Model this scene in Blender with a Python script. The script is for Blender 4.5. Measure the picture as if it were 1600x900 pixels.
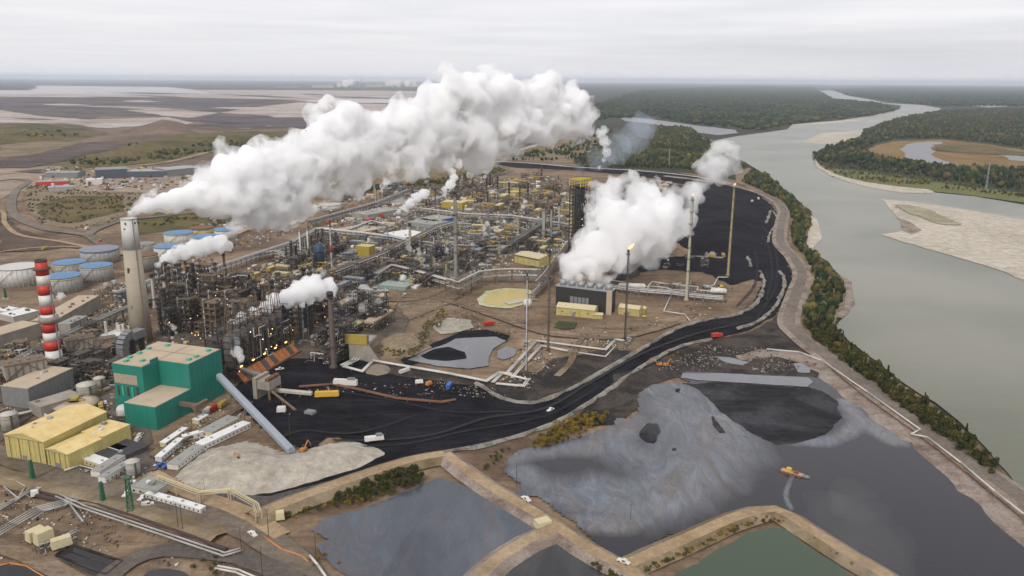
import bpy, bmesh, math, random
import numpy as np
from mathutils import Vector, Matrix, noise
from mathutils.geometry import tessellate_polygon
R = math.radians
random.seed(7)
sc = bpy.context.scene
for o in list(bpy.data.objects): bpy.data.objects.remove(o)
C = sc.collection
# ---------------- camera ----------------
FPX = 1272.0; CH = 220.0; PITCH = R(14.35); ROLL = R(-0.38)
_f = Vector((0, math.cos(PITCH), -math.sin(PITCH))); _r0 = Vector((1, 0, 0)); _u0 = Vector((0, math.sin(PITCH), math.cos(PITCH)))
_r = _r0*math.cos(ROLL)-_u0*math.sin(ROLL); _u = _u0*math.cos(ROLL)+_r0*math.sin(ROLL)
cam = bpy.data.cameras.new('camera'); camo = bpy.data.objects.new('camera', cam); C.objects.link(camo)
cam.sensor_width = 36; cam.lens = 36*FPX/1600; cam.clip_start = 1; cam.clip_end = 250000
M = Matrix((( _r.x, _u.x, -_f.x, 0), (_r.y, _u.y, -_f.y, 0), (_r.z, _u.z, -_f.z, CH), (0, 0, 0, 1)))
camo.matrix_world = M
sc.camera = camo
# ---------------- sky, sun, exposure ----------------
SUN_EL, SUN_AZ = R(42), R(200)      # sun direction: azimuth clockwise from +Y
world = bpy.data.worlds.new('World'); sc.world = world; world.use_nodes = True
nt = world.node_tree; nt.nodes.clear()
def N(t, **k):
    n = nt.nodes.new(t)
    for a, b in k.items(): setattr(n, a, b)
    return n
def wl(a, b): nt.links.new(a, b)
out = N('ShaderNodeOutputWorld'); bgn = N('ShaderNodeBackground'); bgn.inputs[1].default_value = 0.1
sky = N('ShaderNodeTexSky', sky_type='NISHITA'); sky.sun_disc = False; sky.sun_elevation = SUN_EL; sky.sun_rotation = SUN_AZ
tc = N('ShaderNodeTexCoord'); sp = N('ShaderNodeSeparateXYZ'); wl(tc.outputs['Generated'], sp.inputs[0])
zz = N('ShaderNodeMath', operation='MAXIMUM'); zz.inputs[1].default_value = 0.015; wl(sp.outputs[2], zz.inputs[0])
dx = N('ShaderNodeMath', operation='DIVIDE'); wl(sp.outputs[0], dx.inputs[0]); wl(zz.outputs[0], dx.inputs[1])
dy = N('ShaderNodeMath', operation='DIVIDE'); wl(sp.outputs[1], dy.inputs[0]); wl(zz.outputs[0], dy.inputs[1])
cb = N('ShaderNodeCombineXYZ'); wl(dx.outputs[0], cb.inputs[0]); wl(dy.outputs[0], cb.inputs[1])
n1 = N('ShaderNodeTexNoise'); n1.inputs['Scale'].default_value = 0.24; n1.inputs['Detail'].default_value = 5; n1.inputs['Roughness'].default_value = 0.5; n1.inputs['Distortion'].default_value = 0.3
wl(cb.outputs[0], n1.inputs['Vector'])
cr = N('ShaderNodeValToRGB'); cr.color_ramp.elements[0].position = 0.30; cr.color_ramp.elements[0].color = (5.9, 5.9, 6.25, 1)
cr.color_ramp.elements[1].position = 0.66; cr.color_ramp.elements[1].color = (7.9, 7.75, 7.95, 1)
wl(n1.outputs[0], cr.inputs[0])
# the cloud deck pales towards the horizon
hz = N('ShaderNodeMapRange'); hz.inputs[1].default_value = 0.0; hz.inputs[2].default_value = 0.11; hz.inputs[3].default_value = 1.0; hz.inputs[4].default_value = 0.0
wl(sp.outputs[2], hz.inputs[0])
mh = N('ShaderNodeMixRGB'); mh.inputs[2].default_value = (6.5, 6.5, 6.75, 1); wl(hz.outputs[0], mh.inputs[0]); wl(cr.outputs[0], mh.inputs[1])
mx = N('ShaderNodeMixRGB'); mx.inputs[0].default_value = 0.95; wl(sky.outputs[0], mx.inputs[1]); 
# a long darker cloud bank low in the sky, right of centre
dn = N('ShaderNodeVectorMath', operation='NORMALIZE'); wl(tc.outputs['Generated'], dn.inputs[0])
vs = N('ShaderNodeVectorMath', operation='SUBTRACT'); vs.inputs[1].default_value = (.40, .91, .030); wl(dn.outputs[0], vs.inputs[0])
vm_ = N('ShaderNodeVectorMath', operation='MULTIPLY'); vm_.inputs[1].default_value = (3.2, 3.2, 46); wl(vs.outputs[0], vm_.inputs[0])
nb = N('ShaderNodeTexNoise'); nb.inputs['Scale'].default_value = 1.6; nb.inputs['Detail'].default_value = 6; wl(vm_.outputs[0], nb.inputs['Vector'])
vl = N('ShaderNodeVectorMath', operation='LENGTH'); wl(vm_.outputs[0], vl.inputs[0])
va = N('ShaderNodeMath', operation='MULTIPLY_ADD'); va.inputs[1].default_value = 1.6; wl(nb.outputs[0], va.inputs[0]); wl(vl.outputs['Value'], va.inputs[2])
vr = N('ShaderNodeMapRange'); vr.inputs[1].default_value = .9; vr.inputs[2].default_value = 2.2; vr.inputs[3].default_value = .6; vr.inputs[4].default_value = 0.0; wl(va.outputs[0], vr.inputs[0])
mb = N('ShaderNodeMixRGB'); mb.inputs[2].default_value = (4.6, 4.6, 4.95, 1); wl(vr.outputs[0], mb.inputs[0]); wl(mh.outputs[0], mb.inputs[1])
wl(mb.outputs[0], mx.inputs[2])
wl(mx.outputs[0], bgn.inputs[0]); wl(bgn.outputs[0], out.inputs[0])
sl = bpy.data.lights.new('sun', 'SUN'); sl.energy = 1.5; sl.angle = R(12); sl.color = (1, 0.96, 0.9)
so = bpy.data.objects.new('sun', sl); C.objects.link(so)
sd = Vector((math.sin(SUN_AZ)*math.cos(SUN_EL), math.cos(SUN_AZ)*math.cos(SUN_EL), math.sin(SUN_EL)))
so.rotation_euler = (-sd).to_track_quat('-Z', 'Y').to_euler(); so.location = (0, 0, 900)
sc.view_settings.view_transform = 'Standard'; sc.view_settings.look = 'None'; sc.view_settings.exposure = 0.36; sc.view_settings.gamma = 1
sc.view_settings.use_curve_mapping = False
cy = sc.cycles
cy.max_bounces = 34; cy.volume_bounces = 32; cy.diffuse_bounces = 2; cy.glossy_bounces = 2; cy.transmission_bounces = 2; cy.transparent_max_bounces = 20
cy.use_adaptive_sampling = True; cy.adaptive_threshold = 0.02; cy.use_denoising = True; cy.caustics_reflective = False; cy.caustics_refractive = False
# ---------------- helpers ----------------
def G(x, y, z=0.0):
    """ground point (at height z) seen at pixel x, y of the 1600x900 photograph"""
    d = _f*FPX + _r*(x-800) - _u*(y-450)
    t = (z-CH)/d.z
    return Vector((d.x*t, d.y*t, z))
def GD(x, y, Y):
    """the point on the pixel's ray at world depth Y"""
    d = _f*FPX + _r*(x-800) - _u*(y-450)
    t = Y/d.y
    return Vector((d.x*t, Y, CH+d.z*t))
def tag(o, label=None, cat=None, group=None, kind=None):
    if label: o['label'] = label
    if cat: o['category'] = cat
    if group: o['group'] = group
    if kind: o['kind'] = kind
    return o
def empty(name, loc, rz=0, label=None, cat=None, group=None):
    o = bpy.data.objects.new(name, None); C.objects.link(o); o.location = loc; o.rotation_euler = (0, 0, rz); o.empty_display_size = 2
    return tag(o, label, cat, group)
def link(name, bm, m, parent=None, smooth=False):
    me = bpy.data.meshes.new(name)
    if isinstance(bm, bmesh.types.BMesh):
        bm.to_mesh(me); bm.free()
    if smooth:
        for p in me.polygons: p.use_smooth = True
    for q in (m if isinstance(m, (list, tuple)) else [m]): me.materials.append(q)
    o = bpy.data.objects.new(name, me); C.objects.link(o)
    if parent: o.parent = parent
    return o
class MB:
    """collects boxes, cylinders, bars and builds ONE mesh object"""
    def __init__(s): s.v = []; s.f = []; s.mi = []; s.m = 0; s.T = None
    def add(s, vs, fs):
        b = len(s.v)
        for p in vs:
            s.v.append(tuple(s.T @ Vector(p)) if s.T else tuple(p))
        for q in fs: s.f.append(tuple(i+b for i in q)); s.mi.append(s.m)
    def box(s, c, d, rz=0, rx=0):
        hx, hy, hz_ = d[0]/2, d[1]/2, d[2]/2
        vs = [Vector((x, y, z)) for x in (-hx, hx) for y in (-hy, hy) for z in (-hz_, hz_)]
        if rx: vs = [Matrix.Rotation(rx, 3, 'X') @ v for v in vs]
        if rz: vs = [Matrix.Rotation(rz, 3, 'Z') @ v for v in vs]
        s.add([v+Vector(c) for v in vs], [(0, 1, 3, 2), (4, 6, 7, 5), (0, 4, 5, 1), (2, 3, 7, 6), (0, 2, 6, 4), (1, 5, 7, 3)])
        return s
    def bx(s, x0, x1, y0, y1, z0, z1): return s.box(((x0+x1)/2, (y0+y1)/2, (z0+z1)/2), (x1-x0, y1-y0, z1-z0))
    def tube(s, a, b, r, r2=None, n=8, caps=True):
        a = Vector(a); b = Vector(b); r2 = r if r2 is None else r2
        d = (b-a)
        if d.length < 1e-6: return s
        q = d.to_track_quat('Z', 'Y').to_matrix()
        vs = []
        for k in range(n):
            t = 2*math.pi*k/n; e = q @ Vector((math.cos(t), math.sin(t), 0))
            vs.append(a+e*r); vs.append(b+e*r2)
        fs = [(2*k, 2*((k+1) % n), 2*((k+1) % n)+1, 2*k+1) for k in range(n)]
        if caps: fs += [tuple(2*k for k in range(n))[::-1], tuple(2*k+1 for k in range(n))]
        s.add(vs, fs); return s
    def path(s, pts, r, n=6):
        for a, b in zip(pts, pts[1:]):
            s.tube(a, b, r, n=n)
        return s
    def bar(s, a, b, w):
        a = Vector(a); b = Vector(b); d = b-a
        if d.length < 1e-6: return s
        q = d.to_track_quat('Z', 'Y').to_matrix(); h = w/2
        vs = [p+q @ Vector((x*h, y*h, 0)) for p in (a, b) for x, y in ((-1, -1), (1, -1), (1, 1), (-1, 1))]
        s.add(vs, [(3, 2, 1, 0), (4, 5, 6, 7), (0, 1, 5, 4), (1, 2, 6, 5), (2, 3, 7, 6), (3, 0, 4, 7)]); return s
    def lathe(s, c, prof, n=16):
        c = Vector(c); vs = []; fs = []
        for r, z in prof:
            for k in range(n):
                t = 2*math.pi*k/n; vs.append(c+Vector((r*math.cos(t), r*math.sin(t), z)))
        for i in range(len(prof)-1):
            for k in range(n):
                k2 = (k+1) % n; fs.append((i*n+k, i*n+k2, (i+1)*n+k2, (i+1)*n+k))
        fs.append(tuple(range(n))[::-1]); fs.append(tuple((len(prof)-1)*n+k for k in range(n)))
        s.add(vs, fs); return s
    def prism(s, pts, z0, z1):
        n = len(pts); vs = [(p[0], p[1], z0) for p in pts]+[(p[0], p[1], z1) for p in pts]
        s.add(vs, [tuple(range(n))[::-1], tuple(range(n, 2*n))]+[(k, (k+1) % n, n+(k+1) % n, n+k) for k in range(n)]); return s
    def build(s, name, m, parent=None, smooth=False):
        me = bpy.data.meshes.new(name); me.from_pydata(s.v, [], s.f)
        ms = m if isinstance(m, (list, tuple)) else [m]
        for q in ms: me.materials.append(q)
        if len(ms) > 1: me.polygons.foreach_set('material_index', s.mi)
        if smooth:
            for p in me.polygons: p.use_smooth = len(p.vertices) == 4
        me.update()
        o = bpy.data.objects.new(name, me); C.objects.link(o)
        if parent: o.parent = parent
        return o
# ---------------- materials ----------------
MAT = {}
def node_mat(name):
    m = bpy.data.materials.new(name); m.use_nodes = True; t = m.node_tree; t.nodes.clear()
    o = t.nodes.new('ShaderNodeOutputMaterial'); p = t.nodes.new('ShaderNodeBsdfPrincipled'); t.links.new(p.outputs[0], o.inputs[0])
    return m, t, p, o
def tex_noise(t, scale, detail=4, rough=0.6, dist=0.0, vec=None, stretch=None, rot=0):
    n = t.nodes.new('ShaderNodeTexNoise'); n.inputs['Scale'].default_value = scale; n.inputs['Detail'].default_value = detail
    n.inputs['Roughness'].default_value = rough; n.inputs['Distortion'].default_value = dist
    if vec is None:
        c = t.nodes.new('ShaderNodeTexCoord'); vec = c.outputs['Object']
    if stretch:
        mp = t.nodes.new('ShaderNodeMapping'); mp.inputs['Scale'].default_value = stretch; mp.inputs['Rotation'].default_value = (0, 0, rot)
        t.links.new(vec, mp.inputs[0]); vec = mp.outputs[0]
    t.links.new(vec, n.inputs['Vector']); return n.outputs[0]
def ramp(t, src, stops, interp='LINEAR'):
    r = t.nodes.new('ShaderNodeValToRGB'); r.color_ramp.interpolation = interp; e = r.color_ramp.elements
    while len(e) < len(stops): e.new(0.5)
    for q, (pos, col) in zip(e, stops):
        q.position = pos; q.color = (*col, 1) if len(col) == 3 else col
    t.links.new(src, r.inputs[0]); return r.outputs[0]
def mixc(t, fac, a, b, mode='MIX'):
    m = t.nodes.new('ShaderNodeMixRGB'); m.blend_type = mode
    for i, v in ((0, fac), (1, a), (2, b)):
        if hasattr(v, 'node'): t.links.new(v, m.inputs[i])
        else: m.inputs[i].default_value = v if i == 0 else (*v, 1)
    return m.outputs[0]
def bump(t, p, src, strength=0.5, dist=1.0):
    b = t.nodes.new('ShaderNodeBump'); b.inputs['Strength'].default_value = strength; b.inputs['Distance'].default_value = dist
    t.links.new(src, b.inputs['Height']); t.links.new(b.outputs[0], p.inputs['Normal'])
def paint(name, col, rough=0.6, metal=0.0, dirt=0.35, dirtcol=None, scale=0.4, streak=True):
    """weathered paint, metal or concrete: base colour with grime and vertical streaks"""
    if name in MAT: return MAT[name]
    m, t, p, o = node_mat(name)
    dc = dirtcol or tuple(c*0.45+0.02 for c in col)
    f = ramp(t, tex_noise(t, scale, 6, 0.7), [(0.38, (0, 0, 0)), (0.7, (1, 1, 1))])
    if streak:
        g = ramp(t, tex_noise(t, scale*2.5, 4, 0.6, stretch=(1, 1, 0.12)), [(0.4, (0, 0, 0)), (0.75, (1, 1, 1))])
        f = mixc(t, 0.5, f, g, 'ADD')
    k = t.nodes.new('ShaderNodeMath'); k.operation = 'MULTIPLY'; k.inputs[1].default_value = dirt; k.use_clamp = True; t.links.new(f, k.inputs[0])
    t.links.new(mixc(t, k.outputs[0], col, dc), p.inputs['Base Color'])
    p.inputs['Roughness'].default_value = rough; p.inputs['Metallic'].default_value = metal
    MAT[name] = m; return m
def earth(name, cols, scale=0.02, rough=0.95, b=0.6, tracks=0.0, tcol=None, rot=0.0, fine=True, spec=0.2):
    """soil, sand, coke: three blended tones at several scales, with wheel tracks if asked"""
    if name in MAT: return MAT[name]
    m, t, p, o = node_mat(name)
    n = len(cols)
    c = ramp(t, tex_noise(t, scale, 8, 0.68, 0.6), [(0.30+0.42*i/(n-1), cols[i]) for i in range(n)])
    if fine:
        f2 = ramp(t, tex_noise(t, scale*14, 6, 0.75), [(0.3, (0.55, 0.55, 0.55)), (0.72, (1.35, 1.35, 1.35))])
        c = mixc(t, 0.85, c, f2, 'MULTIPLY')
    if tracks:
        w = tex_noise(t, scale*3, 5, 0.7, 1.2, stretch=(0.35, 2.2, 1), rot=rot)
        w = ramp(t, w, [(0.5, (0, 0, 0)), (0.62, (1, 1, 1))])
        k = t.nodes.new('ShaderNodeMath'); k.operation = 'MULTIPLY'; k.inputs[1].default_value = tracks; t.links.new(w, k.inputs[0])
        c = mixc(t, k.outputs[0], c, tcol or cols[-1])
    t.links.new(c, p.inputs['Base Color'])
    p.inputs['Roughness'].default_value = rough; p.inputs['Specular IOR Level'].default_value = spec
    if b: bump(t, p, tex_noise(t, scale*10, 6, 0.7), b, 2.0)
    MAT[name] = m; return m
def emis(name, col, s):
    if name in MAT: return MAT[name]
    m, t, p, o = node_mat(name); p.inputs['Base Color'].default_value = (*col, 1)
    p.inputs['Emission Color'].default_value = (*col, 1); p.inputs['Emission Strength'].default_value = s
    MAT[name] = m; return m
def volmat(name, dens, col=(1, 1, 1), aniso=0.0):
    if name in MAT: return MAT[name]
    m = bpy.data.materials.new(name); m.use_nodes = True; t = m.node_tree; t.nodes.clear()
    o = t.nodes.new('ShaderNodeOutputMaterial'); v = t.nodes.new('ShaderNodeVolumePrincipled')
    v.inputs['Color'].default_value = (*col, 1); v.inputs['Density'].default_value = dens; v.inputs['Anisotropy'].default_value = aniso
    t.links.new(v.outputs[0], o.inputs['Volume']); m.cycles.homogeneous_volume = True
    MAT[name] = m; return m
# ---------------- region sheets ----------------
def fractal(pts, amp, step, closed=True):
    """a traced outline resampled every `step` metres with natural wobble"""
    out_ = []; n = len(pts)
    for i in range(n if closed else n-1):
        a = pts[i]; b = pts[(i+1) % n]; L = (b-a).length; k = max(1, min(60, int(L/step)))
        nr = Vector((-(b-a).y, (b-a).x, 0)).normalized() if L > 0 else Vector((0, 0, 0))
        for j in range(k):
            t = j/k; p = a.lerp(b, t)
            w = noise.fractal(Vector((p.x/(step*3), p.y/(step*3), 3.3)), 0.6, 2.0, 4)
            out_.append(p+nr*w*amp)
    if not closed: out_.append(pts[-1])
    return out_
WATERS = set(); ZC = [0]
def feathered(m):
    """the same ground cover, thinning out in ragged patches towards its edge"""
    k = m.name+'_ragged_edge'
    if k in MAT: return MAT[k]
    q = m.copy(); q.name = k; t = q.node_tree; o = next(n for n in t.nodes if n.type == 'OUTPUT_MATERIAL'); p = next(n for n in t.nodes if n.type == 'BSDF_PRINCIPLED')
    at = t.nodes.new('ShaderNodeAttribute'); at.attribute_name = 'edge'
    n1 = tex_noise(t, .035, 8, .72, .4)
    a1 = t.nodes.new('ShaderNodeMath'); a1.operation = 'MULTIPLY_ADD'; a1.inputs[1].default_value = 1.25; t.links.new(at.outputs['Fac'], a1.inputs[0]); t.links.new(n1, a1.inputs[2])
    r = t.nodes.new('ShaderNodeMapRange'); r.inputs[1].default_value = .78; r.inputs[2].default_value = .95; t.links.new(a1.outputs[0], r.inputs[0])
    tr = t.nodes.new('ShaderNodeBsdfTransparent'); mx_ = t.nodes.new('ShaderNodeMixShader'); t.links.new(r.outputs[0], mx_.inputs[0]); t.links.new(tr.outputs[0], mx_.inputs[1]); t.links.new(p.outputs[0], mx_.inputs[2]); t.links.new(mx_.outputs[0], o.inputs['Surface'])
    MAT[k] = q; return q
def poly_np(gx, gy, P):
    ins = np.zeros(gx.size, bool); d2 = np.full(gx.size, 1e18); j = len(P)-1
    for i in range(len(P)):
        (ax, ay), (bx_, by_) = P[j], P[i]
        with np.errstate(divide='ignore', invalid='ignore'):
            ins ^= ((by_ > gy) != (ay > gy)) & (gx < (ax-bx_)*(gy-by_)/(ay-by_+1e-12)+bx_)
        ux, uy = bx_-ax, by_-ay; L = ux*ux+uy*uy+1e-9; t = np.clip(((gx-ax)*ux+(gy-ay)*uy)/L, 0, 1)
        d2 = np.minimum(d2, (gx-ax-ux*t)**2+(gy-ay-uy*t)**2); j = i
    return ins, np.sqrt(d2)
def sheet(name, px, z, m, amp=2.0, step=6.0, label=None, kind='structure', cat=None, feather='auto', film=None):
    ZC[0] += 1; z += .006*ZC[0]
    if feather == 'auto': feather = None if m.name in WATERS else amp*4.0
    if film: feather = 4.0
    pts = fractal([G(x, y, z) for x, y in px], amp, step)
    if feather:
        P = [(p.x, p.y) for p in pts]; A = np.array(P); x0, y0 = A.min(0)-feather; x1, y1 = A.max(0)+feather
        c = max(feather/2.5, math.sqrt((x1-x0)*(y1-y0)/26000)); nx = int((x1-x0)/c)+2; ny = int((y1-y0)/c)+2
        X, Y = np.meshgrid(x0+np.arange(nx)*c, y0+np.arange(ny)*c); gx = X.ravel(); gy = Y.ravel(); ins, d = poly_np(gx, gy, P)
        keep = ins | (d < c*1.5); e = np.where(ins, .35+d/feather, .35-d/feather); e = np.clip(e, 0, 1)
        if film: keep = ins | (d < c*.75); e = film(gx, gy)
        K = keep.reshape(ny, nx); q = K[:-1, :-1] & K[1:, :-1] & K[:-1, 1:] & K[1:, 1:]; jj, ii = np.nonzero(q); a0 = jj*nx+ii
        F = np.stack([a0, a0+1, a0+nx+1, a0+nx], 1); used = np.unique(F); re_ = np.full(nx*ny, -1); re_[used] = np.arange(len(used)); F = re_[F]
        me = bpy.data.meshes.new(name); V = np.stack([gx[used], gy[used], np.full(len(used), z)], 1).astype(np.float32)
        me.vertices.add(len(V)); me.vertices.foreach_set('co', V.ravel()); me.loops.add(F.size); me.loops.foreach_set('vertex_index', F.astype(np.int32).ravel()); me.polygons.add(len(F))
        me.polygons.foreach_set('loop_start', np.arange(0, F.size, 4, dtype=np.int32)); me.polygons.foreach_set('loop_total', np.full(len(F), 4, np.int32))
        at = me.attributes.new('edge' if not film else 'film', 'FLOAT', 'POINT'); at.data.foreach_set('value', e[used].astype(np.float32)); me.update(calc_edges=True)
        me.materials.append(m if film else feathered(m))
    else:
        pts = [Vector((p.x, p.y, z)) for p in pts]; tri = tessellate_polygon([pts])
        me = bpy.data.meshes.new(name); me.from_pydata([tuple(p) for p in pts], [], [tuple(t) for t in tri]); me.update()
        if me.polygons and sum(p.normal.z*p.area for p in me.polygons) < 0: me.flip_normals()
        me.materials.append(m)
    o = bpy.data.objects.new(name, me); C.objects.link(o)
    tag(o, label, cat, None, kind)
    return o
def smooth_line(px, z=0.0, step=8.0):
    """Catmull-Rom through traced points, in world metres"""
    P = [G(x, y, z) for x, y in px]; P = [P[0]*2-P[1]]+P+[P[-1]*2-P[-2]]; out_ = []
    for i in range(1, len(P)-2):
        a, b, c, d = P[i-1:i+3]; k = max(2, int((c-b).length/step))
        for j in range(k):
            t = j/k
            out_.append(0.5*((2*b)+(c-a)*t+(2*a-5*b+4*c-d)*t*t+(3*b-a-3*c+d)*t**3))
    out_.append(P[-2]); return out_
def ribbon(name, px, w, z, m, h=0.0, skirt=0.0, label=None, kind='structure', wob=0.3, cat=None, mside=None, w2=None):
    """a road or bank: flat top of width w at height h above z, sides sloping down over `skirt` metres"""
    ZC[0] += 1; z += .006*ZC[0]
    L = smooth_line(px, 0)
    v = []; f = []; mi = []
    for i, p in enumerate(L):
        d = (L[min(i+1, len(L)-1)]-L[max(i-1, 0)]); d.z = 0; d.normalize(); n = Vector((-d.y, d.x, 0))
        ww = w if w2 is None else w+(w2-w)*i/(len(L)-1)
        j1 = wob*noise.noise(Vector((p.x/9, p.y/9, 1))); j2 = wob*noise.noise(Vector((p.x/9, p.y/9, 7)))
        row = []
        if skirt: row.append(p-n*(ww/2+skirt+j1*2)+Vector((0, 0, z-0.3)))
        row.append(p-n*(ww/2+j1)+Vector((0, 0, z+h)))
        row.append(p+n*(ww/2+j2)+Vector((0, 0, z+h)))
        if skirt: row.append(p+n*(ww/2+skirt+j2*2)+Vector((0, 0, z-0.3)))
        v += [tuple(q) for q in row]
    c = 4 if skirt else 2
    for i in range(len(L)-1):
        for k in range(c-1):
            f.append((i*c+k, (i+1)*c+k, (i+1)*c+k+1, i*c+k+1)); mi.append(1 if (skirt and k != 1 and mside) else 0)
    me = bpy.data.meshes.new(name); me.from_pydata(v, [], f); me.update()
    if sum(p.normal.z for p in me.polygons) < 0: me.flip_normals()
    me.materials.append(m)
    if mside: me.materials.append(mside); me.polygons.foreach_set('material_index', mi)
    o = bpy.data.objects.new(name, me); C.objects.link(o); tag(o, label, cat, None, kind); return o
# ---------------- steam ----------------
def ico(sub):
    bm = bmesh.new(); bmesh.ops.create_icosphere(bm, subdivisions=sub, radius=1)
    v = [x.co.copy() for x in bm.verts]; f = [tuple(q.index for q in p.verts) for p in bm.faces]; bm.free(); return v, f
ICO = {k: ico(k) for k in (1, 2, 3)}
def steam(name, blobs, dens, label, voxel=3.0, levels=3, sat=10, jit=1.0, seed=1, cat='steam', disp=1.0, col=(1, 1, 1), kind='stuff', squash=0.8, group=None):
    """blobs: (px, py, radius px, world depth Y). Billows grow smaller billows on their skin; the union is one closed body."""
    rg = random.Random(seed); sp_ = []
    for (x, y, r, Y) in blobs:
        c = GD(x, y, Y); rr = r*Y/FPX*1.0
        sp_.append((c, rr, 0))
    k = 0
    while k < len(sp_):
        c, r, lv = sp_[k]; k += 1
        if lv >= levels: continue
        for _ in range(sat if lv == 0 else max(4, sat-3)):
            d = Vector((rg.gauss(0, 1), rg.gauss(0, 1), rg.gauss(0.15, 1))).normalized()
            q = r*rg.uniform(0.28, 0.5)
            if q < voxel*0.8: continue
            sp_.append((c+d*r*rg.uniform(0.75, 0.98)*jit, q, lv+1))
    v = []; f = []
    for c, r, lv in sp_:
        iv, fi = ICO[3 if r > voxel*9 else 2]
        b = len(v)
        v += [tuple(c+p*r) for p in iv]; f += [tuple(i+b for i in q) for q in fi]
    me = bpy.data.meshes.new(name); me.from_pydata(v, [], f)
    o = bpy.data.objects.new(name, me); C.objects.link(o)
    md = o.modifiers.new('remesh', 'REMESH'); md.mode = 'VOXEL'; md.voxel_size = voxel
    for i, (sz, st) in enumerate(((voxel*9, voxel*3.0), (voxel*3.6, voxel*1.6))):
        tx = bpy.data.textures.new(name+str(i), 'CLOUDS'); tx.noise_scale = sz; tx.noise_depth = 3
        dm = o.modifiers.new('disp%d' % i, 'DISPLACE'); dm.texture = tx; dm.texture_coords = 'GLOBAL'; dm.strength = st*disp; dm.mid_level = 0.5
    dg = bpy.context.evaluated_depsgraph_get(); ev = o.evaluated_get(dg)
    nm = bpy.data.meshes.new_from_object(ev)
    o.modifiers.clear(); o.data = nm; bpy.data.meshes.remove(me)
    nm.materials.clear(); nm.materials.append(dens if not isinstance(dens, (int, float)) else volmat('steam_%g' % dens, dens, col))
    tag(o, label, cat, group, kind); return o
PL = [(203,333,9,683),(214,326,14,687),(232,319,20,692),(252,316,24,698),(275,312,28,705),(300,305,32,712),(325,300,38,720),(352,262,30,735),(350,300,44,728),
 (385,300,48,745),(385,262,38,745),(420,290,50,760),(425,252,34,765),(462,268,50,780),(455,245,30,780),(500,245,50,800),(510,205,34,812),(540,190,36,820),(520,190,26,815),(545,235,46,825),
 (585,215,44,850),(612,212,36,860),(640,190,36,875),(655,222,42,885),(690,165,42,905),(703,128,24,905),(700,205,46,915),(735,150,36,930),(740,205,44,940),(778,145,36,960),(782,195,44,970),
 (815,150,22,985),(850,145,32,1010),(825,190,34,1000),(870,180,36,1030),(898,165,28,1045),(905,192,24,1050),(750,248,26,950),(400,335,26,750),(640,243,22,880),(450,310,32,775)]

def hetvol(name, dens, lo=.40, hi=.60, sc_=.035, rate=.02, col=(1, 1, 1)):
    m = bpy.data.materials.new(name); m.use_nodes = True; t = m.node_tree; t.nodes.clear()
    o = t.nodes.new('ShaderNodeOutputMaterial'); v = t.nodes.new('ShaderNodeVolumePrincipled'); v.inputs['Color'].default_value = (*col, 1)
    n = tex_noise(t, sc_, 5, .62, .3); r = t.nodes.new('ShaderNodeMapRange'); r.inputs[1].default_value = lo; r.inputs[2].default_value = hi; r.inputs[4].default_value = dens
    t.links.new(n, r.inputs[0]); t.links.new(r.outputs[0], v.inputs['Density']); t.links.new(v.outputs[0], o.inputs['Volume']); m.cycles.volume_step_rate = rate; return m
def steam2(name, blobs, core, cf, halo, hf, label, voxel, seed, hv=1.7, **k):
    """a bright dense core inside a torn, uneven outer body, both in one object"""
    a = steam(name, [(x, y, r*cf, Y) for x, y, r, Y in blobs], core, label, voxel=voxel, seed=seed, **k)
    b = steam(name, [(x, y, r*hf, Y) for x, y, r, Y in blobs], halo, label, voxel=voxel*hv, seed=seed, **k)
    A_, B_ = a.data, b.data; na = len(A_.vertices); va = np.empty(na*3, np.float32); A_.vertices.foreach_get('co', va); nb_ = len(B_.vertices); vb = np.empty(nb_*3, np.float32); B_.vertices.foreach_get('co', vb)
    fs = []; 
    for me, off in ((A_, 0), (B_, na)):
        li = np.empty(len(me.loops), np.int32); me.loops.foreach_get('vertex_index', li); lt = np.empty(len(me.polygons), np.int32); me.polygons.foreach_get('loop_total', lt); fs.append((li+off, lt))
    me = bpy.data.meshes.new(name); me.vertices.add(na+nb_); me.vertices.foreach_set('co', np.concatenate([va, vb])); li = np.concatenate([f[0] for f in fs]); lt = np.concatenate([f[1] for f in fs])
    me.loops.add(len(li)); me.loops.foreach_set('vertex_index', li); me.polygons.add(len(lt)); me.polygons.foreach_set('loop_start', np.concatenate([[0], np.cumsum(lt)[:-1]]).astype(np.int32)); me.polygons.foreach_set('loop_total', lt)
    me.materials.append(core); me.materials.append(halo); mi = np.zeros(len(lt), np.int32); mi[len(fs[0][1]):] = 1; me.polygons.foreach_set('material_index', mi); me.update(calc_edges=True)
    a.data = me; bpy.data.objects.remove(b); return a
HP = hetvol('torn_steam_plume', .26, .44, .63, .042, .02); HCT = hetvol('torn_steam_cloud', .18, .43, .65, .036, .09); HT_ = hetvol('torn_steam_thin', .10, .38, .62, .035, .12); HTR = hetvol('torn_steam_trail', .34, .22, .52, .09, .12); HSM = hetvol('torn_steam_small', .42, .38, .60, .085, .12); HW = hetvol('torn_wisps', .16, .45, .66, .05, .10); HS2 = hetvol('torn_steam_jet', .32, .38, .58, .17, .3)
HJ = hetvol('torn_steam_faint', .14, .36, .6, .12, .25); VD = volmat('steam_dense', .38); VM = volmat('steam_medium', .14); VT = volmat('steam_thin', .05); VX = volmat('steam_veil', .012); VB = volmat('smoke_blue', .006, (.75, .85, 1.0)); VMIST = volmat('mist_veil', .0016)
def run(pts, Y0, Y1): n = len(pts); return [(x, y, r, Y0+(Y1-Y0)*i/max(1, n-1)) for i, (x, y, r) in enumerate(pts)]
PL = [(x, y, r*(.82 if x < 340 else 1), Y) for x, y, r, Y in PL]
steam2('steam_plume', PL, VD, .66, HP, .97, 'huge billowing white plume from the tall concrete chimney', 1.8, 4, disp=1.3)
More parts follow.
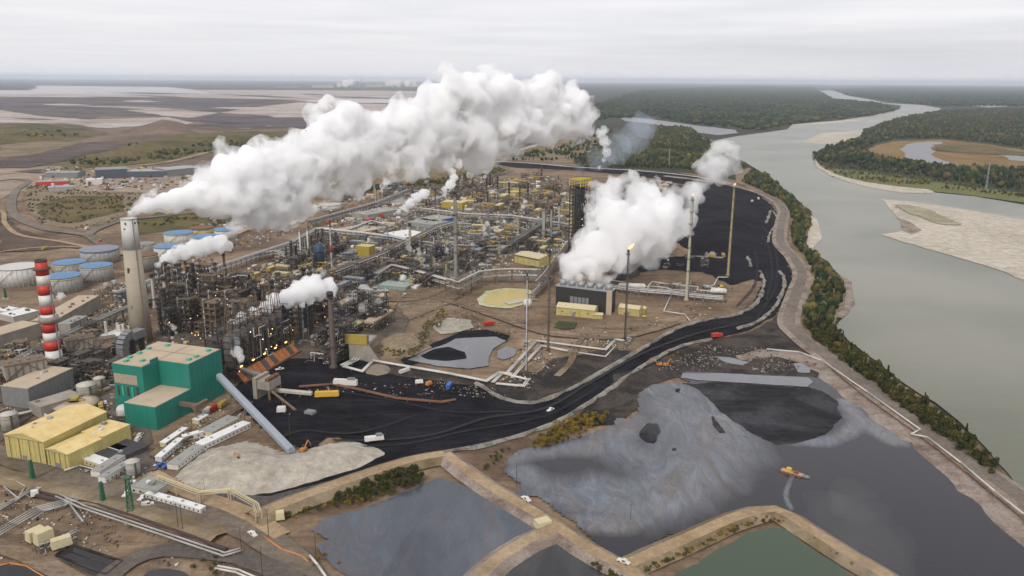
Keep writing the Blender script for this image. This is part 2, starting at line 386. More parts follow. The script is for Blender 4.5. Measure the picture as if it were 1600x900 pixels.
steam('steam_veil', run([(400, 345, 22), (430, 335, 28), (470, 315, 30), (510, 292, 30), (550, 280, 28), (600, 262, 28), (640, 258, 26), (370, 350, 18), (450, 350, 14)], 750, 880), HW, 'soft thin steam hanging under the middle of the big plume', voxel=3, seed=5)
steam('steam_veil', [(770, 235, 26, 985), (730, 215, 30, 950), (800, 222, 26, 1000), (850, 208, 24, 1010), (895, 205, 22, 1040), (912, 180, 20, 1050), (742, 262, 14, 950), (690, 250, 20, 900), (640, 262, 14, 880), (600, 268, 14, 860)], HW, 'thin ragged steam under the far end of the big plume', voxel=3, seed=6)
CTB = [(884, 432, 12), (905, 434, 12), (925, 434, 11), (895, 420, 20), (920, 416, 24), (882, 410, 14), (945, 402, 30), (915, 395, 24), (932, 380, 34), (960, 375, 36), (985, 365, 38), (955, 345, 34), (995, 342, 36), (1020, 352, 32), (1040, 335, 28), (975, 405, 26), (1000, 388, 28)]
steam2('steam_cloud', run(CTB, 800, 900), volmat('cloud_core', .2), .60, HCT, 1.05, 'broad white steam cloud rising from the cooling tower', 2.0, 9)
steam('steam_cloud', run([(940, 318, 24), (930, 298, 16), (958, 300, 22), (978, 283, 13), (1010, 312, 26), (965, 325, 24)], 880, 930), HCT, 'upper left billow of the cooling tower steam beside the dark reactor', voxel=2.0, seed=10)
steam('steam_veil', run([(1030, 375, 28), (1050, 350, 30), (1065, 322, 24), (1080, 302, 18), (1015, 400, 20), (955, 428, 14), (1045, 320, 22), (1075, 345, 18), (1000, 300, 22)], 880, 980), HT_, 'thin drifting edge of the cooling tower steam', voxel=2.4, seed=11)
steam('steam_cloud', run([(1095, 290, 14), (1108, 270, 20), (1118, 252, 24), (1132, 240, 20), (1142, 262, 15), (1125, 278, 14)], 1000, 1050), HT_, 'pale steam patch drifting over the coke field by the flare stacks', voxel=2.2, seed=12)
steam('steam_plume', run([(243, 424, 3), (247, 415, 6), (257, 406, 9), (270, 400, 12), (287, 394, 14), (305, 388, 15), (323, 384, 15), (342, 381, 14), (356, 384, 9)], 790, 850), HSM, 'long low white steam puff from the grey coker stack', voxel=1.3, seed=13)
steam('steam_plume', run([(376, 560, 7), (370, 550, 10), (366, 538, 11), (364, 522, 11), (366, 508, 10), (378, 498, 11), (398, 491, 11), (416, 482, 11), (430, 470, 13), (448, 464, 15), (468, 457, 17), (490, 449, 19), (512, 452, 16)], 560, 690), HTR, 'ragged white steam trail across the coker', voxel=1.3, seed=14)
steam('steam_plume', run([(462, 479, 4), (472, 474, 7), (484, 468, 9), (498, 462, 10)], 655, 680), HSM, 'small bright steam jet beside the coker trail', voxel=1.0, seed=15)
for i, (pts, Y, mm, lab) in enumerate((
  ([(86, 480, 4), (90, 473, 7), (96, 466, 8), (103, 468, 6)], 790, VM, 'white steam puff behind the striped chimney'), ([(120, 487, 8), (132, 482, 11), (146, 486, 9), (165, 480, 8), (180, 478, 6)], 780, VT, 'thin steam wisps between the striped and the concrete chimney'),
  ([(664, 424, 2), (661, 416, 4), (659, 406, 5), (655, 396, 4), (653, 390, 3)], 930, VM, 'white steam jet left of the thick grey stack'), ([(616, 335, 2), (623, 331, 4), (632, 325, 6), (641, 317, 7), (651, 309, 8), (662, 303, 8)], 1330, VM, 'white steam jet from the dark unit in front of the flat grey warehouse'),
  ([(693, 306, 4), (697, 297, 6), (704, 288, 8), (710, 278, 6), (708, 268, 4)], 1550, VM, 'white steam above the yellow sheds at the back'), ([(735, 285, 3), (735, 272, 6), (736, 258, 9), (738, 248, 14)], 1650, VT, 'steam column joining the big plume'),
  ([(758, 276, 3), (759, 266, 6), (760, 256, 7)], 1650, VT, 'narrow steam column right of the taller one'), ([(596, 298, 3), (599, 290, 6), (604, 284, 6)], 1450, VT, 'small steam puff by the silos below the embankment'), ([(756, 374, 3), (758, 366, 4), (757, 357, 4), (761, 350, 4)], 1080, VM, 'steam jet in the right part of the pipe tangle'),
  ([(704, 398, 3), (699, 392, 5), (693, 386, 5)], 1020, VM, 'steam puff left of the thick grey stack top'), ([(736, 392, 2), (738, 387, 3), (739, 382, 4)], 1020, VM, 'little steam puff right of the thick grey stack'), ([(815, 328, 2), (818, 322, 3), (820, 315, 3)], 1300, VM, 'tiny steam jet at the back right of the plant'),
  ([(936, 262, 3), (943, 250, 4), (948, 238, 7), (945, 222, 8), (938, 210, 7), (944, 203, 6)], 1900, VT, 'slender white steam column behind the dark reactor'), ([(640, 394, 3), (638, 388, 5), (637, 380, 4)], 1010, VT, 'faint steam at the tan stack'), ([(470, 335, 12), (488, 327, 9), (455, 342, 10), (430, 345, 10)], 1050, VT, 'low thin steam drifting over the laydown yard'),
  ([(1104, 399, 4), (1112, 397, 5), (1119, 399, 3)], 1020, VT, 'small steam puff on the coke field'), ([(1035, 398, 3), (1041, 401, 3), (1052, 404, 2)], 1000, VT, 'low steam wisps at the edge of the coke field'), ([(450, 445, 7), (462, 436, 9), (480, 430, 10), (500, 428, 8)], 800, VT, 'faint steam drifting behind the coker trail'), ([(545, 470, 6), (556, 460, 8), (570, 452, 9)], 770, VT, 'faint steam right of the rusty brown column'), ([(660, 262, 8), (664, 274, 6), (666, 284, 3)], 1650, VT, 'hanging steam strand under the big plume'), ([(700, 262, 10), (690, 250, 12), (715, 250, 12)], 1600, VX, 'ragged steam below the plume middle'), ([(985, 300, 10), (1000, 288, 12), (1020, 285, 10), (990, 275, 9)], 1000, VX, 'wisps above the cooling tower cloud'), ([(525, 512, 7), (545, 500, 10), (570, 482, 11), (590, 470, 8)], 700, VX, 'faint steam veil over the tan-topped coolers'),
  ([(275, 520, 3), (272, 512, 5), (268, 508, 4)], 640, VM, 'white steam puff behind the green boiler house'), ([(280, 468, 4), (292, 462, 6), (310, 458, 7)], 730, VT, 'thin steam among the coker stacks'), ([(762, 567, 2), (764, 562, 3)], 610, VT, 'tiny steam puff on the scum pond bank'))):
    steam('steam_puff', run([(x, y, r*1.05) for x, y, r in pts], Y, Y+25), HS2 if mm is VM else HW if mm is VX else HJ, lab, voxel=max(.8, Y/1100), seed=20+i, sat=8, levels=2)
steam('far_steam', run([(530, 133, 4), (540, 130, 6), (548, 129, 5)], 12000, 12300), volmat('far_steam', .01), 'white steam on the horizon, left puff', voxel=14, seed=50, levels=1); steam('far_steam', run([(604, 131, 4), (612, 129, 5), (622, 130, 5), (636, 129, 5), (646, 130, 4)], 12000, 12300), MAT['far_steam'], 'white steam on the horizon, right row', voxel=14, seed=51, levels=1)
steam('blue_smoke', run([(905, 262, 10), (935, 250, 18), (965, 235, 24), (990, 215, 26), (1005, 195, 20)], 1500, 1900), VB, 'faint blue smoke drifting above the riverside forest', voxel=5, seed=52, levels=1)
steam('mist', run([(1300, 800, 45), (1340, 840, 60), (1370, 870, 60), (1330, 780, 40)], 330, 300), VMIST, 'faint mist over the dark right part of the pond', voxel=2.5, seed=53, levels=1); steam('mist', run([(820, 850, 40), (790, 870, 50), (740, 890, 55), (770, 830, 30)], 330, 300), VMIST, 'faint mist over the dike between the oily and the dark pond', voxel=2.5, seed=54, levels=1)
# ---------------- ground materials ----------------
M_BASE = earth('bog_forest_floor', [(.018, .026, .016), (.03, .036, .022), (.045, .045, .028), (.03, .034, .02)], .0012, b=0, fine=True)
M_SITE = earth('brown_site_earth', [(.085, .055, .034), (.165, .112, .07), (.255, .18, .115), (.38, .295, .205)], .012, tracks=.5, tcol=(.075, .055, .04), rot=R(-62))
M_SITE2 = earth('rutted_brown_soil', [(.10, .066, .042), (.18, .125, .08), (.28, .205, .135)], .02, tracks=.5, tcol=(.30, .25, .19), rot=R(25))
M_MINE = earth('mine_bench_soil', [(.075, .047, .034), (.13, .086, .062), (.20, .14, .10), (.29, .22, .165)], .0035, tracks=.4, tcol=(.10, .08, .07), rot=R(15))
M_COKE = earth('black_petroleum_coke', [(.003, .003, .004), (.007, .007, .009), (.015, .014, .018), (.008, .007, .009)], .02, b=.8, tracks=.35, tcol=(.036, .034, .038), rot=R(-15), spec=.08)
M_SAND = earth('pale_sand', [(.30, .265, .215), (.42, .38, .315), (.52, .475, .40)], .012, b=.8, tracks=.3, tcol=(.30, .265, .21), rot=R(10))
M_DUSTY = earth('coke_dusted_soil', [(.012, .011, .012), (.026, .022, .02), (.075, .058, .046), (.02, .018, .018)], .03, b=.6)
M_TAN = earth('tan_packed_road', [(.24, .165, .095), (.35, .25, .15), (.43, .32, .20)], .03, b=.2, tracks=.3, tcol=(.2, .15, .1), rot=R(60))
M_GREYROAD = earth('grey_gravel_road', [(.125, .10, .082), (.18, .148, .122), (.23, .195, .165)], .02, b=.2, tracks=.25, tcol=(.12, .105, .095), rot=R(60))
M_BERM = earth('pale_berm_rubble', [(.06, .055, .05), (.22, .2, .17), (.42, .39, .34), (.16, .14, .12)], .09, b=1.0)
M_SHORE = earth('eroded_shore_bank', [(.13, .09, .07), (.25, .19, .15), (.36, .3, .25), (.2, .16, .13)], .05, b=.8)
M_BEACH = earth('river_sand', [(.37, .32, .25), (.46, .41, .33), (.54, .48, .40)], .006, b=.2)
M_TAIL = earth('pale_tailings_sand', [(.24, .19, .16), (.36, .30, .26), (.48, .42, .375), (.33, .27, .235)], .0016, b=0, tracks=.5, tcol=(.2, .17, .15), rot=R(5))
M_TAILW = earth('wet_grey_tailings', [(.36, .345, .34), (.47, .455, .45), (.55, .52, .50)], .002, b=0)
M_DARKMINE = earth('dark_bitumen_soil', [(.025, .023, .03), (.055, .047, .052), (.12, .095, .085), (.04, .036, .042)], .0022, b=0, tracks=.5, tcol=(.15, .12, .11), rot=R(8))
M_OLIVE = earth('olive_scrub_grass', [(.035, .04, .014), (.075, .07, .022), (.15, .11, .04), (.055, .052, .02)], .006, b=.6)
M_RUST = earth('rust_marsh_grass', [(.11, .062, .02), (.19, .11, .035), (.24, .16, .06), (.12, .09, .04)], .006, b=.3)
M_OCHRE = earth('dry_brown_scrub', [(.10, .075, .035), (.17, .125, .07), (.24, .185, .12), (.10, .08, .04)], .008, b=.6)
M_FOREST = earth('forest_floor', [(.022, .03, .012), (.04, .045, .018), (.065, .06, .025)], .004, b=0)
def water(name, deep, rough=0.12, ripple=0.15, sheen=None, rscale=.35, spec=.5, shoal=None, sscale=.006, srot=0.0, amount=(.48, .62), attr=False):
    WATERS.add(name); m, t, p, o = node_mat(name)
    c = None
    if shoal:
        c = mixc(t, ramp(t, tex_noise(t, .0035, 4, .5, .4), [(.4, (0, 0, 0)), (.65, (1, 1, 1))]), deep, shoal)
    if sheen:
        # drifting oil film: long curls of pale, blue and rusty scum
        tcn = t.nodes.new('ShaderNodeTexCoord'); mp = t.nodes.new('ShaderNodeMapping'); mp.inputs['Rotation'].default_value = (0, 0, srot)
        mp.inputs['Scale'].default_value = (1, .38, 1); t.links.new(tcn.outputs['Object'], mp.inputs[0])
        w1 = t.nodes.new('ShaderNodeTexNoise'); w1.inputs['Scale'].default_value = sscale*2.2; w1.inputs['Detail'].default_value = 5; t.links.new(mp.outputs[0], w1.inputs['Vector'])
        vm = t.nodes.new('ShaderNodeVectorMath'); vm.operation = 'MULTIPLY_ADD'; vm.inputs[1].default_value = (90, 90, 0); t.links.new(w1.outputs['Color'], vm.inputs[0]); t.links.new(mp.outputs[0], vm.inputs[2])
        film = tex_noise(t, sscale, 9, .68, .5, vec=vm.outputs[0])
        if attr:
            at = t.nodes.new('ShaderNodeAttribute'); at.attribute_name = 'film'; ad = t.nodes.new('ShaderNodeMath'); ad.operation = 'MULTIPLY_ADD'; ad.inputs[1].default_value = .55; t.links.new(at.outputs['Fac'], ad.inputs[0]); t.links.new(film, ad.inputs[2]); film = ad.outputs[0]
        msk = ramp(t, film, [(amount[0], (0, 0, 0)), (amount[1], (1, 1, 1))])
        fine = tex_noise(t, sscale*9, 7, .75, 1.6, vec=vm.outputs[0])
        hue = tex_noise(t, sscale*2.5, 6, .6, .8, vec=vm.outputs[0])
        fc = mixc(t, .5, ramp(t, fine, [(.3, sheen[0]), (.5, sheen[1]), (.7, sheen[2])]), ramp(t, hue, [(.38, sheen[1]), (.46, sheen[2]), (.52, sheen[3]), (.57, sheen[2]), (.66, sheen[1])]))
        grain = tex_noise(t, sscale*30, 5, .8, .3, vec=vm.outputs[0])
        mk = mixc(t, .55, msk, ramp(t, grain, [(.32, (.35, .35, .35)), (.6, (1.1, 1.1, 1.1))]), 'MULTIPLY')
        mk = mixc(t, .35, mk, ramp(t, fine, [(.35, (.35, .35, .35)), (.6, (1.0, 1.0, 1.0))]), 'MULTIPLY')
        c = mixc(t, mk, c or deep, fc)
        pr = t.nodes.new('ShaderNodeMapRange'); pr.inputs[3].default_value = rough; pr.inputs[4].default_value = .26; t.links.new(mk, pr.inputs[0]); t.links.new(pr.outputs[0], p.inputs['Roughness'])
    else: p.inputs['Roughness'].default_value = rough
    if c is None: p.inputs['Base Color'].default_value = (*deep, 1)
    else: t.links.new(c, p.inputs['Base Color'])
    p.inputs['Specular IOR Level'].default_value = spec; p.inputs['IOR'].default_value = 1.33
    if ripple: bump(t, p, tex_noise(t, rscale, 3, .6), ripple, .3)
    return m
M_RIVER = water('silty_river_water', (.135, .138, .098), .28, .5, rscale=.12, spec=.28, shoal=(.215, .205, .155))
M_POND = water('tailings_pond_water', (.022, .021, .025), .14, .04, sheen=[(.06, .06, .062), (.115, .122, .135), (.18, .20, .235), (.19, .155, .135)], sscale=.0065, srot=R(-35), amount=(.72, .98), attr=True)
M_POND2 = water('oily_pond_water', (.05, .055, .065), .15, .06, sheen=[(.075, .08, .085), (.085, .10, .125), (.12, .14, .17), (.14, .105, .10)], sscale=.010, srot=R(-50), amount=(.36, .55))
M_POND3 = water('dark_pond_water', (.03, .03, .03), .12, .05, sheen=[(.05, .05, .05), (.06, .065, .07), (.085, .09, .10), (.09, .08, .07)], sscale=.012, amount=(.45, .6))
M_GREENW = water('green_pond_water', (.048, .072, .042), .1, .06)
M_FILM = water('grey_scum_water', (.16, .165, .175), .22, .05, sheen=[(.12, .12, .13), (.2, .205, .22), (.28, .28, .29), (.13, .13, .14)], sscale=.012)
M_YELLOW = water('sulphur_water', (.46, .36, .10), .3, .05)
M_GREENP = water('algae_water', (.045, .06, .02), .15, .05)
M_LAKE = water('far_lake_water', (.10, .10, .10), .3, 0)
M_BLACKW = water('black_water', (.012, .012, .014), .1, .05)
# ---------------- ground ----------------
g = MB(); g.bx(-80000, 80000, -3000, 80000, -6, 0); o = g.build('ground', M_BASE); tag(o, 'dark bog and forest land reaching the hazy horizon', kind='structure')
b = MB(); b.bx(-82000, 82000, -5000, 82000, -7, 330)
tag(b.build('haze', volmat('haze_air', 2.7e-5, (.80, .865, .98))), 'pale haze that thickens towards the horizon', kind='stuff')
sheet('site_ground', [(-900, 1100), (-900, 330), (-500, 262), (0, 232), (260, 205), (520, 190), (770, 185), (900, 190), (930, 215), (960, 255), (1060, 268), (1180, 285), (1240, 330), (1255, 420), (1270, 470), (1290, 530), (1400, 610), (1620, 760), (1900, 960), (1500, 1250), (600, 1250)], .08, M_SITE, 6, 14, 'brown bare soil of the industrial site')
def far(name, px, z, m, lab, amp=None, step=None):
    ys = sum(p[1] for p in px)/len(px); d = G(800, max(ys, 134)).y
    return sheet(name, px, z, m, amp or d*.004, step or d*.012, lab, feather=None if m.name in WATERS else d*.022)
far('mine_ground', [(-500, 300), (-500, 150), (0, 143), (500, 145), (880, 150), (925, 185), (760, 235), (640, 245), (420, 262), (200, 262), (0, 300)], .12, M_MINE, 'brown mined land behind the plant')
far('tailings_flat', [(-500, 157), (0, 151), (180, 152), (330, 153), (480, 156), (700, 160), (780, 160), (905, 165), (900, 155), (760, 146), (640, 142), (480, 141), (250, 140), (0, 143), (-400, 150)], .25, M_TAIL, 'pale tailings beach')
far('tailings_lake', [(-500, 147), (0, 147), (90, 146), (210, 148), (330, 145), (300, 140), (262, 136), (56, 133.5), (60, 138), (45, 141), (-100, 141), (-500, 142)], .35, M_TAILW, 'pale grey lake beyond the tailings beach')
far('tailings_strip', [(460, 157), (600, 153), (780, 152), (790, 158), (640, 161), (500, 160)], .45, M_TAILW, 'pale wet strip across the tailings')
far('dark_mine_pit', [(-500, 155), (0, 152), (262, 152), (442, 156), (460, 160), (416, 163), (345, 177), (330, 184), (300, 190), (262, 181), (150, 181), (140, 187), (60, 180), (-30, 173), (-500, 172)], .4, M_DARKMINE, 'dark striped mine pit')
far('tailings_flat', [(-500, 174), (0, 172), (60, 181), (140, 187), (262, 183), (300, 191), (280, 196), (210, 197), (165, 200), (110, 193), (0, 191), (-500, 196)], .42, M_TAIL, 'pale band in front of the dark pit')
far('tailings_flat', [(196, 172), (262, 170), (340, 176), (300, 184), (262, 181)], .6, M_TAIL, 'pale wedge inside the dark pit')
far('tailings_flat', [(345, 176), (420, 165), (470, 160), (700, 165), (760, 190), (700, 200), (520, 190), (500, 183), (420, 183), (416, 180)], .42, M_TAIL, 'pale flat behind the big plume')
far('dark_mine_pit', [(300, 186), (350, 181), (416, 180), (425, 184), (500, 184), (560, 190), (600, 205), (502, 203), (442, 197), (400, 196), (319, 191)], .5, M_DARKMINE, 'dark tongue of mine soil left of the big plume')
far('pale_track', [(364, 199), (420, 196.5), (424, 198), (380, 201)], .6, M_TAIL, 'thin pale track')
far('dark_water', [(786, 217), (800, 205), (831, 196), (884, 195), (883, 209), (842, 224), (800, 236), (755, 243), (762, 230)], .5, M_DARKMINE, 'dark pit lake behind the white plume')
far('tailings_flat', [(800, 192), (850, 172), (900, 178), (905, 190), (884, 193), (831, 194)], .5, M_TAIL, 'pale ground behind the plume end')
far('scrub_bank', [(1000, 150), (950, 145), (900, 150), (925, 165), (1000, 168)], .2, M_FOREST, 'far wooded bank')
far('yard_ground', [(-300, 330), (-200, 268), (0, 262), (60, 260), (150, 258), (330, 262), (345, 285), (330, 300), (180, 300), (60, 296), (20, 300), (-60, 340)], .3, earth('gravel_yard', [(.2, .15, .11), (.3, .23, .17), (.38, .31, .24)], .01), 'tan gravel yard of the distant sheds')
far('scrub_slope', [(-500, 196), (0, 195), (101, 194), (165, 209), (120, 216), (0, 222), (-500, 235)], .55, M_OLIVE, 'olive grass slope')
far('scrub_slope', [(45, 290), (187, 303), (330, 297), (335, 315), (195, 335), (165, 350), (115, 357), (70, 350), (45, 330), (38, 305)], .4, M_OCHRE, 'brown scrub slope inside the road bend')
far('scrub_slope', [(60, 318), (110, 306), (190, 306), (190, 330), (110, 349), (70, 342)], .5, M_OLIVE, 'green scrub patch inside the road bend')
far('scrub_slope', [(210, 350), (250, 330), (330, 335), (330, 350), (290, 357), (215, 366)], .45, M_OLIVE, 'scrub strip behind the storage tanks')
far('hillside', [(430, 310), (455, 292), (520, 286), (580, 270), (640, 255), (700, 246), (770, 250), (800, 268), (745, 282), (690, 292), (620, 297), (560, 302), (520, 306)], .4, M_OCHRE, 'brown scrub hillside behind the plant')
far('scrub_bank', [(770, 236), (800, 238), (850, 232), (884, 228), (900, 210), (960, 205), (1050, 205), (1130, 222), (1160, 262), (1110, 268), (1000, 262), (900, 256), (830, 252), (775, 250)], .45, M_OCHRE, 'scrubby bank before the riverside forest')
far('forest_ground', [(905, 262), (900, 250), (960, 232), (945, 212), (985, 197), (1075, 200), (1110, 222), (1112, 240), (1165, 265), (1200, 285), (1185, 288), (1100, 272), (1000, 264)], .55, M_FOREST, 'dark forest floor beside the river')
far('forest_ground', [(905, 190), (930, 165), (1000, 140), (1160, 133), (1270, 136), (1300, 155), (1370, 162), (1400, 172), (1360, 182), (1240, 194), (1190, 206), (1150, 201), (1090, 196), (1020, 184), (960, 186)], .18, M_FOREST, 'hazy far forest on the near side of the river')
far('marsh_flat', [(1040, 176), (1080, 171), (1150, 168), (1290, 163.5), (1310, 168), (1200, 180), (1130, 184), (1060, 183)], .6, M_OCHRE, 'tan marsh flat in the far forest')
far('marsh_water', [(1085, 182), (1110, 179), (1148, 180), (1140, 183), (1100, 184)], .8, M_LAKE, 'small grey marsh pool')
far('inlet_water', [(970, 184), (985, 183), (1015, 186), (1080, 195), (1150, 203), (1152, 208), (1120, 211), (1070, 203), (1015, 193), (975, 189)], .7, M_LAKE, 'narrow grey inlet beside the river')
# river and its banks
RIV = [(1700, 850), (1590, 757), (1545, 704), (1500, 660), (1460, 628), (1400, 592), (1365, 562), (1330, 535), (1306, 512), (1318, 495), (1332, 472), (1326, 442), (1302, 420), (1292, 408), (1265, 391), (1260, 375), (1274, 348), (1268, 330), (1240, 310), (1215, 290), (1200, 275), (1162, 252), (1125, 238), (1105, 228), (1118, 219), (1150, 213), (1195, 207), (1230, 202), (1238, 194), (1300, 190), (1365, 180), (1405, 171), (1408, 165), (1375, 161), (1355, 160), (1305, 156), (1295, 150), (1275, 146), (1272, 142), (1305, 141), (1322, 149), (1362, 156), (1385, 161), (1440, 164), (1470, 169), (1465, 179), (1400, 186), (1372, 193), (1352, 204), (1345, 216), (1292, 230), (1278, 237), (1270, 247), (1278, 262), (1300, 276), (1350, 290), (1400, 300), (1461, 301), (1525, 307), (1600, 320), (1900, 350), (2600, 500), (2600, 1100)]
sheet('river', RIV, .9, M_RIVER, 2.0, 12, 'wide grey-green silty river')
far('right_bank_ground', [(1272, 240), (1292, 230), (1345, 216), (1352, 204), (1400, 186), (1470, 172), (1600, 168), (2000, 175), (2400, 330), (1900, 338), (1600, 312), (1525, 301), (1461, 294), (1400, 292), (1340, 282), (1300, 268), (1276, 252)], 1.0, M_FOREST, 'forested far bank of the river')
far('grass_bank', [(1276, 256), (1300, 262), (1400, 275), (1500, 290), (1600, 302), (1800, 330), (1600, 316), (1500, 303), (1400, 294), (1319, 281), (1290, 268)], 1.1, earth('green_river_grass', [(.08, .10, .02), (.13, .14, .04), (.17, .14, .05)], .01, b=0), 'yellow-green grassy bank edge')
far('marsh_meadow', [(1349, 236), (1372, 226), (1397, 221), (1469, 218), (1540, 225), (1620, 238), (1640, 262), (1544, 262), (1487, 259), (1431, 252), (1375, 246)], 1.2, M_RUST, 'rust and ochre marsh meadow')
far('oxbow_lake', [(1405, 234), (1412, 228), (1420, 224), (1450, 221), (1476, 222), (1456, 230), (1456, 241), (1470, 250), (1489, 257), (1450, 255), (1416, 246)], 1.4, M_LAKE, 'pale crescent oxbow lake in the marsh')
far('oxbow_lake', [(1562, 241), (1580, 240), (1610, 247), (1610, 253), (1580, 250)], 1.4, M_LAKE, 'small pale pool at the marsh edge')
far('far_lake', [(1465, 158), (1490, 156), (1550, 160), (1577, 166), (1545, 168), (1500, 163)], 1.2, M_LAKE, 'long pale lake far beyond the river')
sheet('sand_bar', [(1250, 222), (1285, 208), (1330, 205), (1358, 203), (1352, 211), (1340, 217), (1290, 226)], 1.25, M_BEACH, 5, 20, 'pale sand bar at the river bend')
sheet('sand_bar', [(1240, 194.5), (1290, 190), (1330, 187), (1362, 186), (1340, 189.5), (1270, 195)], 1.25, M_BEACH, 8, 40, 'thin pale bar far up the river')
sheet('sand_bar', [(1272, 246), (1284, 262), (1310, 274), (1350, 284), (1400, 291), (1450, 296), (1461, 301), (1440, 302), (1405, 301), (1360, 293), (1326, 284), (1300, 275), (1275, 260)], 1.25, M_BEACH, 3, 10, 'sandy shore under the far bank')
sheet('sand_bar', [(1377, 311), (1420, 314), (1500, 326), (1600, 343), (1800, 372), (1800, 500), (1700, 475), (1600, 438), (1562, 421), (1487, 399), (1412, 378), (1375, 366), (1397, 364), (1411, 360), (1409, 347), (1403, 340), (1390, 325)], 1.25, M_BEACH, 2.5, 9, 'large pale sand island in the river')
sheet('sand_bar', [(1403, 340), (1420, 346), (1440, 360), (1425, 366), (1412, 362), (1409, 348)], 1.3, M_SHORE, 2, 7, 'dark damp patch on the sand island')
sheet('beach', [(1284, 372), (1278, 345), (1262, 332), (1256, 345), (1262, 368), (1262, 388), (1270, 388)], 1.3, M_BEACH, 1.5, 6, 'little beach under the riverside trees')
sheet('beach', [(1296, 420), (1330, 440), (1334, 474), (1316, 498), (1300, 492), (1318, 470), (1314, 448), (1290, 425)], 1.3, M_SHORE, 1.5, 6, 'pinkish beach below the riverside trees')
sheet('riverside_bank', [(1170, 262), (1200, 274), (1215, 288), (1242, 311), (1266, 333), (1268, 352), (1256, 375), (1262, 392), (1290, 410), (1306, 428), (1322, 450), (1320, 472), (1305, 495), (1302, 512), (1326, 538), (1366, 566), (1402, 596), (1460, 634), (1500, 668), (1545, 714), (1586, 764), (1700, 870), (1690, 880), (1560, 756), (1500, 704), (1440, 660), (1360, 596), (1300, 555), (1262, 528), (1248, 505), (1255, 470), (1265, 440), (1255, 410), (1232, 380), (1232, 345), (1222, 318), (1185, 300), (1150, 285), (1150, 270)], 1.35, M_OCHRE, 1.5, 7, 'grassy bank under the riverside trees')
# black coke ground
sheet('coke_ground', [(360, 610), (400, 575), (450, 550), (520, 545), (560, 560), (600, 577), (680, 588), (750, 600), (785, 622), (830, 630), (880, 613), (960, 570), (1010, 541), (1060, 513), (1110, 500), (1150, 493), (1178, 475), (1193, 440), (1175, 436), (1145, 445), (1100, 425), (1040, 420), (1000, 425), (975, 410), (985, 370), (1010, 330), (1050, 305), (1080, 290), (1000, 275), (900, 266), (810, 262), (770, 256), (775, 252), (850, 256), (930, 262), (1060, 270), (1120, 281), (1175, 297), (1205, 320), (1222, 350), (1220, 380), (1226, 405), (1236, 430), (1230, 462), (1210, 492), (1172, 516), (1110, 530), (1060, 546), (1010, 572), (950, 612), (905, 642), (850, 668), (750, 695), (690, 712), (600, 740), (500, 772), (420, 797), (380, 800), (340, 785), (420, 770), (500, 750), (600, 715), (560, 690), (520, 680), (480, 700), (430, 680), (395, 650)], .35, M_COKE, 1.6, 5, 'black petroleum coke ground')
sheet('coke_dusted_ground', [(960, 585), (1010, 575), (1060, 548), (1110, 532), (1172, 518), (1215, 495), (1240, 450), (1246, 470), (1240, 500), (1256, 530), (1290, 558), (1310, 590), (1284, 600), (1200, 592), (1070, 585), (1020, 600), (995, 640), (960, 662), (905, 665), (870, 672), (905, 645), (950, 614)], .5, M_DUSTY, 2, 5, 'coke-dusted dark soil between the road and the pond')
sheet('pale_ground', [(1150, 556), (1190, 545), (1250, 548), (1275, 562), (1268, 570), (1210, 556), (1160, 562)], .55, M_SHORE, 2, 4, 'pale rubble ground at the head of the river pipeline')
sheet('coke_dusted_ground', [(560, 575), (640, 590), (750, 604), (790, 625), (830, 628), (870, 608), (880, 590), (820, 580), (780, 600), (700, 583), (620, 568)], .5, M_DUSTY, 2, 5, 'dusty soil beside the white pipeline')
sheet('coke_dusted_ground', [(830, 590), (870, 560), (960, 545), (990, 548), (950, 572), (880, 612), (840, 620)], .5, M_DUSTY, 2, 5, 'dark soil in the bend of the white pipe loop')
sheet('coke_edge_ground', [(285, 770), (420, 800), (500, 775), (600, 742), (690, 715), (690, 708), (600, 733), (500, 755), (420, 775), (350, 772)], .45, earth('grey_coke_dust', [(.06, .055, .055), (.1, .09, .085), (.15, .135, .12)], .03), 1, 5, 'grey dusty haul track around the sand pile')
# ponds
def film_zone(gx, gy):
    e = np.zeros(gx.size)
    for px, w in (([(1020, 606), (1050, 612), (1090, 640), (1130, 680), (1140, 710)], 24), ([(1060, 640), (1080, 690), (1060, 730)], 34), ([(1120, 700), (1090, 745), (1010, 775), (930, 780), (880, 775)], 26), ([(985, 660), (960, 690), (1000, 720), (1040, 760)], 20), ([(800, 715), (860, 705), (930, 700)], 13), ([(820, 740), (850, 760), (900, 770)], 12), ([(905, 815), (960, 820), (1010, 800), (1060, 770)], 10), ([(1240, 692), (1300, 690), (1340, 660), (1320, 630)], 7), ([(1340, 655), (1400, 690)], 9), ([(1238, 745), (1228, 775), (1236, 798)], 1.2)):
        L = smooth_line(px, 0, 3 if w > 3 else 1.5); m_ = np.full(gx.size, 1e18)
        for p in L: m_ = np.minimum(m_, (gx-p.x)**2+(gy-p.y)**2)
        e = np.maximum(e, np.exp(-m_/(2*w*w)))
    return e
sheet('tailings_pond', [(1017, 600), (997, 617), (998, 643), (983, 655), (967, 652), (960, 664), (917, 680), (867, 692), (810, 703), (787, 723), (790, 740), (813, 755), (815, 763), (805, 772), (823, 777), (833, 772), (853, 782), (860, 790), (883, 807), (900, 817), (933, 847), (963, 877), (977, 877), (993, 867), (1020, 847), (1050, 833), (1077, 835), (1107, 827), (1178, 807), (1213, 794), (1240, 802), (1284, 838), (1333, 878), (1378, 905), (1450, 975), (1850, 1080), (1600, 840), (1564, 811), (1542, 789), (1502, 753), (1462, 718), (1427, 691), (1400, 673), (1369, 647), (1320, 620), (1284, 590), (1200, 586), (1070, 581), (1062, 590), (1085, 598)], .7, M_POND, 1.2, 4, 'large dark tailings pond with swirling oil film', film=film_zone)
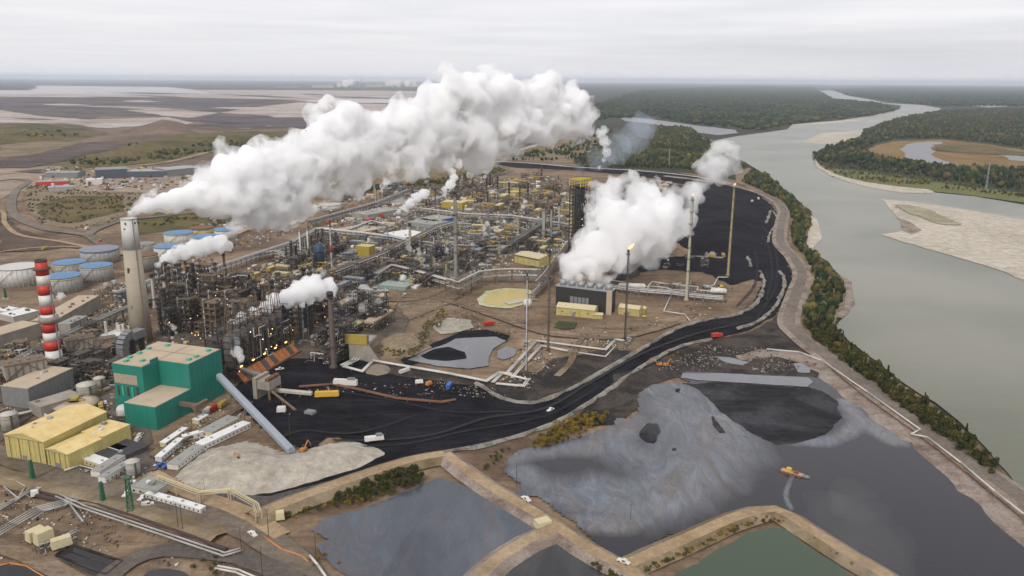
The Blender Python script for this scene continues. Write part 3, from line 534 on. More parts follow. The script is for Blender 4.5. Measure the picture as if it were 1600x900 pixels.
sheet('sludge_delta', [(1060, 597), (1084, 600), (1130, 596), (1200, 602), (1267, 606), (1284, 611), (1307, 626), (1312, 652), (1290, 679), (1240, 692), (1213, 695), (1191, 685), (1164, 668), (1129, 643), (1107, 621), (1090, 606)], .85, earth('wet_black_sludge', [(.006, .005, .006), (.012, .011, .012), (.05, .05, .056), (.012, .011, .012)], .018, rough=.6, b=.4, spec=.06, tracks=.35, tcol=(.05, .05, .058), rot=R(20)), 1.5, 4, 'black wet sludge delta spreading into the pond')
for px in ([(1001, 672), (1012, 662), (1028, 662), (1030, 675), (1022, 692), (1010, 690), (1000, 682)], [(1112, 650), (1122, 660), (1134, 676), (1126, 676), (1114, 664)], [(1056, 607), (1062, 607), (1061, 613), (1054, 611)], [(1052, 700), (1057, 701), (1055, 704), (1051, 703)]):
    sheet('sludge_islet', px, .9, MAT['wet_black_sludge'], .8, 2.5, 'small black sludge islet in the pond')
sheet('scum_pool', [(1063, 590), (1066, 583), (1130, 583), (1200, 587), (1262, 590), (1270, 596), (1262, 604), (1200, 601), (1130, 596), (1090, 594)], .95, M_FILM, .8, 4, 'long grey scum pool along the pond head')
sheet('scum_pool', [(1115, 557), (1140, 558), (1172, 566), (1160, 571), (1135, 567)], .95, M_FILM, 1, 3, 'pale scum patch above the pond')
sheet('scum_pool', [(1240, 568), (1258, 565), (1270, 572), (1264, 582), (1248, 582)], .95, M_FILM, 1, 3, 'small grey pool near the pond head')
sheet('oily_pond', [(487, 828), (500, 815), (525, 805), (560, 795), (595, 785), (625, 770), (650, 762), (682, 747), (700, 750), (750, 767), (800, 790), (812, 802), (833, 813), (835, 837), (800, 857), (767, 877), (747, 900), (690, 950), (560, 960), (545, 900), (522, 885), (505, 870), (495, 852), (515, 842)], .7, M_POND2, 1.0, 3, 'blue-grey oily pond left of the dike')
sheet('dark_pond', [(760, 903), (800, 880), (850, 856), (880, 845), (900, 846), (920, 861), (948, 903), (975, 950), (720, 950)], .7, M_POND3, 1.0, 3, 'dark triangular pond between the dikes')
sheet('green_pond', [(1044, 902), (1089, 879), (1155, 839), (1187, 828), (1209, 824), (1227, 828), (1267, 856), (1311, 883), (1335, 902), (1420, 970), (980, 970)], .7, M_GREENW, 1.0, 3, 'green pond at the bottom edge')
sheet('sludge_bank', [(625, 562), (637, 552), (662, 545), (675, 537), (697, 528), (725, 517), (760, 515), (795, 524), (792, 532), (700, 534), (665, 560), (640, 572)], .55, M_COKE, 1.5, 4, 'black bank of the small scum pond')
sheet('scum_pond', [(637, 562), (662, 549), (697, 537), (712, 529), (775, 526), (790, 532), (770, 546), (762, 560), (765, 571), (732, 576), (687, 572)], .65, M_FILM, 1, 4, 'grey scum pond inside the plant')
sheet('sludge_islet', [(657, 556), (668, 550), (680, 545), (700, 542), (725, 550), (728, 560), (700, 564), (672, 562)], .75, M_COKE, 1, 4, 'black tongue in the grey scum pond')
sheet('scum_pond', [(778, 548), (792, 541), (806, 546), (803, 557), (786, 562), (776, 558)], .65, M_FILM, 1, 4, 'small grey pool beside the scum pond')
sheet('sand_flat', [(675, 510), (700, 496), (735, 500), (740, 512), (712, 520), (690, 522)], .5, M_SAND, 1.5, 5, 'pale sand flat above the scum pond')
sheet('sulphur_rim', [(745, 468), (760, 455), (790, 450), (825, 452), (838, 460), (830, 472), (800, 481), (768, 480), (750, 476)], .5, earth('pale_sulphur_crust', [(.3, .3, .14), (.5, .5, .3), (.6, .6, .42)], .06), 1.5, 4, 'pale crusted rim of the sulphur pond')
sheet('sulphur_pond', [(755, 468), (765, 458), (792, 453.5), (820, 454), (832, 459), (826, 468), (800, 477), (775, 477), (760, 473)], .7, M_YELLOW, 1, 4, 'bright yellow sulphur pond')
sheet('algae_pond', [(864, 510), (873, 501), (903, 503), (897, 513), (880, 514)], .7, M_GREENP, .5, 4, 'small green settling pool')
sheet('concrete_disc', [(567, 577), (575, 571), (590, 568.5), (605, 571), (611, 577), (605, 584), (590, 587), (574, 584)], .6, earth('pale_disc', [(.16, .13, .1), (.28, .23, .18), (.2, .165, .13)], .08), .6, 2, 'pale round patch on the coke ground')
sheet('settling_basin', [(88, 870), (110, 853), (192, 880), (165, 900), (150, 901)], .7, M_BLACKW, .3, 4, 'rectangular black settling basin at the lower left')
sheet('black_pool', [(-60, 905), (0, 882), (45, 884), (75, 900), (90, 930), (-60, 960)], .7, M_BLACKW, 1, 3, 'black oily pool at the corner')
sheet('black_pool', [(215, 905), (235, 891), (265, 887), (290, 893), (300, 905), (280, 930), (230, 930)], .7, M_POND3, 1, 3, 'small dark pool at the bottom left')
sheet('dark_yard', [(-200, 700), (0, 600), (190, 560), (215, 600), (235, 690), (200, 742), (130, 722), (60, 640), (0, 690)], .3, earth('oily_plant_yard', [(.05, .04, .033), (.09, .075, .06), (.15, .12, .095), (.07, .058, .048)], .03, tracks=.3, tcol=(.2, .17, .13), rot=R(65)), 2, 6, 'oily dark yard between the power station buildings')
sheet('dark_yard', [(235, 560), (260, 460), (420, 440), (560, 450), (640, 500), (620, 540), (540, 560), (450, 560), (400, 590), (350, 590)], .3, MAT['oily_plant_yard'], 2, 6, 'oily dark ground under the coker')
sheet('dark_yard', [(420, 425), (460, 395), (600, 330), (760, 290), (900, 310), (905, 400), (860, 440), (740, 440), (640, 440), (560, 450)], .3, earth('plant_ground', [(.07, .057, .045), (.13, .105, .085), (.2, .165, .13), (.1, .08, .065)], .02), 2, 6, 'trodden ground under the process units')
sheet('cleared_ground', [(600, 440), (700, 438), (745, 445), (700, 475), (640, 500), (615, 470)], .4, M_SITE2, 2, 6, 'cleared brown slope under the pipe bridge')
sheet('cleared_ground', [(775, 410), (810, 395), (825, 412), (790, 432), (750, 440)], .4, M_SITE2, 2, 6, 'cleared brown lot beside the yellow warehouse')
sheet('cleared_ground', [(820, 345), (870, 310), (895, 330), (850, 352)], .4, M_SITE2, 2, 6, 'cleared brown lot in the back of the plant')
sheet('cleared_ground', [(710, 330), (740, 318), (800, 300), (830, 315), (770, 335)], .4, M_SITE2, 2, 6, 'cleared brown yard behind the yellow sheds')
# sand heap with real height
def in_poly(x, y, P):
    n = len(P); c = False; j = n-1
    for i in range(n):
        if (P[i][1] > y) != (P[j][1] > y) and x < (P[j][0]-P[i][0])*(y-P[i][1])/(P[j][1]-P[i][1]+1e-9)+P[i][0]: c = not c
        j = i
    return c
def edge_d(x, y, P):
    m = 1e9; n = len(P)
    for i in range(n):
        ax, ay = P[i]; bx_, by_ = P[(i+1) % n]; ux, uy = bx_-ax, by_-ay; L = ux*ux+uy*uy+1e-9
        t = max(0, min(1, ((x-ax)*ux+(y-ay)*uy)/L)); m = min(m, math.hypot(x-ax-ux*t, y-ay-uy*t))
    return m
def hill(name, px, z, m, height, fall, cell, label, nz=.3, ns=30., kind='structure', amp=2, step=8):
    pts = fractal([G(x, y, 0) for x, y in px], amp, step); P = [(p.x, p.y) for p in pts]
    x0 = min(p[0] for p in P); x1 = max(p[0] for p in P); y0 = min(p[1] for p in P); y1 = max(p[1] for p in P)
    nx = int((x1-x0)/cell)+2; ny = int((y1-y0)/cell)+2; idx = {}; v = []; f = []
    for j in range(ny):
        for i in range(nx):
            x = x0+i*cell; y = y0+j*cell
            if in_poly(x, y, P):
                e = min(1, edge_d(x, y, P)/fall); e = e*e*(3-2*e)
                h = height*e*(1-nz+2*nz*(.5+noise.fractal(Vector((x/ns, y/ns, 2)), .8, 2, 4)*.6))
                idx[i, j] = len(v); v.append((x, y, z+h))
            else:
                e = edge_d(x, y, P)
                if e < cell*1.2: idx[i, j] = len(v); v.append((x, y, z-.4))
    for (i, j), a in idx.items():
        q = [idx.get((i, j)), idx.get((i+1, j)), idx.get((i+1, j+1)), idx.get((i, j+1))]
        if None not in q: f.append(tuple(q))
    me = bpy.data.meshes.new(name); me.from_pydata(v, [], f); me.materials.append(m)
    for p in me.polygons: p.use_smooth = True
    o = bpy.data.objects.new(name, me); C.objects.link(o); return tag(o, label, None, None, kind)
hill('sand_heap', [(272, 745), (325, 703), (385, 690), (440, 706), (480, 703), (520, 694), (560, 690), (600, 700), (612, 712), (560, 735), (490, 757), (420, 775), (350, 773), (295, 762)], .4, M_SAND, 7, 26, 2.5, 'pale heap of sand at the edge of the black coke', .45, 25)
hill('scrub_hill', [(86, 257), (187, 228), (262, 217), (345, 213), (420, 212), (505, 212), (505, 222), (430, 228), (362, 232), (310, 243), (262, 252), (190, 260), (150, 263), (98, 262)], .5, M_OLIVE, 26, 160, 22, 'olive green reclaimed hill', .3, 200, amp=10, step=60)
hill('spoil_heap', [(168, 205), (200, 198), (262, 195), (330, 200), (350, 208), (300, 212), (230, 213), (180, 210)], .6, M_MINE, 42, 260, 35, 'brown spoil heap at the mine edge', .3, 250, amp=10, step=60)
hill('scrub_hill', [(-500, 226), (-200, 205), (0, 200), (100, 198), (160, 210), (120, 218), (0, 228), (-400, 250)], .6, M_OLIVE, 25, 160, 30, 'olive hill at the left edge', .3, 250, amp=10, step=60)
hill('embankment', [(440, 308), (460, 296), (520, 290), (600, 274), (680, 258), (745, 262), (770, 272), (740, 283), (690, 293), (620, 299), (560, 304), (500, 309)], .5, M_OCHRE, 20, 70, 12, 'scrub-covered embankment behind the process units', .3, 90, amp=5, step=25)
sheet('coke_dusted_ground', [(900, 330), (930, 290), (1000, 280), (1070, 290), (1040, 320), (1000, 360), (985, 400), (1000, 430), (960, 440), (930, 400)], .4, M_DUSTY, 3, 8, 'dark dusty ground left of the coke field')
hill('coke_heap', [(1045, 330), (1080, 305), (1160, 310), (1198, 345), (1203, 385), (1185, 400), (1120, 396), (1050, 396), (1020, 380)], .5, M_COKE, 9, 40, 5, 'broad black coke heap', .35, 60)
hill('soil_heap', [(1040, 395), (1055, 372), (1072, 385), (1078, 397), (1060, 404)], 3, M_SITE, 6, 20, 3, 'brown soil heap by the coke field', .3, 20)
hill('slope', [(655, 520), (668, 500), (690, 478), (700, 492), (680, 512), (668, 535), (680, 545), (640, 562), (590, 560), (575, 545), (600, 530)], .6, M_OCHRE, 8, 18, 3, 'scrubby slope beside the retaining wall', .4, 25)
# roads, dikes and berms
ribbon('haul_road', [(1700, 872), (1600, 788), (1522, 733), (1444, 678), (1355, 610), (1289, 560), (1249, 528), (1232, 504), (1244, 462), (1253, 432), (1240, 406), (1219, 380), (1221, 350), (1224, 331), (1210, 314), (1180, 300), (1120, 286), (1040, 276)], 11, 1.4, M_GREYROAD, 1.0, 5, 'grey gravel haul road along the river', mside=M_SHORE)
ribbon('pond_bank', [(1680, 905), (1600, 832), (1555, 793), (1506, 748), (1466, 712), (1430, 685), (1395, 663), (1366, 640), (1325, 612), (1285, 578), (1245, 555)], 12, .8, M_SHORE, .6, 4, 'pale eroded bank along the pond edge', wob=2.2)
ribbon('bank_road', [(1240, 406), (1215, 390)], 6, 1.5, M_GREYROAD, .5)
ribbon('bank_track', [(1252, 440), (1272, 436), (1282, 428), (1275, 420), (1262, 418)], 5, 1.6, M_TAN, .3, 1, 'narrow looping track on the river bank')
DA = [(395, 815), (440, 797), (540, 760), (640, 727), (695, 717)]
ribbon('dike_road', DA, 7.5, .8, M_TAN, 2.4, 6, 'tan dike road above the oily pond', mside=M_OCHRE)
ribbon('dike_road', [(695, 716), (760, 764), (830, 806), (870, 832), (930, 872), (980, 898), (1010, 925)], 7, .8, M_TAN, 2.2, 4.5, 'tan dike road between the two ponds', mside=M_SHORE)
ribbon('dike_road', [(975, 893), (1050, 860), (1150, 816), (1210, 804), (1262, 834), (1330, 877), (1375, 903), (1440, 950)], 7, .8, M_TAN, 2.2, 5, 'tan dike road around the green pond', mside=M_OCHRE)
ribbon('dike_road', [(872, 834), (825, 852), (775, 885), (730, 930)], 7, .8, M_TAN, 2.2, 5, 'tan spur dike behind the dark pond', mside=M_SHORE)
BER = [([(745, 600), (785, 624), (830, 631), (882, 614), (960, 571), (1010, 542), (1060, 514), (1110, 500), (1150, 493), (1180, 475), (1194, 445), (1188, 425)], 2.0, 'pale rubble berm inside the black haul road'),
       ([(440, 790), (540, 752), (640, 722), (700, 708), (760, 697), (850, 670), (905, 641), (950, 611), (1005, 573), (1055, 546), (1110, 531)], 2.0, 'pale rubble berm outside the black haul road'),
       ([(1150, 516), (1190, 500), (1216, 472), (1226, 440), (1218, 425)], 1.8, 'pale berm between coke track and gravel road'),
       ([(1197, 350), (1205, 330), (1215, 345), (1203, 365), (1201, 380)], 1.5, 'thin pale berm at the top of the coke field'),
       ([(985, 410), (1040, 402), (1090, 402), (1130, 404)], 1.2, 'thin pale windrow across the coke field'),
       ([(1168, 402), (1172, 412), (1174, 419)], 1.5, 'short pale berm on the coke field'),
       ([(640, 727), (700, 700)], .8, 'short pale berm at the road fork')]
for px, w, lab in BER[:-1]:
    ribbon('rubble_berm', px, w, .5, M_BERM, 1.0, 1.0, lab, wob=1.6)
ribbon('service_road', [(-100, 685), (0, 712), (80, 738), (170, 765), (260, 790), (340, 812), (400, 835), (450, 870), (500, 930)], 17, .5, earth('brown_service_road', [(.11, .085, .062), (.165, .13, .097), (.22, .175, .135)], .02, b=.2, tracks=.4, tcol=(.09, .07, .052), rot=R(-25)), .1, 0, 'wide brown service road at the lower left', wob=1)
ribbon('service_road', [(-100, 820), (0, 855), (60, 880), (110, 905), (160, 940)], 9, .5, M_SITE2, .1, 0, 'brown track by the settling basin', wob=1)
ribbon('service_road', [(160, 915), (200, 880), (260, 862), (330, 866), (400, 880), (470, 915)], 12, .55, earth('dark_gravel', [(.08, .068, .058), (.12, .1, .085), (.17, .145, .12)], .03), .1, 0, 'dark gravel road along the bottom edge', wob=1)
ribbon('service_road', [(230, 740), (205, 700), (175, 660), (165, 620), (185, 590)], 14, .55, MAT['dark_gravel'], .1, 0, 'yard road between yellow and green buildings', wob=1)
ribbon('service_road', [(235, 742), (290, 770), (350, 790), (400, 812), (440, 840)], 10, .55, M_TAN, .1, 0, 'pale track past the sand heap', wob=1)
ribbon('site_road', [(-300, 240), (-60, 236), (0, 238), (100, 235), (200, 230), (300, 218), (420, 212)], 60, .7, M_TAIL, .1, 0, 'pale far haul road', wob=8)
ribbon('site_road', [(-300, 262), (0, 254), (86, 246), (150, 234), (187, 224)], 40, .8, M_MINE, .1, 0, 'brown bench road', wob=8)
ribbon('site_road', [(-200, 290), (0, 272), (80, 268), (180, 262), (270, 252), (352, 231), (420, 225)], 24, .8, M_TAN, .1, 0, 'tan road at the foot of the green hill', wob=2)
ribbon('site_road', [(-100, 300), (0, 283), (30, 281), (44, 285), (24, 300), (18, 325), (32, 344), (72, 359), (105, 364), (137, 369), (155, 380), (170, 390)], 14, .9, M_GREYROAD, .1, 0, 'looping grey road left of the tank farm', wob=.5)
ribbon('site_road', [(137, 369), (150, 360), (190, 346), (240, 340), (330, 330)], 13, .9, M_GREYROAD, .1, 0, 'grey branch road behind the tanks', wob=.5)
ribbon('site_road', [(-60, 330), (0, 330), (8, 350), (30, 368), (90, 378), (150, 390), (200, 400)], 7, .9, M_TAN, .1, 0, 'tan track below the looping road', wob=1)
ribbon('site_road', [(0, 395), (60, 388), (130, 388), (180, 398)], 5, .9, M_TAN, .1, 0, 'thin tan track behind the tanks', wob=1)
ribbon('site_road', [(200, 430), (300, 395), (400, 352), (470, 325), (540, 310)], 16, .6, M_TAN, .1, 0, 'tan road beside the long pipe rack', wob=1)
ribbon('site_road', [(775, 245), (884, 214), (915, 200), (905, 175)], 22, .8, M_TAIL, .1, 0, 'pale road behind the plume', wob=2)
ribbon('site_road', [(540, 302), (620, 296), (700, 290), (780, 288)], 10, .7, M_TAN, .1, 0, 'tan road at the foot of the embankment', wob=1)
ribbon('site_road', [(560, 322), (640, 330), (700, 320), (760, 300)], 10, .7, M_TAN, .1, 0, 'tan road by the flat grey warehouse', wob=1)
ribbon('site_road', [(690, 470), (720, 478), (790, 502), (850, 522), (900, 528), (960, 530), (1010, 520), (1060, 505)], 8, .6, M_SITE2, .1, 0, 'rutted service track below the sulphur pond', wob=1)
ribbon('site_road', [(910, 528), (900, 545), (890, 570), (870, 590)], 5, .65, M_SITE2, .1, 0, 'short brown track to the pipe loop', wob=1)
ribbon('site_road', [(580, 470), (650, 470), (700, 450), (730, 432)], 7, .6, M_SITE2, .1, 0, 'rutted track along the pipe bridge', wob=1)
ribbon('rail_bed', [(770, 253), (830, 256), (900, 262), (1000, 268), (1080, 276), (1140, 288)], 12, 1.0, M_TAILW, .1, 0, 'pale track along the black bench', wob=1)

# streaks of the far flats
rs = random.Random(12)
for k in range(26):
    y = rs.choice([rs.uniform(153, 180), rs.uniform(144, 152), rs.uniform(184, 204)]); x = rs.uniform(-60, 420) if y > 152 else rs.uniform(-50, 760); w = rs.uniform(40, 170); h = rs.uniform(.7, 2.6)*(.6 if y < 152 else 1); sl_ = rs.uniform(-.02, .05)
    dark = rs.random() < (.65 if y > 181 or y < 152 else .3)
    far('mine_streak', [(x, y), (x+w*.4, y-h+sl_*w*.4), (x+w, y+sl_*w), (x+w*.5, y+h+sl_*w*.5)], .7+.01*k, M_DARKMINE if dark else M_TAIL, ('thin dark' if dark else 'thin pale')+' streak across the far mine flats')
for px, lab in (([(0, 250), (60, 240), (110, 228), (150, 222), (220, 224), (160, 236), (100, 250), (40, 262), (0, 262)], 'dark wet bench below the left hill'), ([(20, 268), (60, 264), (140, 262), (60, 270)], 'dark strip left of the distant yard')):
    far('mine_bench', px, .75, earth('umber_bench', [(.035, .028, .028), (.075, .055, .048), (.15, .11, .085)], .004, tracks=.5, tcol=(.2, .15, .12)), lab)
far('rust_slope', [(0, 222), (60, 220), (130, 222), (90, 236), (30, 244), (0, 246)], .7, M_OCHRE, 'rusty brown slope at the left edge')
far('rust_slope', [(0, 330), (30, 360), (90, 376), (140, 388), (100, 386), (40, 392), (0, 392)], .5, earth('dark_brown_slope', [(.05, .034, .026), (.1, .068, .05), (.17, .12, .09)], .012), 'dark brown slope below the looping road')
# settling basin walls and wheel tracks on the coke
m = MB(); Lb = [G(88, 870), G(110, 853), G(192, 880), G(165, 901)]
for a, b_ in zip(Lb, Lb[1:]+Lb[:1]): m.bar(a+Vector((0, 0, .9)), b_+Vector((0, 0, .9)), 1.0)
a = (Lb[0]+Lb[1])/2; b_ = (Lb[2]+Lb[3])/2; a.z = b_.z = .9; m.bar(a, b_, .6); o = m.build('basin_wall', M_DUSTY); tag(o, 'dark kerb and divider of the rectangular settling basin', 'basin wall')
M_TRK = earth('paler_coke_track', [(.014, .014, .017), (.03, .029, .033), (.012, .012, .015)], .05, b=.4)
for k, px in enumerate(([(520, 690), (600, 690), (680, 680), (760, 655), (850, 640), (920, 600), (1000, 555), (1080, 525), (1160, 505)], [(560, 700), (640, 695), (730, 675), (850, 652), (930, 610)], [(500, 610), (600, 625), (700, 645), (800, 645)], [(430, 690), (470, 675), (540, 680), (600, 668), (650, 650)], [(1180, 500), (1210, 450), (1212, 400), (1195, 360), (1160, 330)], [(1196, 470), (1205, 420), (1188, 370), (1120, 340)], [(1150, 480), (1180, 440), (1175, 390), (1130, 365), (1080, 370)])):
    for of in (0, 2.2):
        L = [(x+of, y+of*.4) for x, y in px]; ribbon('wheel_track', L, .9 if k != 0 else 1.6, .42+.01*k, M_TRK, .05, 0, 'curving paler wheel track on the black coke', wob=.5)

far('sand_streak', [(1392, 318), (1430, 322), (1480, 340), (1500, 352), (1470, 350), (1425, 334)], 1.5, earth('olive_sand', [(.2, .19, .11), (.3, .27, .18), (.4, .35, .26)], .02), 'olive damp streak on the large sand island')
far('marsh_patch', [(1460, 226), (1530, 226), (1600, 238), (1600, 243), (1530, 240), (1470, 236)], 1.5, M_OLIVE, 'olive grass patch in the marsh meadow')
ribbon('eroded_bank', [(-40, 733), (40, 757), (130, 779), (220, 805), (300, 831), (340, 845)], 2, .5, M_OCHRE, 1.5, 7, 'eroded brown bank between service road and pipe trench', wob=2.0)
# ---------------- vegetation ----------------
def leafmat(name='leaves', attr='tone'):
    m, t, p, o = node_mat(name); a = t.nodes.new('ShaderNodeAttribute'); a.attribute_name = attr
    n = ramp(t, tex_noise(t, .9, 3, .7), [(.3, (.55, .55, .55)), (.7, (1.3, 1.3, 1.3))])
    t.links.new(mixc(t, .8, a.outputs['Color'], n, 'MULTIPLY'), p.inputs['Base Color']); p.inputs['Roughness'].default_value = .9
    p.inputs['Specular IOR Level'].default_value = .1
    return m
M_LEAF = leafmat()
M_BARK = paint('bark', (.09, .065, .045), .95)
def tmpl_conifer(n=6):
    v = []; f = []
    for z0, z1, r in ((.12, .65, .2), (.42, 1.0, .13)):
        b = len(v); v.append((0, 0, z1))
        for k in range(n): a = 6.283*k/n+z0; v.append((r*math.cos(a)*(1+.25*((k*7) % 3-1)), r*math.sin(a)*(1+.2*((k*5) % 3-1)), z0+.05*((k*3) % 2)))
        for k in range(n): f.append((b, b+1+k, b+1+(k+1) % n))
    return np.array(v), np.array(f)
def tmpl_blob(sub=1, seed=3, hi=.45):
    rg = random.Random(seed); v, f = ICO[sub]
    return np.array([(p.x*.42*(1+rg.uniform(-.3, .3)), p.y*.42*(1+rg.uniform(-.3, .3)), .52+p.z*hi*(1+rg.uniform(-.25, .2))) for p in v]), np.array(f)
TM = [tmpl_conifer(), tmpl_conifer(5), tmpl_blob(1, 3), tmpl_blob(1, 5), tmpl_blob(2, 8)]
PAL = {'green': [(.032, .042, .013), (.055, .06, .018), (.04, .048, .02), (.085, .08, .022)],
       'dark': [(.012, .026, .012), (.018, .034, .014), (.022, .038, .018)],
       'gold': [(.22, .14, .02), (.30, .18, .02), (.16, .13, .03)], 'rust': [(.15, .07, .02), (.19, .10, .03), (.11, .065, .025)],
       'olive': [(.08, .075, .02), (.12, .10, .028), (.055, .06, .02)], 'brown': [(.085, .065, .035), (.11, .08, .045), (.07, .055, .03)]}
def proj(p):
    d = p-Vector((0, 0, CH)); f = d.dot(_f)
    return (800+FPX*d.dot(_r)/f, 450-FPX*d.dot(_u)/f) if f > 1 else (-9999, 0)
def scatter(px, spacing, z, seed=1, margin=120, density=None):
    """jittered points inside the traced outline, kept where the camera (or one a step aside) can see them"""
    P = [(q.x, q.y) for q in fractal([G(x, y, z) for x, y in px], spacing*.6, spacing*2)]
    A = np.array(P); x0, y0 = A.min(0); x1, y1 = A.max(0); rg = np.random.RandomState(seed)
    gx, gy = np.meshgrid(np.arange(x0, x1, spacing), np.arange(y0, y1, spacing)); gx = gx.ravel(); gy = gy.ravel()
    gx = gx+rg.uniform(-.5, .5, gx.size)*spacing; gy = gy+rg.uniform(-.5, .5, gy.size)*spacing
    ins = np.zeros(gx.size, bool); j = len(P)-1
    for i in range(len(P)):
        c = ((P[i][1] > gy) != (P[j][1] > gy)) & (gx < (P[j][0]-P[i][0])*(gy-P[i][1])/(P[j][1]-P[i][1]+1e-9)+P[i][0]); ins ^= c; j = i
    gx = gx[ins]; gy = gy[ins]
    sx = 800+FPX*gx/(gy*math.cos(PITCH)+1e-6); ok = (sx > -margin) & (sx < 1600+margin) & (gy > 200)
    gx = gx[ok]; gy = gy[ok]
    if density:
        k = np.array([noise.noise(Vector((a/density[0], b/density[0], 5))) > density[1] for a, b in zip(gx, gy)], bool)
        if len(k): gx = gx[k]; gy = gy[k]
    return gx, gy
def forest(name, px, spacing, z, mix, hr, label, seed=1, width=1.0, density=None, conifer=.4, pts=None):
    gx, gy = pts if pts is not None else scatter(px, spacing, z, seed, density=density)
    n = len(gx); rg = np.random.RandomState(seed+50)
    if n == 0: return
    V = []; F = []; K = []; off = 0
    pick = rg.uniform(0, 1, n)
    clump = np.array([noise.noise(Vector((a/(spacing*9), b/(spacing*9), 9))) for a, b in zip(gx, gy)])
    names = list(mix); w = np.array([mix[q] for q in names], float); w /= w.sum()
    kind = rg.choice(len(names), n, p=w)
    cl = np.array([PAL[names[k]][rg.randint(len(PAL[names[k]]))] for k in kind])
    cl = cl*(1+.55*np.clip(clump, -.6, .8))[:, None]
    ti = np.where(pick < conifer, rg.randint(0, 2, n), rg.randint(2, 4, n))
    for t in range(4):
        s = np.where(ti == t)[0]
        if not len(s): continue
        tv, tf = TM[t]; h = rg.uniform(hr[0], hr[1], len(s))*(1+.5*clump[s]); a = rg.uniform(0, 6.28, len(s)); wd = h*width*(rg.uniform(.8, 1.25, len(s)))*(1 if t > 1 else 1.1)
        x = tv[None, :, 0]*np.cos(a)[:, None]-tv[None, :, 1]*np.sin(a)[:, None]; y = tv[None, :, 0]*np.sin(a)[:, None]+tv[None, :, 1]*np.cos(a)[:, None]
        vv = np.stack([x*wd[:, None]+gx[s][:, None], y*wd[:, None]+gy[s][:, None], tv[None, :, 2]*h[:, None]+z-.1], -1).reshape(-1, 3)
        ff = (tf[None]+(np.arange(len(s))*len(tv))[:, None, None]+off).reshape(-1, 3); off += len(vv)
        V.append(vv); F.append(ff); K.append(np.repeat(cl[s], len(tv), 0))
    V = np.concatenate(V).astype(np.float32); F = np.concatenate(F).astype(np.int32); K = np.concatenate(K).astype(np.float32)
    me = bpy.data.meshes.new(name); me.vertices.add(len(V)); me.vertices.foreach_set('co', V.ravel()); me.loops.add(F.size); me.loops.foreach_set('vertex_index', F.ravel())
    me.polygons.add(len(F)); me.polygons.foreach_set('loop_start', np.arange(0, F.size, 3, dtype=np.int32)); me.polygons.foreach_set('loop_total', np.full(len(F), 3, np.int32))
    at = me.attributes.new('tone', 'FLOAT_COLOR', 'POINT'); at.data.foreach_set('color', np.hstack([K, np.ones((len(K), 1), np.float32)]).ravel())
    me.update(calc_edges=True); me.materials.append(M_LEAF)
    o = bpy.data.objects.new(name, me); C.objects.link(o); tag(o, label, None, None, 'stuff'); return o
FOR = dict(
 near=[(905, 262), (900, 250), (960, 232), (945, 212), (985, 197), (1075, 200), (1108, 222), (1112, 238), (1140, 250), (1165, 262), (1112, 268), (1000, 262)],
 farleft=[(905, 190), (930, 165), (1000, 142), (1160, 134), (1270, 137), (1300, 155), (1370, 162), (1400, 172), (1360, 182), (1240, 193), (1190, 205), (1150, 200), (1090, 195), (1020, 183), (960, 185)],
 right=[(1272, 242), (1292, 232), (1345, 217), (1352, 205), (1400, 187), (1470, 174), (1600, 170), (1750, 172), (1800, 240), (1640, 236), (1540, 223), (1469, 216), (1397, 218), (1365, 225), (1343, 236), (1372, 248), (1431, 255), (1487, 262), (1544, 265), (1640, 266), (1800, 285), (1800, 320), (1600, 300), (1500, 286), (1400, 271), (1300, 258), (1276, 252)],
 horizon=[(1300, 141), (1330, 150), (1400, 160), (1470, 166), (1600, 166), (1800, 170), (1800, 140), (1600, 136), (1400, 135)])
forest('riverside_forest', FOR['near'], 13, .6, {'dark': 4, 'green': 4, 'olive': 2, 'gold': .12, 'brown': .6}, (9, 16), 'mixed dark forest between the plant and the river bend', 2, .9)
forest('far_forest', FOR['farleft'], 42, .2, {'dark': 6, 'green': 3, 'brown': .5}, (14, 22), 'hazy far forest left of the river', 3, 2.0, conifer=.2)
forest('river_forest', FOR['right'], 17, 1.1, {'dark': 5, 'green': 2.5, 'olive': .8, 'brown': 1.4, 'rust': .1}, (10, 18), 'dense autumn forest on the far river bank', 4, .95)
forest('far_forest', FOR['horizon'], 60, .2, {'dark': 5, 'green': 2}, (14, 22), 'hazy far forest right of the river', 5, 2.6, conifer=.2)
forest('shore_trees', [(1276, 252), (1340, 264), (1450, 280), (1600, 302), (1800, 325), (1600, 310), (1500, 298), (1420, 290), (1330, 279), (1290, 266)], 13, 1.1, {'olive': 3, 'green': 2, 'brown': 1}, (4, 9), 'low bushes along the far river bank', 6, 1.1, density=(60, -.1))
forest('hill_scrub', [(100, 257), (187, 230), (262, 220), (345, 216), (500, 214), (500, 221), (362, 230), (310, 241), (262, 250), (190, 258), (150, 261)], 26, 12, {'olive': 3, 'green': 2, 'dark': 1, 'gold': .4}, (7, 13), 'scattered scrub on the green hill', 7, 1.4, density=(150, -.05), conifer=.1)
forest('hill_scrub', [(-60, 224), (0, 205), (100, 200), (155, 209), (118, 216), (0, 224)], 40, 16, {'olive': 3, 'green': 1, 'gold': .6}, (7, 12), 'scattered scrub on the left hill', 8, 1.4, density=(150, .1), conifer=.1)
forest('bank_scrub', [(450, 306), (460, 294), (520, 288), (580, 276), (640, 262), (700, 254), (765, 262), (790, 268), (745, 280), (690, 290), (620, 296), (560, 301)], 9, 8, {'olive': 3, 'brown': 3, 'green': 2, 'dark': 1, 'gold': .5}, (5, 10), 'brown and green scrub on the embankment', 9, 1.2, density=(50, -.12), conifer=.1)
forest('bank_scrub', [(800, 252), (800, 242), (860, 236), (900, 222), (900, 214), (960, 212), (940, 235), (905, 250)], 17, .5, {'dark': 3, 'green': 2, 'olive': 1}, (7, 12), 'patch of wood behind the plant', 10, 1.1, density=(90, -.1), conifer=.4)
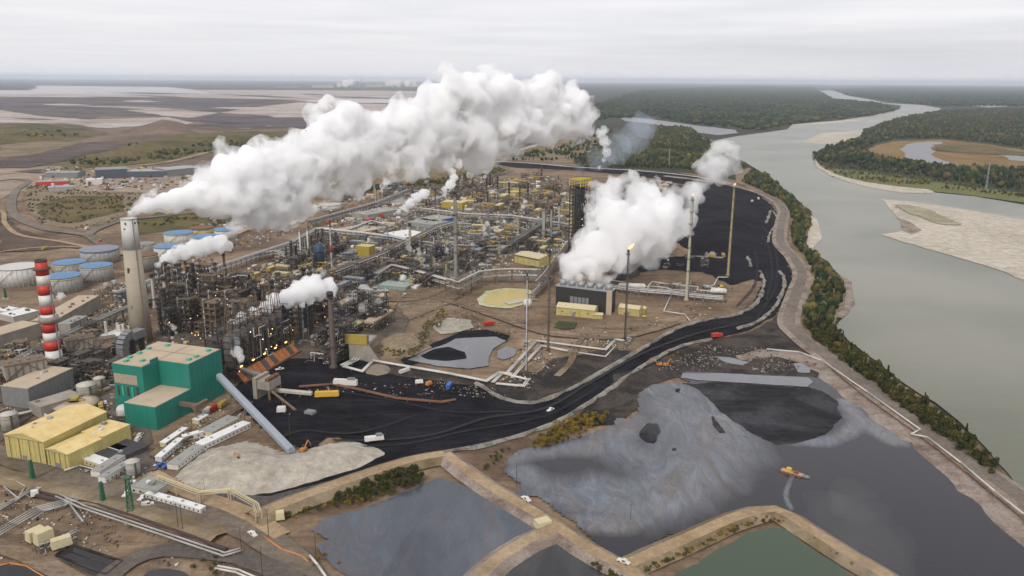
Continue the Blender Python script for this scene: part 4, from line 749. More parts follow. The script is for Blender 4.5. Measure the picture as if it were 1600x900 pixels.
forest('slope_scrub', [(45, 290), (187, 303), (330, 297), (335, 315), (195, 335), (165, 350), (115, 357), (70, 350), (45, 330), (38, 305)], 10, .5, {'olive': 2, 'brown': 3, 'green': 1}, (1.5, 4), 'low brown scrub inside the road bend', 11, 1.6, density=(40, .02), conifer=.05)
forest('mine_scrub', [(200, 350), (330, 330), (330, 300), (430, 320), (420, 340), (330, 356)], 9, .5, {'olive': 3, 'green': 1.5, 'gold': .5}, (2, 5), 'low scrub behind the tank farm', 12, 1.5, density=(40, .05), conifer=.05)
forest('slope_scrub', [(590, 555), (600, 530), (655, 520), (690, 480), (700, 492), (668, 535), (640, 560)], 3.2, 4, {'olive': 3, 'brown': 4, 'gold': 1}, (1, 2.4), 'rough brown weeds beside the retaining wall', 13, 1.6, density=(12, -.1), conifer=0)
# ------- single trees and shrubs, each a thing of trunk and crown -------
def make_tree(kind, pal, seed, h):
    rg = random.Random(seed)
    root = bpy.data.objects.new({'pine': 'spruce_tree', 'leafy': 'leafy_tree', 'bush': 'shrub'}[kind], None); C.objects.link(root)
    tr = MB(); cv = []; cf = []; ck = []
    def leafq(p, s):
        n = Vector((rg.gauss(0, 1), rg.gauss(0, 1), rg.gauss(.6, 1))).normalized(); q = n.to_track_quat('Z', 'Y').to_matrix(); b = len(cv); k = rg.uniform(.6, 1.5)
        c = [x*k for x in rg.choice(PAL[pal])]
        for x, y in ((-1, -.6), (.2, -1), (1, .5), (-.4, 1)):
            cv.append(tuple(p+q @ Vector((x*s, y*s, 0)))); ck.append(c)
        cf.append((b, b+1, b+2, b+3))
    if kind == 'pine':
        tr.tube((0, 0, 0), (0, 0, h*.9), .16, .04, 6)
        for i in range(300):
            t = rg.random()**.8; z = h*(.1+.9*t); r = (1-t)*h*.17*(.75+.35*math.sin(z*5))+.1; a = rg.uniform(0, 6.28); q = r*rg.uniform(.4, 1.05)
            leafq(Vector((q*math.cos(a), q*math.sin(a), z)), rg.uniform(.25, .5))
    else:
        bush = kind == 'bush'; tr.tube((0, 0, 0), (.1, 0, h*.5), .2 if not bush else .08, .08 if not bush else .04, 6)
        cl = []
        for i in range(7 if not bush else 5):
            a = rg.uniform(0, 6.28); d = h*rg.uniform(.1, .32)*(1.3 if bush else 1); z = h*rg.uniform(.4, .8) if not bush else h*rg.uniform(.3, .65)
            c = Vector((d*math.cos(a), d*math.sin(a), z)); cl.append((c, h*rg.uniform(.16, .26)*(1.25 if bush else 1))); tr.tube((0, 0, h*.3*(0 if bush else 1)), c, .07, .03, 5)
        for c, r in cl:
            for i in range(62):
                d = Vector((rg.gauss(0, 1), rg.gauss(0, 1), rg.gauss(.2, 1))).normalized()
                leafq(c+d*r*rg.uniform(.55, 1.08), r*rg.uniform(.16, .32))
    tr.build('trunk', M_BARK, root)
    me = bpy.data.meshes.new('crown'); me.from_pydata(cv, [], cf); at = me.attributes.new('tone', 'FLOAT_COLOR', 'POINT')
    at.data.foreach_set('color', [y for c in ck for y in (*c, 1)]); me.materials.append(M_LEAF)
    o = bpy.data.objects.new('crown', me); C.objects.link(o); o.parent = root
    return root
PROTO = {}
def plant(kind, pal, loc, s, label, cat, group, var=3):
    key = (kind, pal, random.randint(0, var-1)); h = {'pine': 10, 'leafy': 8, 'bush': 3}[kind]
    if key not in PROTO: r_ = make_tree(kind, pal, key[2]*17+len(pal), h); PROTO[key] = [r_, False, list(r_.children)]
    src, used, kids = PROTO[key]
    if not used: o = src; PROTO[key][1] = True
    else:
        o = src.copy(); C.objects.link(o)
        for c in kids: d = c.copy(); C.objects.link(d); d.parent = o
    o.location = loc; o.rotation_euler = (0, 0, random.uniform(0, 6.28)); o.scale = (s*random.uniform(.85, 1.2), s*random.uniform(.85, 1.2), s)
    if '@' in label: l2 = min(BANK, key=lambda q: abs(q[0]-loc[1]))[1]; label = label.replace('@', l2); group = group+' '+l2
    tag(o, label, cat, group); return o
BANK = [(G(0, y).y, w) for y, w in ((740, 'beside the lower end of the river pipeline'), (668, 'beside the kink in the river pipeline'), (600, 'beside the straight river pipeline'), (548, 'at the head of the river pipeline'), (490, 'above the pinkish beach'), (440, 'at the looping bank track'))]
STRIP = [(1175, 268), (1200, 276), (1213, 290), (1240, 313), (1262, 334), (1266, 352), (1254, 372), (1256, 392), (1286, 410), (1300, 426), (1318, 450), (1316, 472), (1300, 492), (1298, 514), (1322, 540), (1362, 570), (1398, 600), (1456, 638), (1496, 672), (1540, 720), (1580, 768), (1680, 870), (1675, 846), (1590, 780), (1520, 722), (1450, 668), (1366, 604), (1305, 558), (1268, 528), (1256, 505), (1262, 470), (1272, 440), (1262, 408), (1238, 378), (1240, 345), (1228, 318), (1190, 298), (1160, 284)]
gx, gy = scatter(STRIP, 5.0, 1.4, 21, margin=60)
od = np.argsort(gy); near_ = od[:235]; rest = od[235:]
for i in near_:
    x, y = float(gx[i]), float(gy[i]); r = random.random()
    if r < .4: plant('leafy', 'gold' if r < .02 else 'olive', (x, y, 1.2), random.uniform(.6, 1.1), 'low yellowing leafy tree on the river bank @', 'tree', 'yellowing trees along the river bank')
    elif r < .85: plant('leafy', 'green', (x, y, 1.2), random.uniform(.65, 1.1), 'green leafy tree on the river bank @', 'tree', 'leafy trees along the river bank')
    else: plant('pine', 'dark', (x, y, 1.2), random.uniform(.6, 1.1), 'dark pointed spruce on the river bank @', 'tree', 'spruces along the river bank')
forest('riverside_trees', None, 6.4, 1.2, {'green': 4, 'dark': 3, 'olive': 3, 'brown': 1, 'gold': .1}, (5, 12), 'dense trees of the river bank beside the coke field', 14, .95, pts=(gx[rest], gy[rest]), conifer=.45)
gx, gy = scatter([(560, 788), (600, 772), (650, 758), (668, 748), (660, 738), (630, 738), (580, 755), (540, 772), (520, 790)], 3.6, 1.2, 22)
for x, y in zip(gx[:60], gy[:60]): plant('leafy', 'green' if random.random() < .8 else 'olive', (x, y, 1.0), random.uniform(.45, .75), 'green leafy tree on the '+('left' if x < gx.mean()-9 else 'right' if x > gx.mean()+9 else 'middle')+' part of the oily pond shore', 'tree', 'leafy trees on the oily pond shore')
gx, gy = scatter([(448, 815), (500, 800), (560, 790), (620, 772), (600, 768), (540, 780), (480, 796), (445, 806)], 3.4, 1.0, 23)
for x, y in zip(gx[:45], gy[:45]): plant('bush', 'olive' if random.random() < .6 else 'gold', (x, y, 1.4), random.uniform(.6, 1.1), 'olive yellow shrub on the dike above the oily pond', 'shrub', 'shrubs on the dike above the oily pond')
gx, gy = scatter([(825, 700), (850, 682), (880, 660), (915, 650), (950, 644), (945, 662), (905, 676), (875, 692), (842, 703)], 3.4, 1.0, 24)
for x, y in zip(gx[:95], gy[:95]): plant('bush', 'gold' if random.random() < .75 else 'olive', (x, y, .8), random.uniform(.8, 1.5), 'orange autumn shrub between haul road and pond, '+('left end' if x < gx.mean()-12 else 'right end' if x > gx.mean()+12 else 'middle')+' of the thicket', 'shrub', 'orange shrubs beside the haul road')
gx, gy = scatter([(765, 712), (790, 698), (805, 700), (790, 712), (778, 722), (760, 745), (752, 735)], 4, 1.0, 25)
for x, y in zip(gx[:25], gy[:25]): plant('bush', 'olive', (x, y, .8), random.uniform(.5, 1), 'dark olive shrub at the pond corner beside the dike road', 'shrub', 'shrubs at the pond corner')
for k, (L, nm, pal) in enumerate([([(1000, 898), (1060, 872), (1150, 829), (1200, 816), (1235, 822), (1280, 850), (1330, 885)], 'golden shrub on the inner bank of the green pond', 'gold'),
                   ([(1000, 878), (1040, 858), (1070, 842)], 'olive shrub on the dike by the road junction', 'olive'), ([(930, 884), (950, 900), (970, 910)], 'dull green shrub beside the dark pond', 'olive')]):
    for p in smooth_line(L, 0, 2.6 if k == 0 else 3.6):
        for q in range(2): plant('bush', pal if random.random() < .55 else 'olive', (p.x+random.uniform(-1.6, 1.6), p.y+random.uniform(-2.2, 1.2), 1.3), random.uniform(.4, .85), nm+('' if k else (lambda q: ', left arm' if q < 1140 else ', bend' if q < 1250 else ', right arm')(proj(p)[0])), 'shrub', nm.replace('shrub', 'shrubs'))
for px, pal, n, sp_, lab in (((1062, 556), 'gold', 6, 5, 'mossy yellow shrub on the coke-dusted ground'), ((1275, 575), 'rust', 5, 5, 'rusty shrub near the river pipe bend'),
                        ((505, 878), 'gold', 5, 4, 'yellow shrub by the pond edge pipe'), ((535, 778), 'green', 2, 2, 'lone dark green bush on the dike'), ((330, 895), 'olive', 6, 5, 'olive shrub beside the bottom road'), ((1120, 450), 'brown', 8, 10, 'brown shrub on the ground by the pipe loops')):
    c = G(*px)
    for i in range(n): plant('bush', pal, (c.x+random.gauss(0, sp_), c.y+random.gauss(0, sp_), .6), random.uniform(.5, 1.0), lab, 'shrub', lab.replace('shrub', 'shrubs').replace('bush', 'bushes'))

# loose clutter of the yards: rubble, pallets, offcuts
def debris(px, n, z, s_, cols, label, seed):
    P = [(q.x, q.y) for q in (G(x, y) for x, y in px)]; A = np.array(P); rg = np.random.RandomState(seed); x0, y0 = A.min(0); x1, y1 = A.max(0)
    gx = rg.uniform(x0, x1, n*3); gy = rg.uniform(y0, y1, n*3); ins, d = poly_np(gx, gy, P)
    k = np.array([noise.noise(Vector((a/28, b_/28, 4))) > -.12+rg.uniform(-.2, .2) for a, b_ in zip(gx, gy)]); gx = gx[ins & k][:n]; gy = gy[ins & k][:n]; m_ = len(gx)
    cube = np.array([(x, y, w) for x in (-.5, .5) for y in (-.5, .5) for w in (0, 1)]); fc = np.array([(0, 1, 3, 2), (4, 6, 7, 5), (0, 4, 5, 1), (2, 3, 7, 6), (1, 5, 7, 3)])
    a = rg.choice([UA0, UA0+1.57, UA0+.3], m_)+rg.normal(0, .15, m_); lx = rg.gamma(2, s_*.55, m_)+.3; ly = rg.gamma(2, s_*.3, m_)+.25; lz = rg.gamma(2, s_*.22, m_)+.15
    X = cube[None, :, 0]*lx[:, None]; Y = cube[None, :, 1]*ly[:, None]; V = np.stack([X*np.cos(a)[:, None]-Y*np.sin(a)[:, None]+gx[:, None], X*np.sin(a)[:, None]+Y*np.cos(a)[:, None]+gy[:, None], cube[None, :, 2]*lz[:, None]+z], -1).reshape(-1, 3).astype(np.float32)
    F = (fc[None]+(np.arange(m_)*8)[:, None, None]).reshape(-1, 4).astype(np.int32); cc = np.array(cols)[rg.randint(0, len(cols), m_)]*rg.uniform(.7, 1.2, (m_, 1)); K = np.repeat(cc, 8, 0).astype(np.float32)
    me = bpy.data.meshes.new('site_clutter'); me.vertices.add(len(V)); me.vertices.foreach_set('co', V.ravel()); me.loops.add(F.size); me.loops.foreach_set('vertex_index', F.ravel()); me.polygons.add(len(F)); me.polygons.foreach_set('loop_start', np.arange(0, F.size, 4, dtype=np.int32)); me.polygons.foreach_set('loop_total', np.full(len(F), 4, np.int32))
    at = me.attributes.new('tone', 'FLOAT_COLOR', 'POINT'); at.data.foreach_set('color', np.hstack([K, np.ones((len(K), 1), np.float32)]).ravel()); me.update(calc_edges=True); me.materials.append(M_LEAF)
    o = bpy.data.objects.new('rubble', me); C.objects.link(o); tag(o, label, None, None, 'stuff')
_u0_ = G(351, 615)-G(246, 673); UA0 = math.atan2(_u0_.y, _u0_.x)
DC = [(.33, .29, .23), (.2, .16, .12), (.1, .08, .06), (.55, .52, .47), (.05, .045, .04), (.45, .36, .12), (.28, .28, .28), (.6, .6, .58), (.16, .10, .06), (.14, .12, .1)]
debris([(240, 540), (262, 455), (420, 410), (520, 350), (640, 300), (760, 275), (895, 290), (905, 400), (850, 425), (740, 436), (640, 455), (610, 500), (545, 530), (400, 560), (300, 540)], 9000, .4, 2.6, DC, 'loose clutter between the process units', 1)
debris([(-40, 640), (0, 520), (200, 440), (235, 470), (235, 560), (205, 600), (190, 700), (130, 722), (60, 650)], 2600, .4, 1.8, DC, 'loose clutter in the power station yard', 2)
debris([(175, 735), (240, 690), (340, 640), (390, 640), (330, 700), (270, 745), (230, 775)], 700, .4, .8, DC, 'loose clutter around the trailer rows', 3)
debris([(0, 760), (100, 770), (240, 830), (380, 880), (200, 890), (120, 850), (0, 880)], 420, .4, .5, DC[:5], 'rubble around the pipe trench', 4)
debris([(450, 612), (520, 596), (640, 600), (730, 620), (700, 632), (560, 615)], 90, .5, .8, [(.5, .48, .45), (.3, .06, .03), (.2, .2, .2), (.1, .1, .1)], 'scattered machine parts on the coke ground', 5)
debris([(640, 590), (760, 600), (800, 625), (740, 622), (690, 612)], 120, .5, .7, DC[:3], 'rubble beside the white pipeline', 6)
debris([(760, 600), (840, 600), (880, 560), (980, 540), (975, 525), (830, 530)], 420, .5, .9, DC, 'rubble around the white pipe loops', 7)
debris([(600, 470), (700, 450), (760, 490), (860, 510), (1000, 510), (1060, 480), (1130, 470), (1170, 470), (1110, 490), (960, 540), (840, 530), (700, 520)], 900, .5, .8, DC[:6], 'scattered stones on the brown ground below the cooling tower', 8)
debris([(1020, 580), (1110, 540), (1200, 545), (1280, 575), (1200, 585), (1070, 580)], 500, .6, .9, [(.05, .045, .04), (.2, .17, .14), (.3, .27, .23)], 'lumps on the coke-dusted ground', 9)
debris([(330, 330), (430, 320), (560, 300), (545, 340), (470, 360), (330, 410), (240, 420)], 900, .5, 2.2, DC, 'laydown clutter behind the coker', 10)
debris([(60, 262), (330, 262), (330, 298), (60, 300)], 600, .5, 5, DC, 'parked clutter of the distant yard', 11)
# ---------------- paints ----------------
YEL = paint('yellow_cladding', (.55, .46, .15), .6, dirt=.6, dirtcol=(.36, .29, .12), scale=.15)
YELR = paint('ochre_roof', (.68, .53, .24), .6, dirt=.7, dirtcol=(.52, .32, .09), scale=.15, streak=False)
YELD = paint('mustard_cladding', (.42, .31, .05), .55, dirt=.4)
CREAM = paint('cream_roof', (.58, .50, .30), .6, dirt=.4, streak=False)
GRN = paint('green_cladding', (.014, .20, .15), .5, dirt=.4, dirtcol=(.012, .13, .10), scale=.10)
GRNL = paint('pale_green_metal', (.07, .40, .29), .5)
TANR = paint('tan_gravel_roof', (.46, .37, .26), .9, dirt=.5, dirtcol=(.30, .24, .17), scale=.1, streak=False)
BEIGE = paint('beige_louvre', (.42, .33, .24), .7)
CONC = paint('stained_concrete', (.33, .30, .25), .85, dirt=.55, dirtcol=(.17, .145, .115), scale=.12)
CONCL = paint('light_concrete', (.48, .45, .39), .85, dirt=.4, scale=.1)
CHW = paint('chimney_white_band', (.58, .57, .54), .7, dirt=.2)
RED = paint('faded_red_paint', (.50, .03, .012), .55, dirt=.25)
WHT = paint('white_paint', (.66, .64, .60), .5, dirt=.4, dirtcol=(.4, .37, .32))
LAGG = paint('dull_pipe_lagging', (.40, .38, .34), .55, dirt=.5)
LAG = paint('pipe_lagging', (.58, .56, .51), .5, dirt=.4, dirtcol=(.36, .33, .28), scale=.8)
GREYM = paint('grey_metal', (.22, .22, .22), .55, dirt=.5)
GALV = paint('galvanised_steel', (.36, .37, .38), .45, .3, dirt=.4)
DARKM = paint('dark_weathered_steel', (.085, .07, .055), .7, dirt=.6, dirtcol=(.025, .02, .018))
BRNM = paint('brown_weathered_steel', (.19, .135, .085), .75, dirt=.55, dirtcol=(.07, .047, .032))
SOOT = paint('sooty_steel', (.034, .028, .024), .7, dirt=.5, dirtcol=(.06, .045, .035))
RUST = paint('rusty_steel', (.20, .09, .04), .8, dirt=.6, dirtcol=(.08, .045, .03))
ORG = paint('orange_steel', (.55, .20, .04), .6, dirt=.4)
ORN = paint('orange_gate', (.50, .17, .035), .7, dirt=.6, dirtcol=(.12, .06, .04))
BLUR = paint('blue_tank_roof', (.085, .20, .36), .5, dirt=.3, streak=False)
BLUD = paint('dark_blue_metal', (.02, .045, .10), .5)
BLU = paint('bright_blue_paint', (.03, .12, .42), .5)
TANKW = paint('tank_white', (.58, .57, .53), .6, dirt=.45, dirtcol=(.33, .30, .26))
TANKG = paint('tank_grey', (.36, .35, .33), .6, dirt=.5, dirtcol=(.2, .185, .165))
GREYR = paint('grey_flat_roof', (.30, .30, .27), .85, dirt=.5, streak=False)
GRNP = paint('dark_green_tower', (.01, .12, .05), .5)
GLS = paint('dark_window', (.03, .035, .04), .15, dirt=.1)
TIRE = paint('tyre_rubber', (.02, .02, .02), .9)
ROOFW = paint('white_roof', (.72, .72, .70), .6, dirt=.35, streak=False)
BLK = paint('black_cladding', (.018, .018, .018), .7, dirt=.4, dirtcol=(.05, .045, .04))
SULF = paint('sulphur_yellow_steel', (.60, .46, .05), .6)
LAMP = emis('lit_lamp', (1.0, .5, .16), 3.2)
LAMPW = emis('lit_white_lamp', (1.0, .85, .65), 2.5)
FLAME = emis('flame', (1.0, .36, .10), 2.2)
U = G(351, 615)-G(246, 673); UA = math.atan2(U.y, U.x)     # the plant's main axis, up-right in the picture
def hgt(base, y):
    """height above the ground point `base` of what shows at picture row y"""
    lo, hi = -20., 400.
    for _ in range(40):
        m = (lo+hi)/2
        if proj(Vector((base.x, base.y, m)))[1] > y: lo = m
        else: hi = m
    return m
KIDS = {}
def copy_tree(o, parent=None):
    c = o.copy(); C.objects.link(c); c.parent = parent
    if o.name not in KIDS: KIDS[o.name] = list(o.children)
    for ch in KIDS[o.name]: copy_tree(ch, c)
    return c
LIB = {}
def place(key, maker, loc, rz=0, s=1.0, label=None, cat=None, group=None):
    """first use builds the thing, later uses copy it with its parts"""
    if key not in LIB: LIB[key] = maker(); o = LIB[key]; 
    else: o = copy_tree(LIB[key])
    o.location = loc; o.rotation_euler = (0, 0, rz); o.scale = (s, s, s) if not isinstance(s, tuple) else s
    for k in ('label', 'category', 'group'):
        if k in o.keys(): del o[k]
    return tag(o, label, cat, group)
def E0(name): 
    o = bpy.data.objects.new(name, None); C.objects.link(o); return o
# ---------------- buildings ----------------
def building(name, a, b_, depth, h, wall, roof, label, cat='building', gable=0, doors=0, vents=0, windows=0, ribs=0, over=.4, group=None, trim=None, ventm=None, base_z=0.0, hy=None):
    """front edge on the ground from pixel a to pixel b; depth runs away behind it"""
    A = G(*a); B = G(*b_); d = B-A; w = d.length
    if hy is not None: h = hgt(A, hy)
    r = empty(name, (A.x, A.y, base_z), math.atan2(d.y, d.x), label, cat, group)
    m = MB()
    if gable:
        ax_long = w >= depth
        m.bx(0, w, 0, depth, 0, h)
        if ax_long: m.add([(0, 0, h), (0, depth, h), (0, depth/2, h+gable), (w, 0, h), (w, depth, h), (w, depth/2, h+gable)], [(0, 2, 1), (3, 4, 5)])
        else: m.add([(0, 0, h), (w, 0, h), (w/2, 0, h+gable), (0, depth, h), (w, depth, h), (w/2, depth, h+gable)], [(0, 1, 2), (3, 5, 4)])
        for k in range(ribs):
            x = w*(k+.5)/ribs; m.bx(x-.12, x+.12, -.12, -.003, 0, h)
        m.build('wall', wall, r)
        q = MB(); t = .35
        if ax_long:
            for s_ in (0, 1):
                y0 = -over if s_ == 0 else depth+over; z0 = h-over*gable/(depth/2)
                v = [(-over, y0, z0), (w+over, y0, z0), (w+over, depth/2, h+gable), (-over, depth/2, h+gable)]
                q.add([(x, y, z+dz) for dz in (.02, t) for x, y, z in v], [(0, 1, 2, 3), (7, 6, 5, 4), (0, 4, 5, 1), (1, 5, 6, 2), (2, 6, 7, 3), (3, 7, 4, 0)])
        else:
            for s_ in (0, 1):
                x0 = -over if s_ == 0 else w+over; z0 = h-over*gable/(w/2)
                v = [(x0, -over, z0), (x0, depth+over, z0), (w/2, depth+over, h+gable), (w/2, -over, h+gable)]
                q.add([(x, y, z+dz) for dz in (.02, t) for x, y, z in v], [(0, 1, 2, 3), (7, 6, 5, 4), (0, 4, 5, 1), (1, 5, 6, 2), (2, 6, 7, 3), (3, 7, 4, 0)])
        q.build('roof', roof, r)
    else:
        m.bx(0, w, 0, depth, 0, h)
        for k in range(ribs):
            x = w*(k+.5)/ribs; m.bx(x-.12, x+.12, -.14, -.003, 0, h)
        m.build('wall', wall, r)
        q = MB(); q.bx(-over*.5, w+over*.5, -over*.5, depth+over*.5, h+.003, h+.25)
        q.bx(-over*.5, w+over*.5, -over*.5, -over*.5+.3, h+.25, h+.6); q.bx(-over*.5, -over*.5+.3, -over*.5+.3, depth, h+.25, h+.6)
        q.build('roof', roof, r)
    if wall is YEL and w > 8:
        q = MB(); q.bx(-.1, w+.1, -.32, -.15, h-.5, h-.2)
        for k in range(4): q.bx(w*(k+.5)/4-.12, w*(k+.5)/4+.12, -.34, -.15, 0, h-.5)
        q.build('gutter', GREYM, r)
    if trim: MB().bx(-.2, w+.2, -.25, -.005, h*.82, h*.98).build('trim', trim, r)
    rg = random.Random(int(w*10+depth))
    for k in range(doors):
        x = w*(k+.5)/doors*.9+.5; MB().bx(x-1.6, x+1.6, -.2, -.01, 0, min(4, h*.6)).build('door', GREYM, r)
    for k in range(windows):
        x = w*(k+.5)/windows; MB().bx(x-.7, x+.7, -.16, -.01, h*.45, h*.45+1.1).build('window', GLS, r)
    for k in range(vents):
        x = rg.uniform(.1, .9)*w; y = rg.uniform(.15, .85)*depth
        if gable: z = h+gable*(1-abs((y/depth if w >= depth else x/w)-.5)*2)
        else: z = h+.2
        s_ = rg.uniform(.6, 1.6); MB().bx(x-s_, x+s_, y-s_*.8, y+s_*.8, z, z+s_*1.1).build('vent', ventm or rg.choice([GREYM, GALV, WHT]), r)
    return r
# green boiler house
F = G(246, 673); r = empty('boiler_house', (F.x, F.y, 0), UA, 'tall bright green clad boiler house with stepped tan roofs', 'building')
L = U.length; WD = 25.0; WT = 50.0; XB = L*.28; XM = L*.5; HT = hgt(G(299, 644), 571); HL = hgt(F, 637)
m = MB(); m.bx(0, XM-.02, 0, WD-.02, 0, HL); m.build('wall', GRN, r)
m = MB(); m.prism([(XM, 0), (L, 0), (L, WT+4), (L*.8, WT+4), (L*.8, WT), (XB, WT), (XB, WD), (XM, WD)], .02, HT); m.build('tower_wall', GRN, r)
m = MB(); m.bx(.3, XM-.3, .3, WD-.3, HL+.01, HL+.3); m.build('low_roof', TANR, r)
m = MB(); m.prism([(XM+.4, .4), (L-.4, .4), (L-.4, WT+3.6), (L*.8+.4, WT+3.6), (L*.8+.4, WT-.4), (XB+.4, WT-.4), (XB+.4, WD+.4), (XM+.4, WD+.4)], HT+.01, HT+.3); rf = m.build('high_roof', TANR, r)
MB().bx(XM-7, XM+.3, WD-.01, WD+.5, HT+.3, HT+2.6).build('parapet', GRN, r)
m = MB(); m.bx(L*.74-.12, L*.74+.12, .6, WT, HT+.3, HT+.42); m.bx(XB+1, L-.6, WD+.5, WD+.74, HT+.3, HT+.42); m.build('roof_seam', DARKM, rf)
for x, y in ((.36, .86), (.46, .92), (.6, .93), (.75, .95), (.9, .80), (.42, .66), (.60, .10), (.7, .09), (.9, .10)):
    MB().bx(L*x-1.5, L*x+1.5, WT*y-1.3, WT*y+1.3, HT+.25, HT+1.6).build('roof_vent', GRNL, r)
m = MB(); m.bx(XB-.3, XB-.01, WD+5, WD+24, HT*.60, HT*.80); lv = m.build('louvre', BEIGE, r)
m = MB()
for k in range(10): m.bx(XB-.36, XB-.31, WD+6+1.8*k, WD+6.25+1.8*k, HT*.60, HT*.80)
m.build('slat', CONC, lv)
for k in range(5): MB().bx(XB-.6, XB-.02, WD+5+4*k, WD+6.3+4*k, HT*.34, HT*.55).build('duct', GRNL if k % 2 else DARKM, r)
for k in range(16): MB().bx(1+k*4.1, 1.18+k*4.1, -.13, -.004, 0, HL if k*4.1+2 < XM else HT-.3).build('cladding_joint', GRN, r)
for k in range(5): MB().bx(-.13, -.004, 2+k*5, 2.18+k*5, 0, HL-.2).build('cladding_joint', GRN, r)
m = MB(); m.bx(18, 31, -16, -13.5, 9, 12); m.bx(18.6, 19.4, -15.5, -14.5, 0, 9); m.bx(21, 23.5, -13.5, 0, 9, 11.5); m.build('gantry', BRNM, r)
# inclined conveyor from boiler house to sand heap
def conveyor(name, a, b_, w, m, label, legs=4, parent=None, lm=None, cat='conveyor'):
    r = empty(name, a, 0, label, cat); A = Vector((0, 0, 0)); B = b_-a
    d = (B-A); n = Vector((-d.y, d.x, 0)).normalized(); up = Vector((0, 0, 1))
    q = MB(); v = []
    for p in (A, B):
        for sx, sz in ((-1, 0), (1, 0), (1, 1), (.55, 1.45), (-.55, 1.45), (-1, 1)): v.append(p+n*sx*w/2+up*sz*w*.55)
    q.add(v, [(5, 4, 3, 2, 1, 0), (6, 7, 8, 9, 10, 11)]+[(k, (k+1) % 6, 6+(k+1) % 6, 6+k) for k in range(6)]); q.build('gallery', m, r)
    for k in range(legs):
        p = A.lerp(B, (k+1)/(legs+.8)); hh = a.z+p.z
        if hh > 1.5: 
            t = MB()
            for s_ in (-1, 1): t.bar(p+n*s_*w*.35, Vector((p.x, p.y, -a.z))+n*s_*w*.6, .5)
            t.build('leg', lm or BRNM, r)
    return r
c0 = G(345, 590); h0 = 15.
A_ = GD(343, 591, G(343, 627).y); conveyor('conveyor', A_, G(456, 710, 1.0)+Vector((0, 0, 1)), 4.6, paint('blue_grey_gallery', (.30, .33, .38), .5, dirt=.3), 'long blue-grey inclined conveyor gallery from the green boiler house to the sand heap', 4)
# tall concrete chimney and striped chimney
def chimney(name, base, ytop, r0, r1, bands, label, extras):
    b = G(*base); h = hgt(b, ytop); r = empty(name, (b.x, b.y, 0), 0, label, 'chimney')
    for nm, t0, t1, mm in bands:
        MB().lathe((0, 0, 0), [(r0+(r1-r0)*t0, h*t0), (r0+(r1-r0)*t1, h*t1)], 40).build(nm, mm, r, True)
    extras(r, h); return r, h
def ex1(r, h):
    MB().lathe((0, 0, 0), [(6.35, h-.05), (6.6, h+.1), (6.6, h+.8), (5.6, h+.8), (5.6, h-3)], 40).build('rim', CONCL, r, True)
    for t, s_ in ((.93, 1), (.6, 1.4), (.3, 1)): MB().box((-1.2, -(8.6-2.5*t)+.1, h*t), (1.6*s_, .6, 3.2*s_ if t < .9 else 1)).build('hatch', SOOT, r)
    m = MB(); m.bx(5.0, 5.5, -7.9, -7.5, 0, 3); 
    for k in range(60): z = h*k/60; rr = 9.3-3*k/60; m.bx(rr*.75, rr*.75+.7, -rr*.72, -rr*.72+.3, z, z+h/75)
    m.build('ladder', BRNM, r)
    for k in range(6):
        z = h*.06+k*h*.11; rr = 9.02-(9.0-6.2)*z/h; MB().lathe((0, 0, 0), [(rr, z), (rr+.05, z+.03), (rr+.05, z+.12), (rr, z+.15)], 40).build('pour_joint', CONC, r, True)
    for k in range(5):
        a = -1.57+k*1.2; MB().bar((6.8*math.cos(a), 6.8*math.sin(a), h*.965), (6.6*math.cos(a), 6.6*math.sin(a), h*.98), .9).build('bracket', SOOT, r)
chimney('concrete_chimney', (222, 533), 342, 9.0, 6.2, [('shaft', 0, .76, paint('tan_concrete', (.40, .35, .265), .85, dirt=.35, dirtcol=(.27, .23, .17), scale=.06)), ('upper_shaft', .76, 1, CHW)], 'tall tan concrete chimney with pale grey top pouring out the big white plume', ex1)
def ex2(r, h):
    MB().lathe((0, 0, 0), [(4.25, h), (4.25, h+1.6), (3.6, h+1.6), (3.6, h)], 32).build('rim', SOOT, r, True)
    for z, q, mm in ((h*.447, 5.5, CONC), (h*.93, 4.6, DARKM)):
        MB().lathe((0, 0, 0), [(q, z), (q+1.5, z), (q+1.5, z+(4.2 if q > 5 else 1.2)), (q, z+(4.2 if q > 5 else 1.2))], 32).build('platform', mm, r, True)
    MB().tube((6.2, -2, 0), (5.2, -1.5, h*.8), .5).build('riser', GREYM, r)
RB = [0, .18, .27, .35, .455, .52, .60, .70, .79, .88, 1.0]
bd = []; W_ = [WHT, RED]*5
for k in range(10): bd.append(('red_band' if W_[k] is RED else 'white_band', RB[k], RB[k+1], W_[k]))
chimney('striped_chimney', (87, 575), 409, 6.2, 4.3, bd, 'red and white banded chimney beside the yellow machine house', ex2)
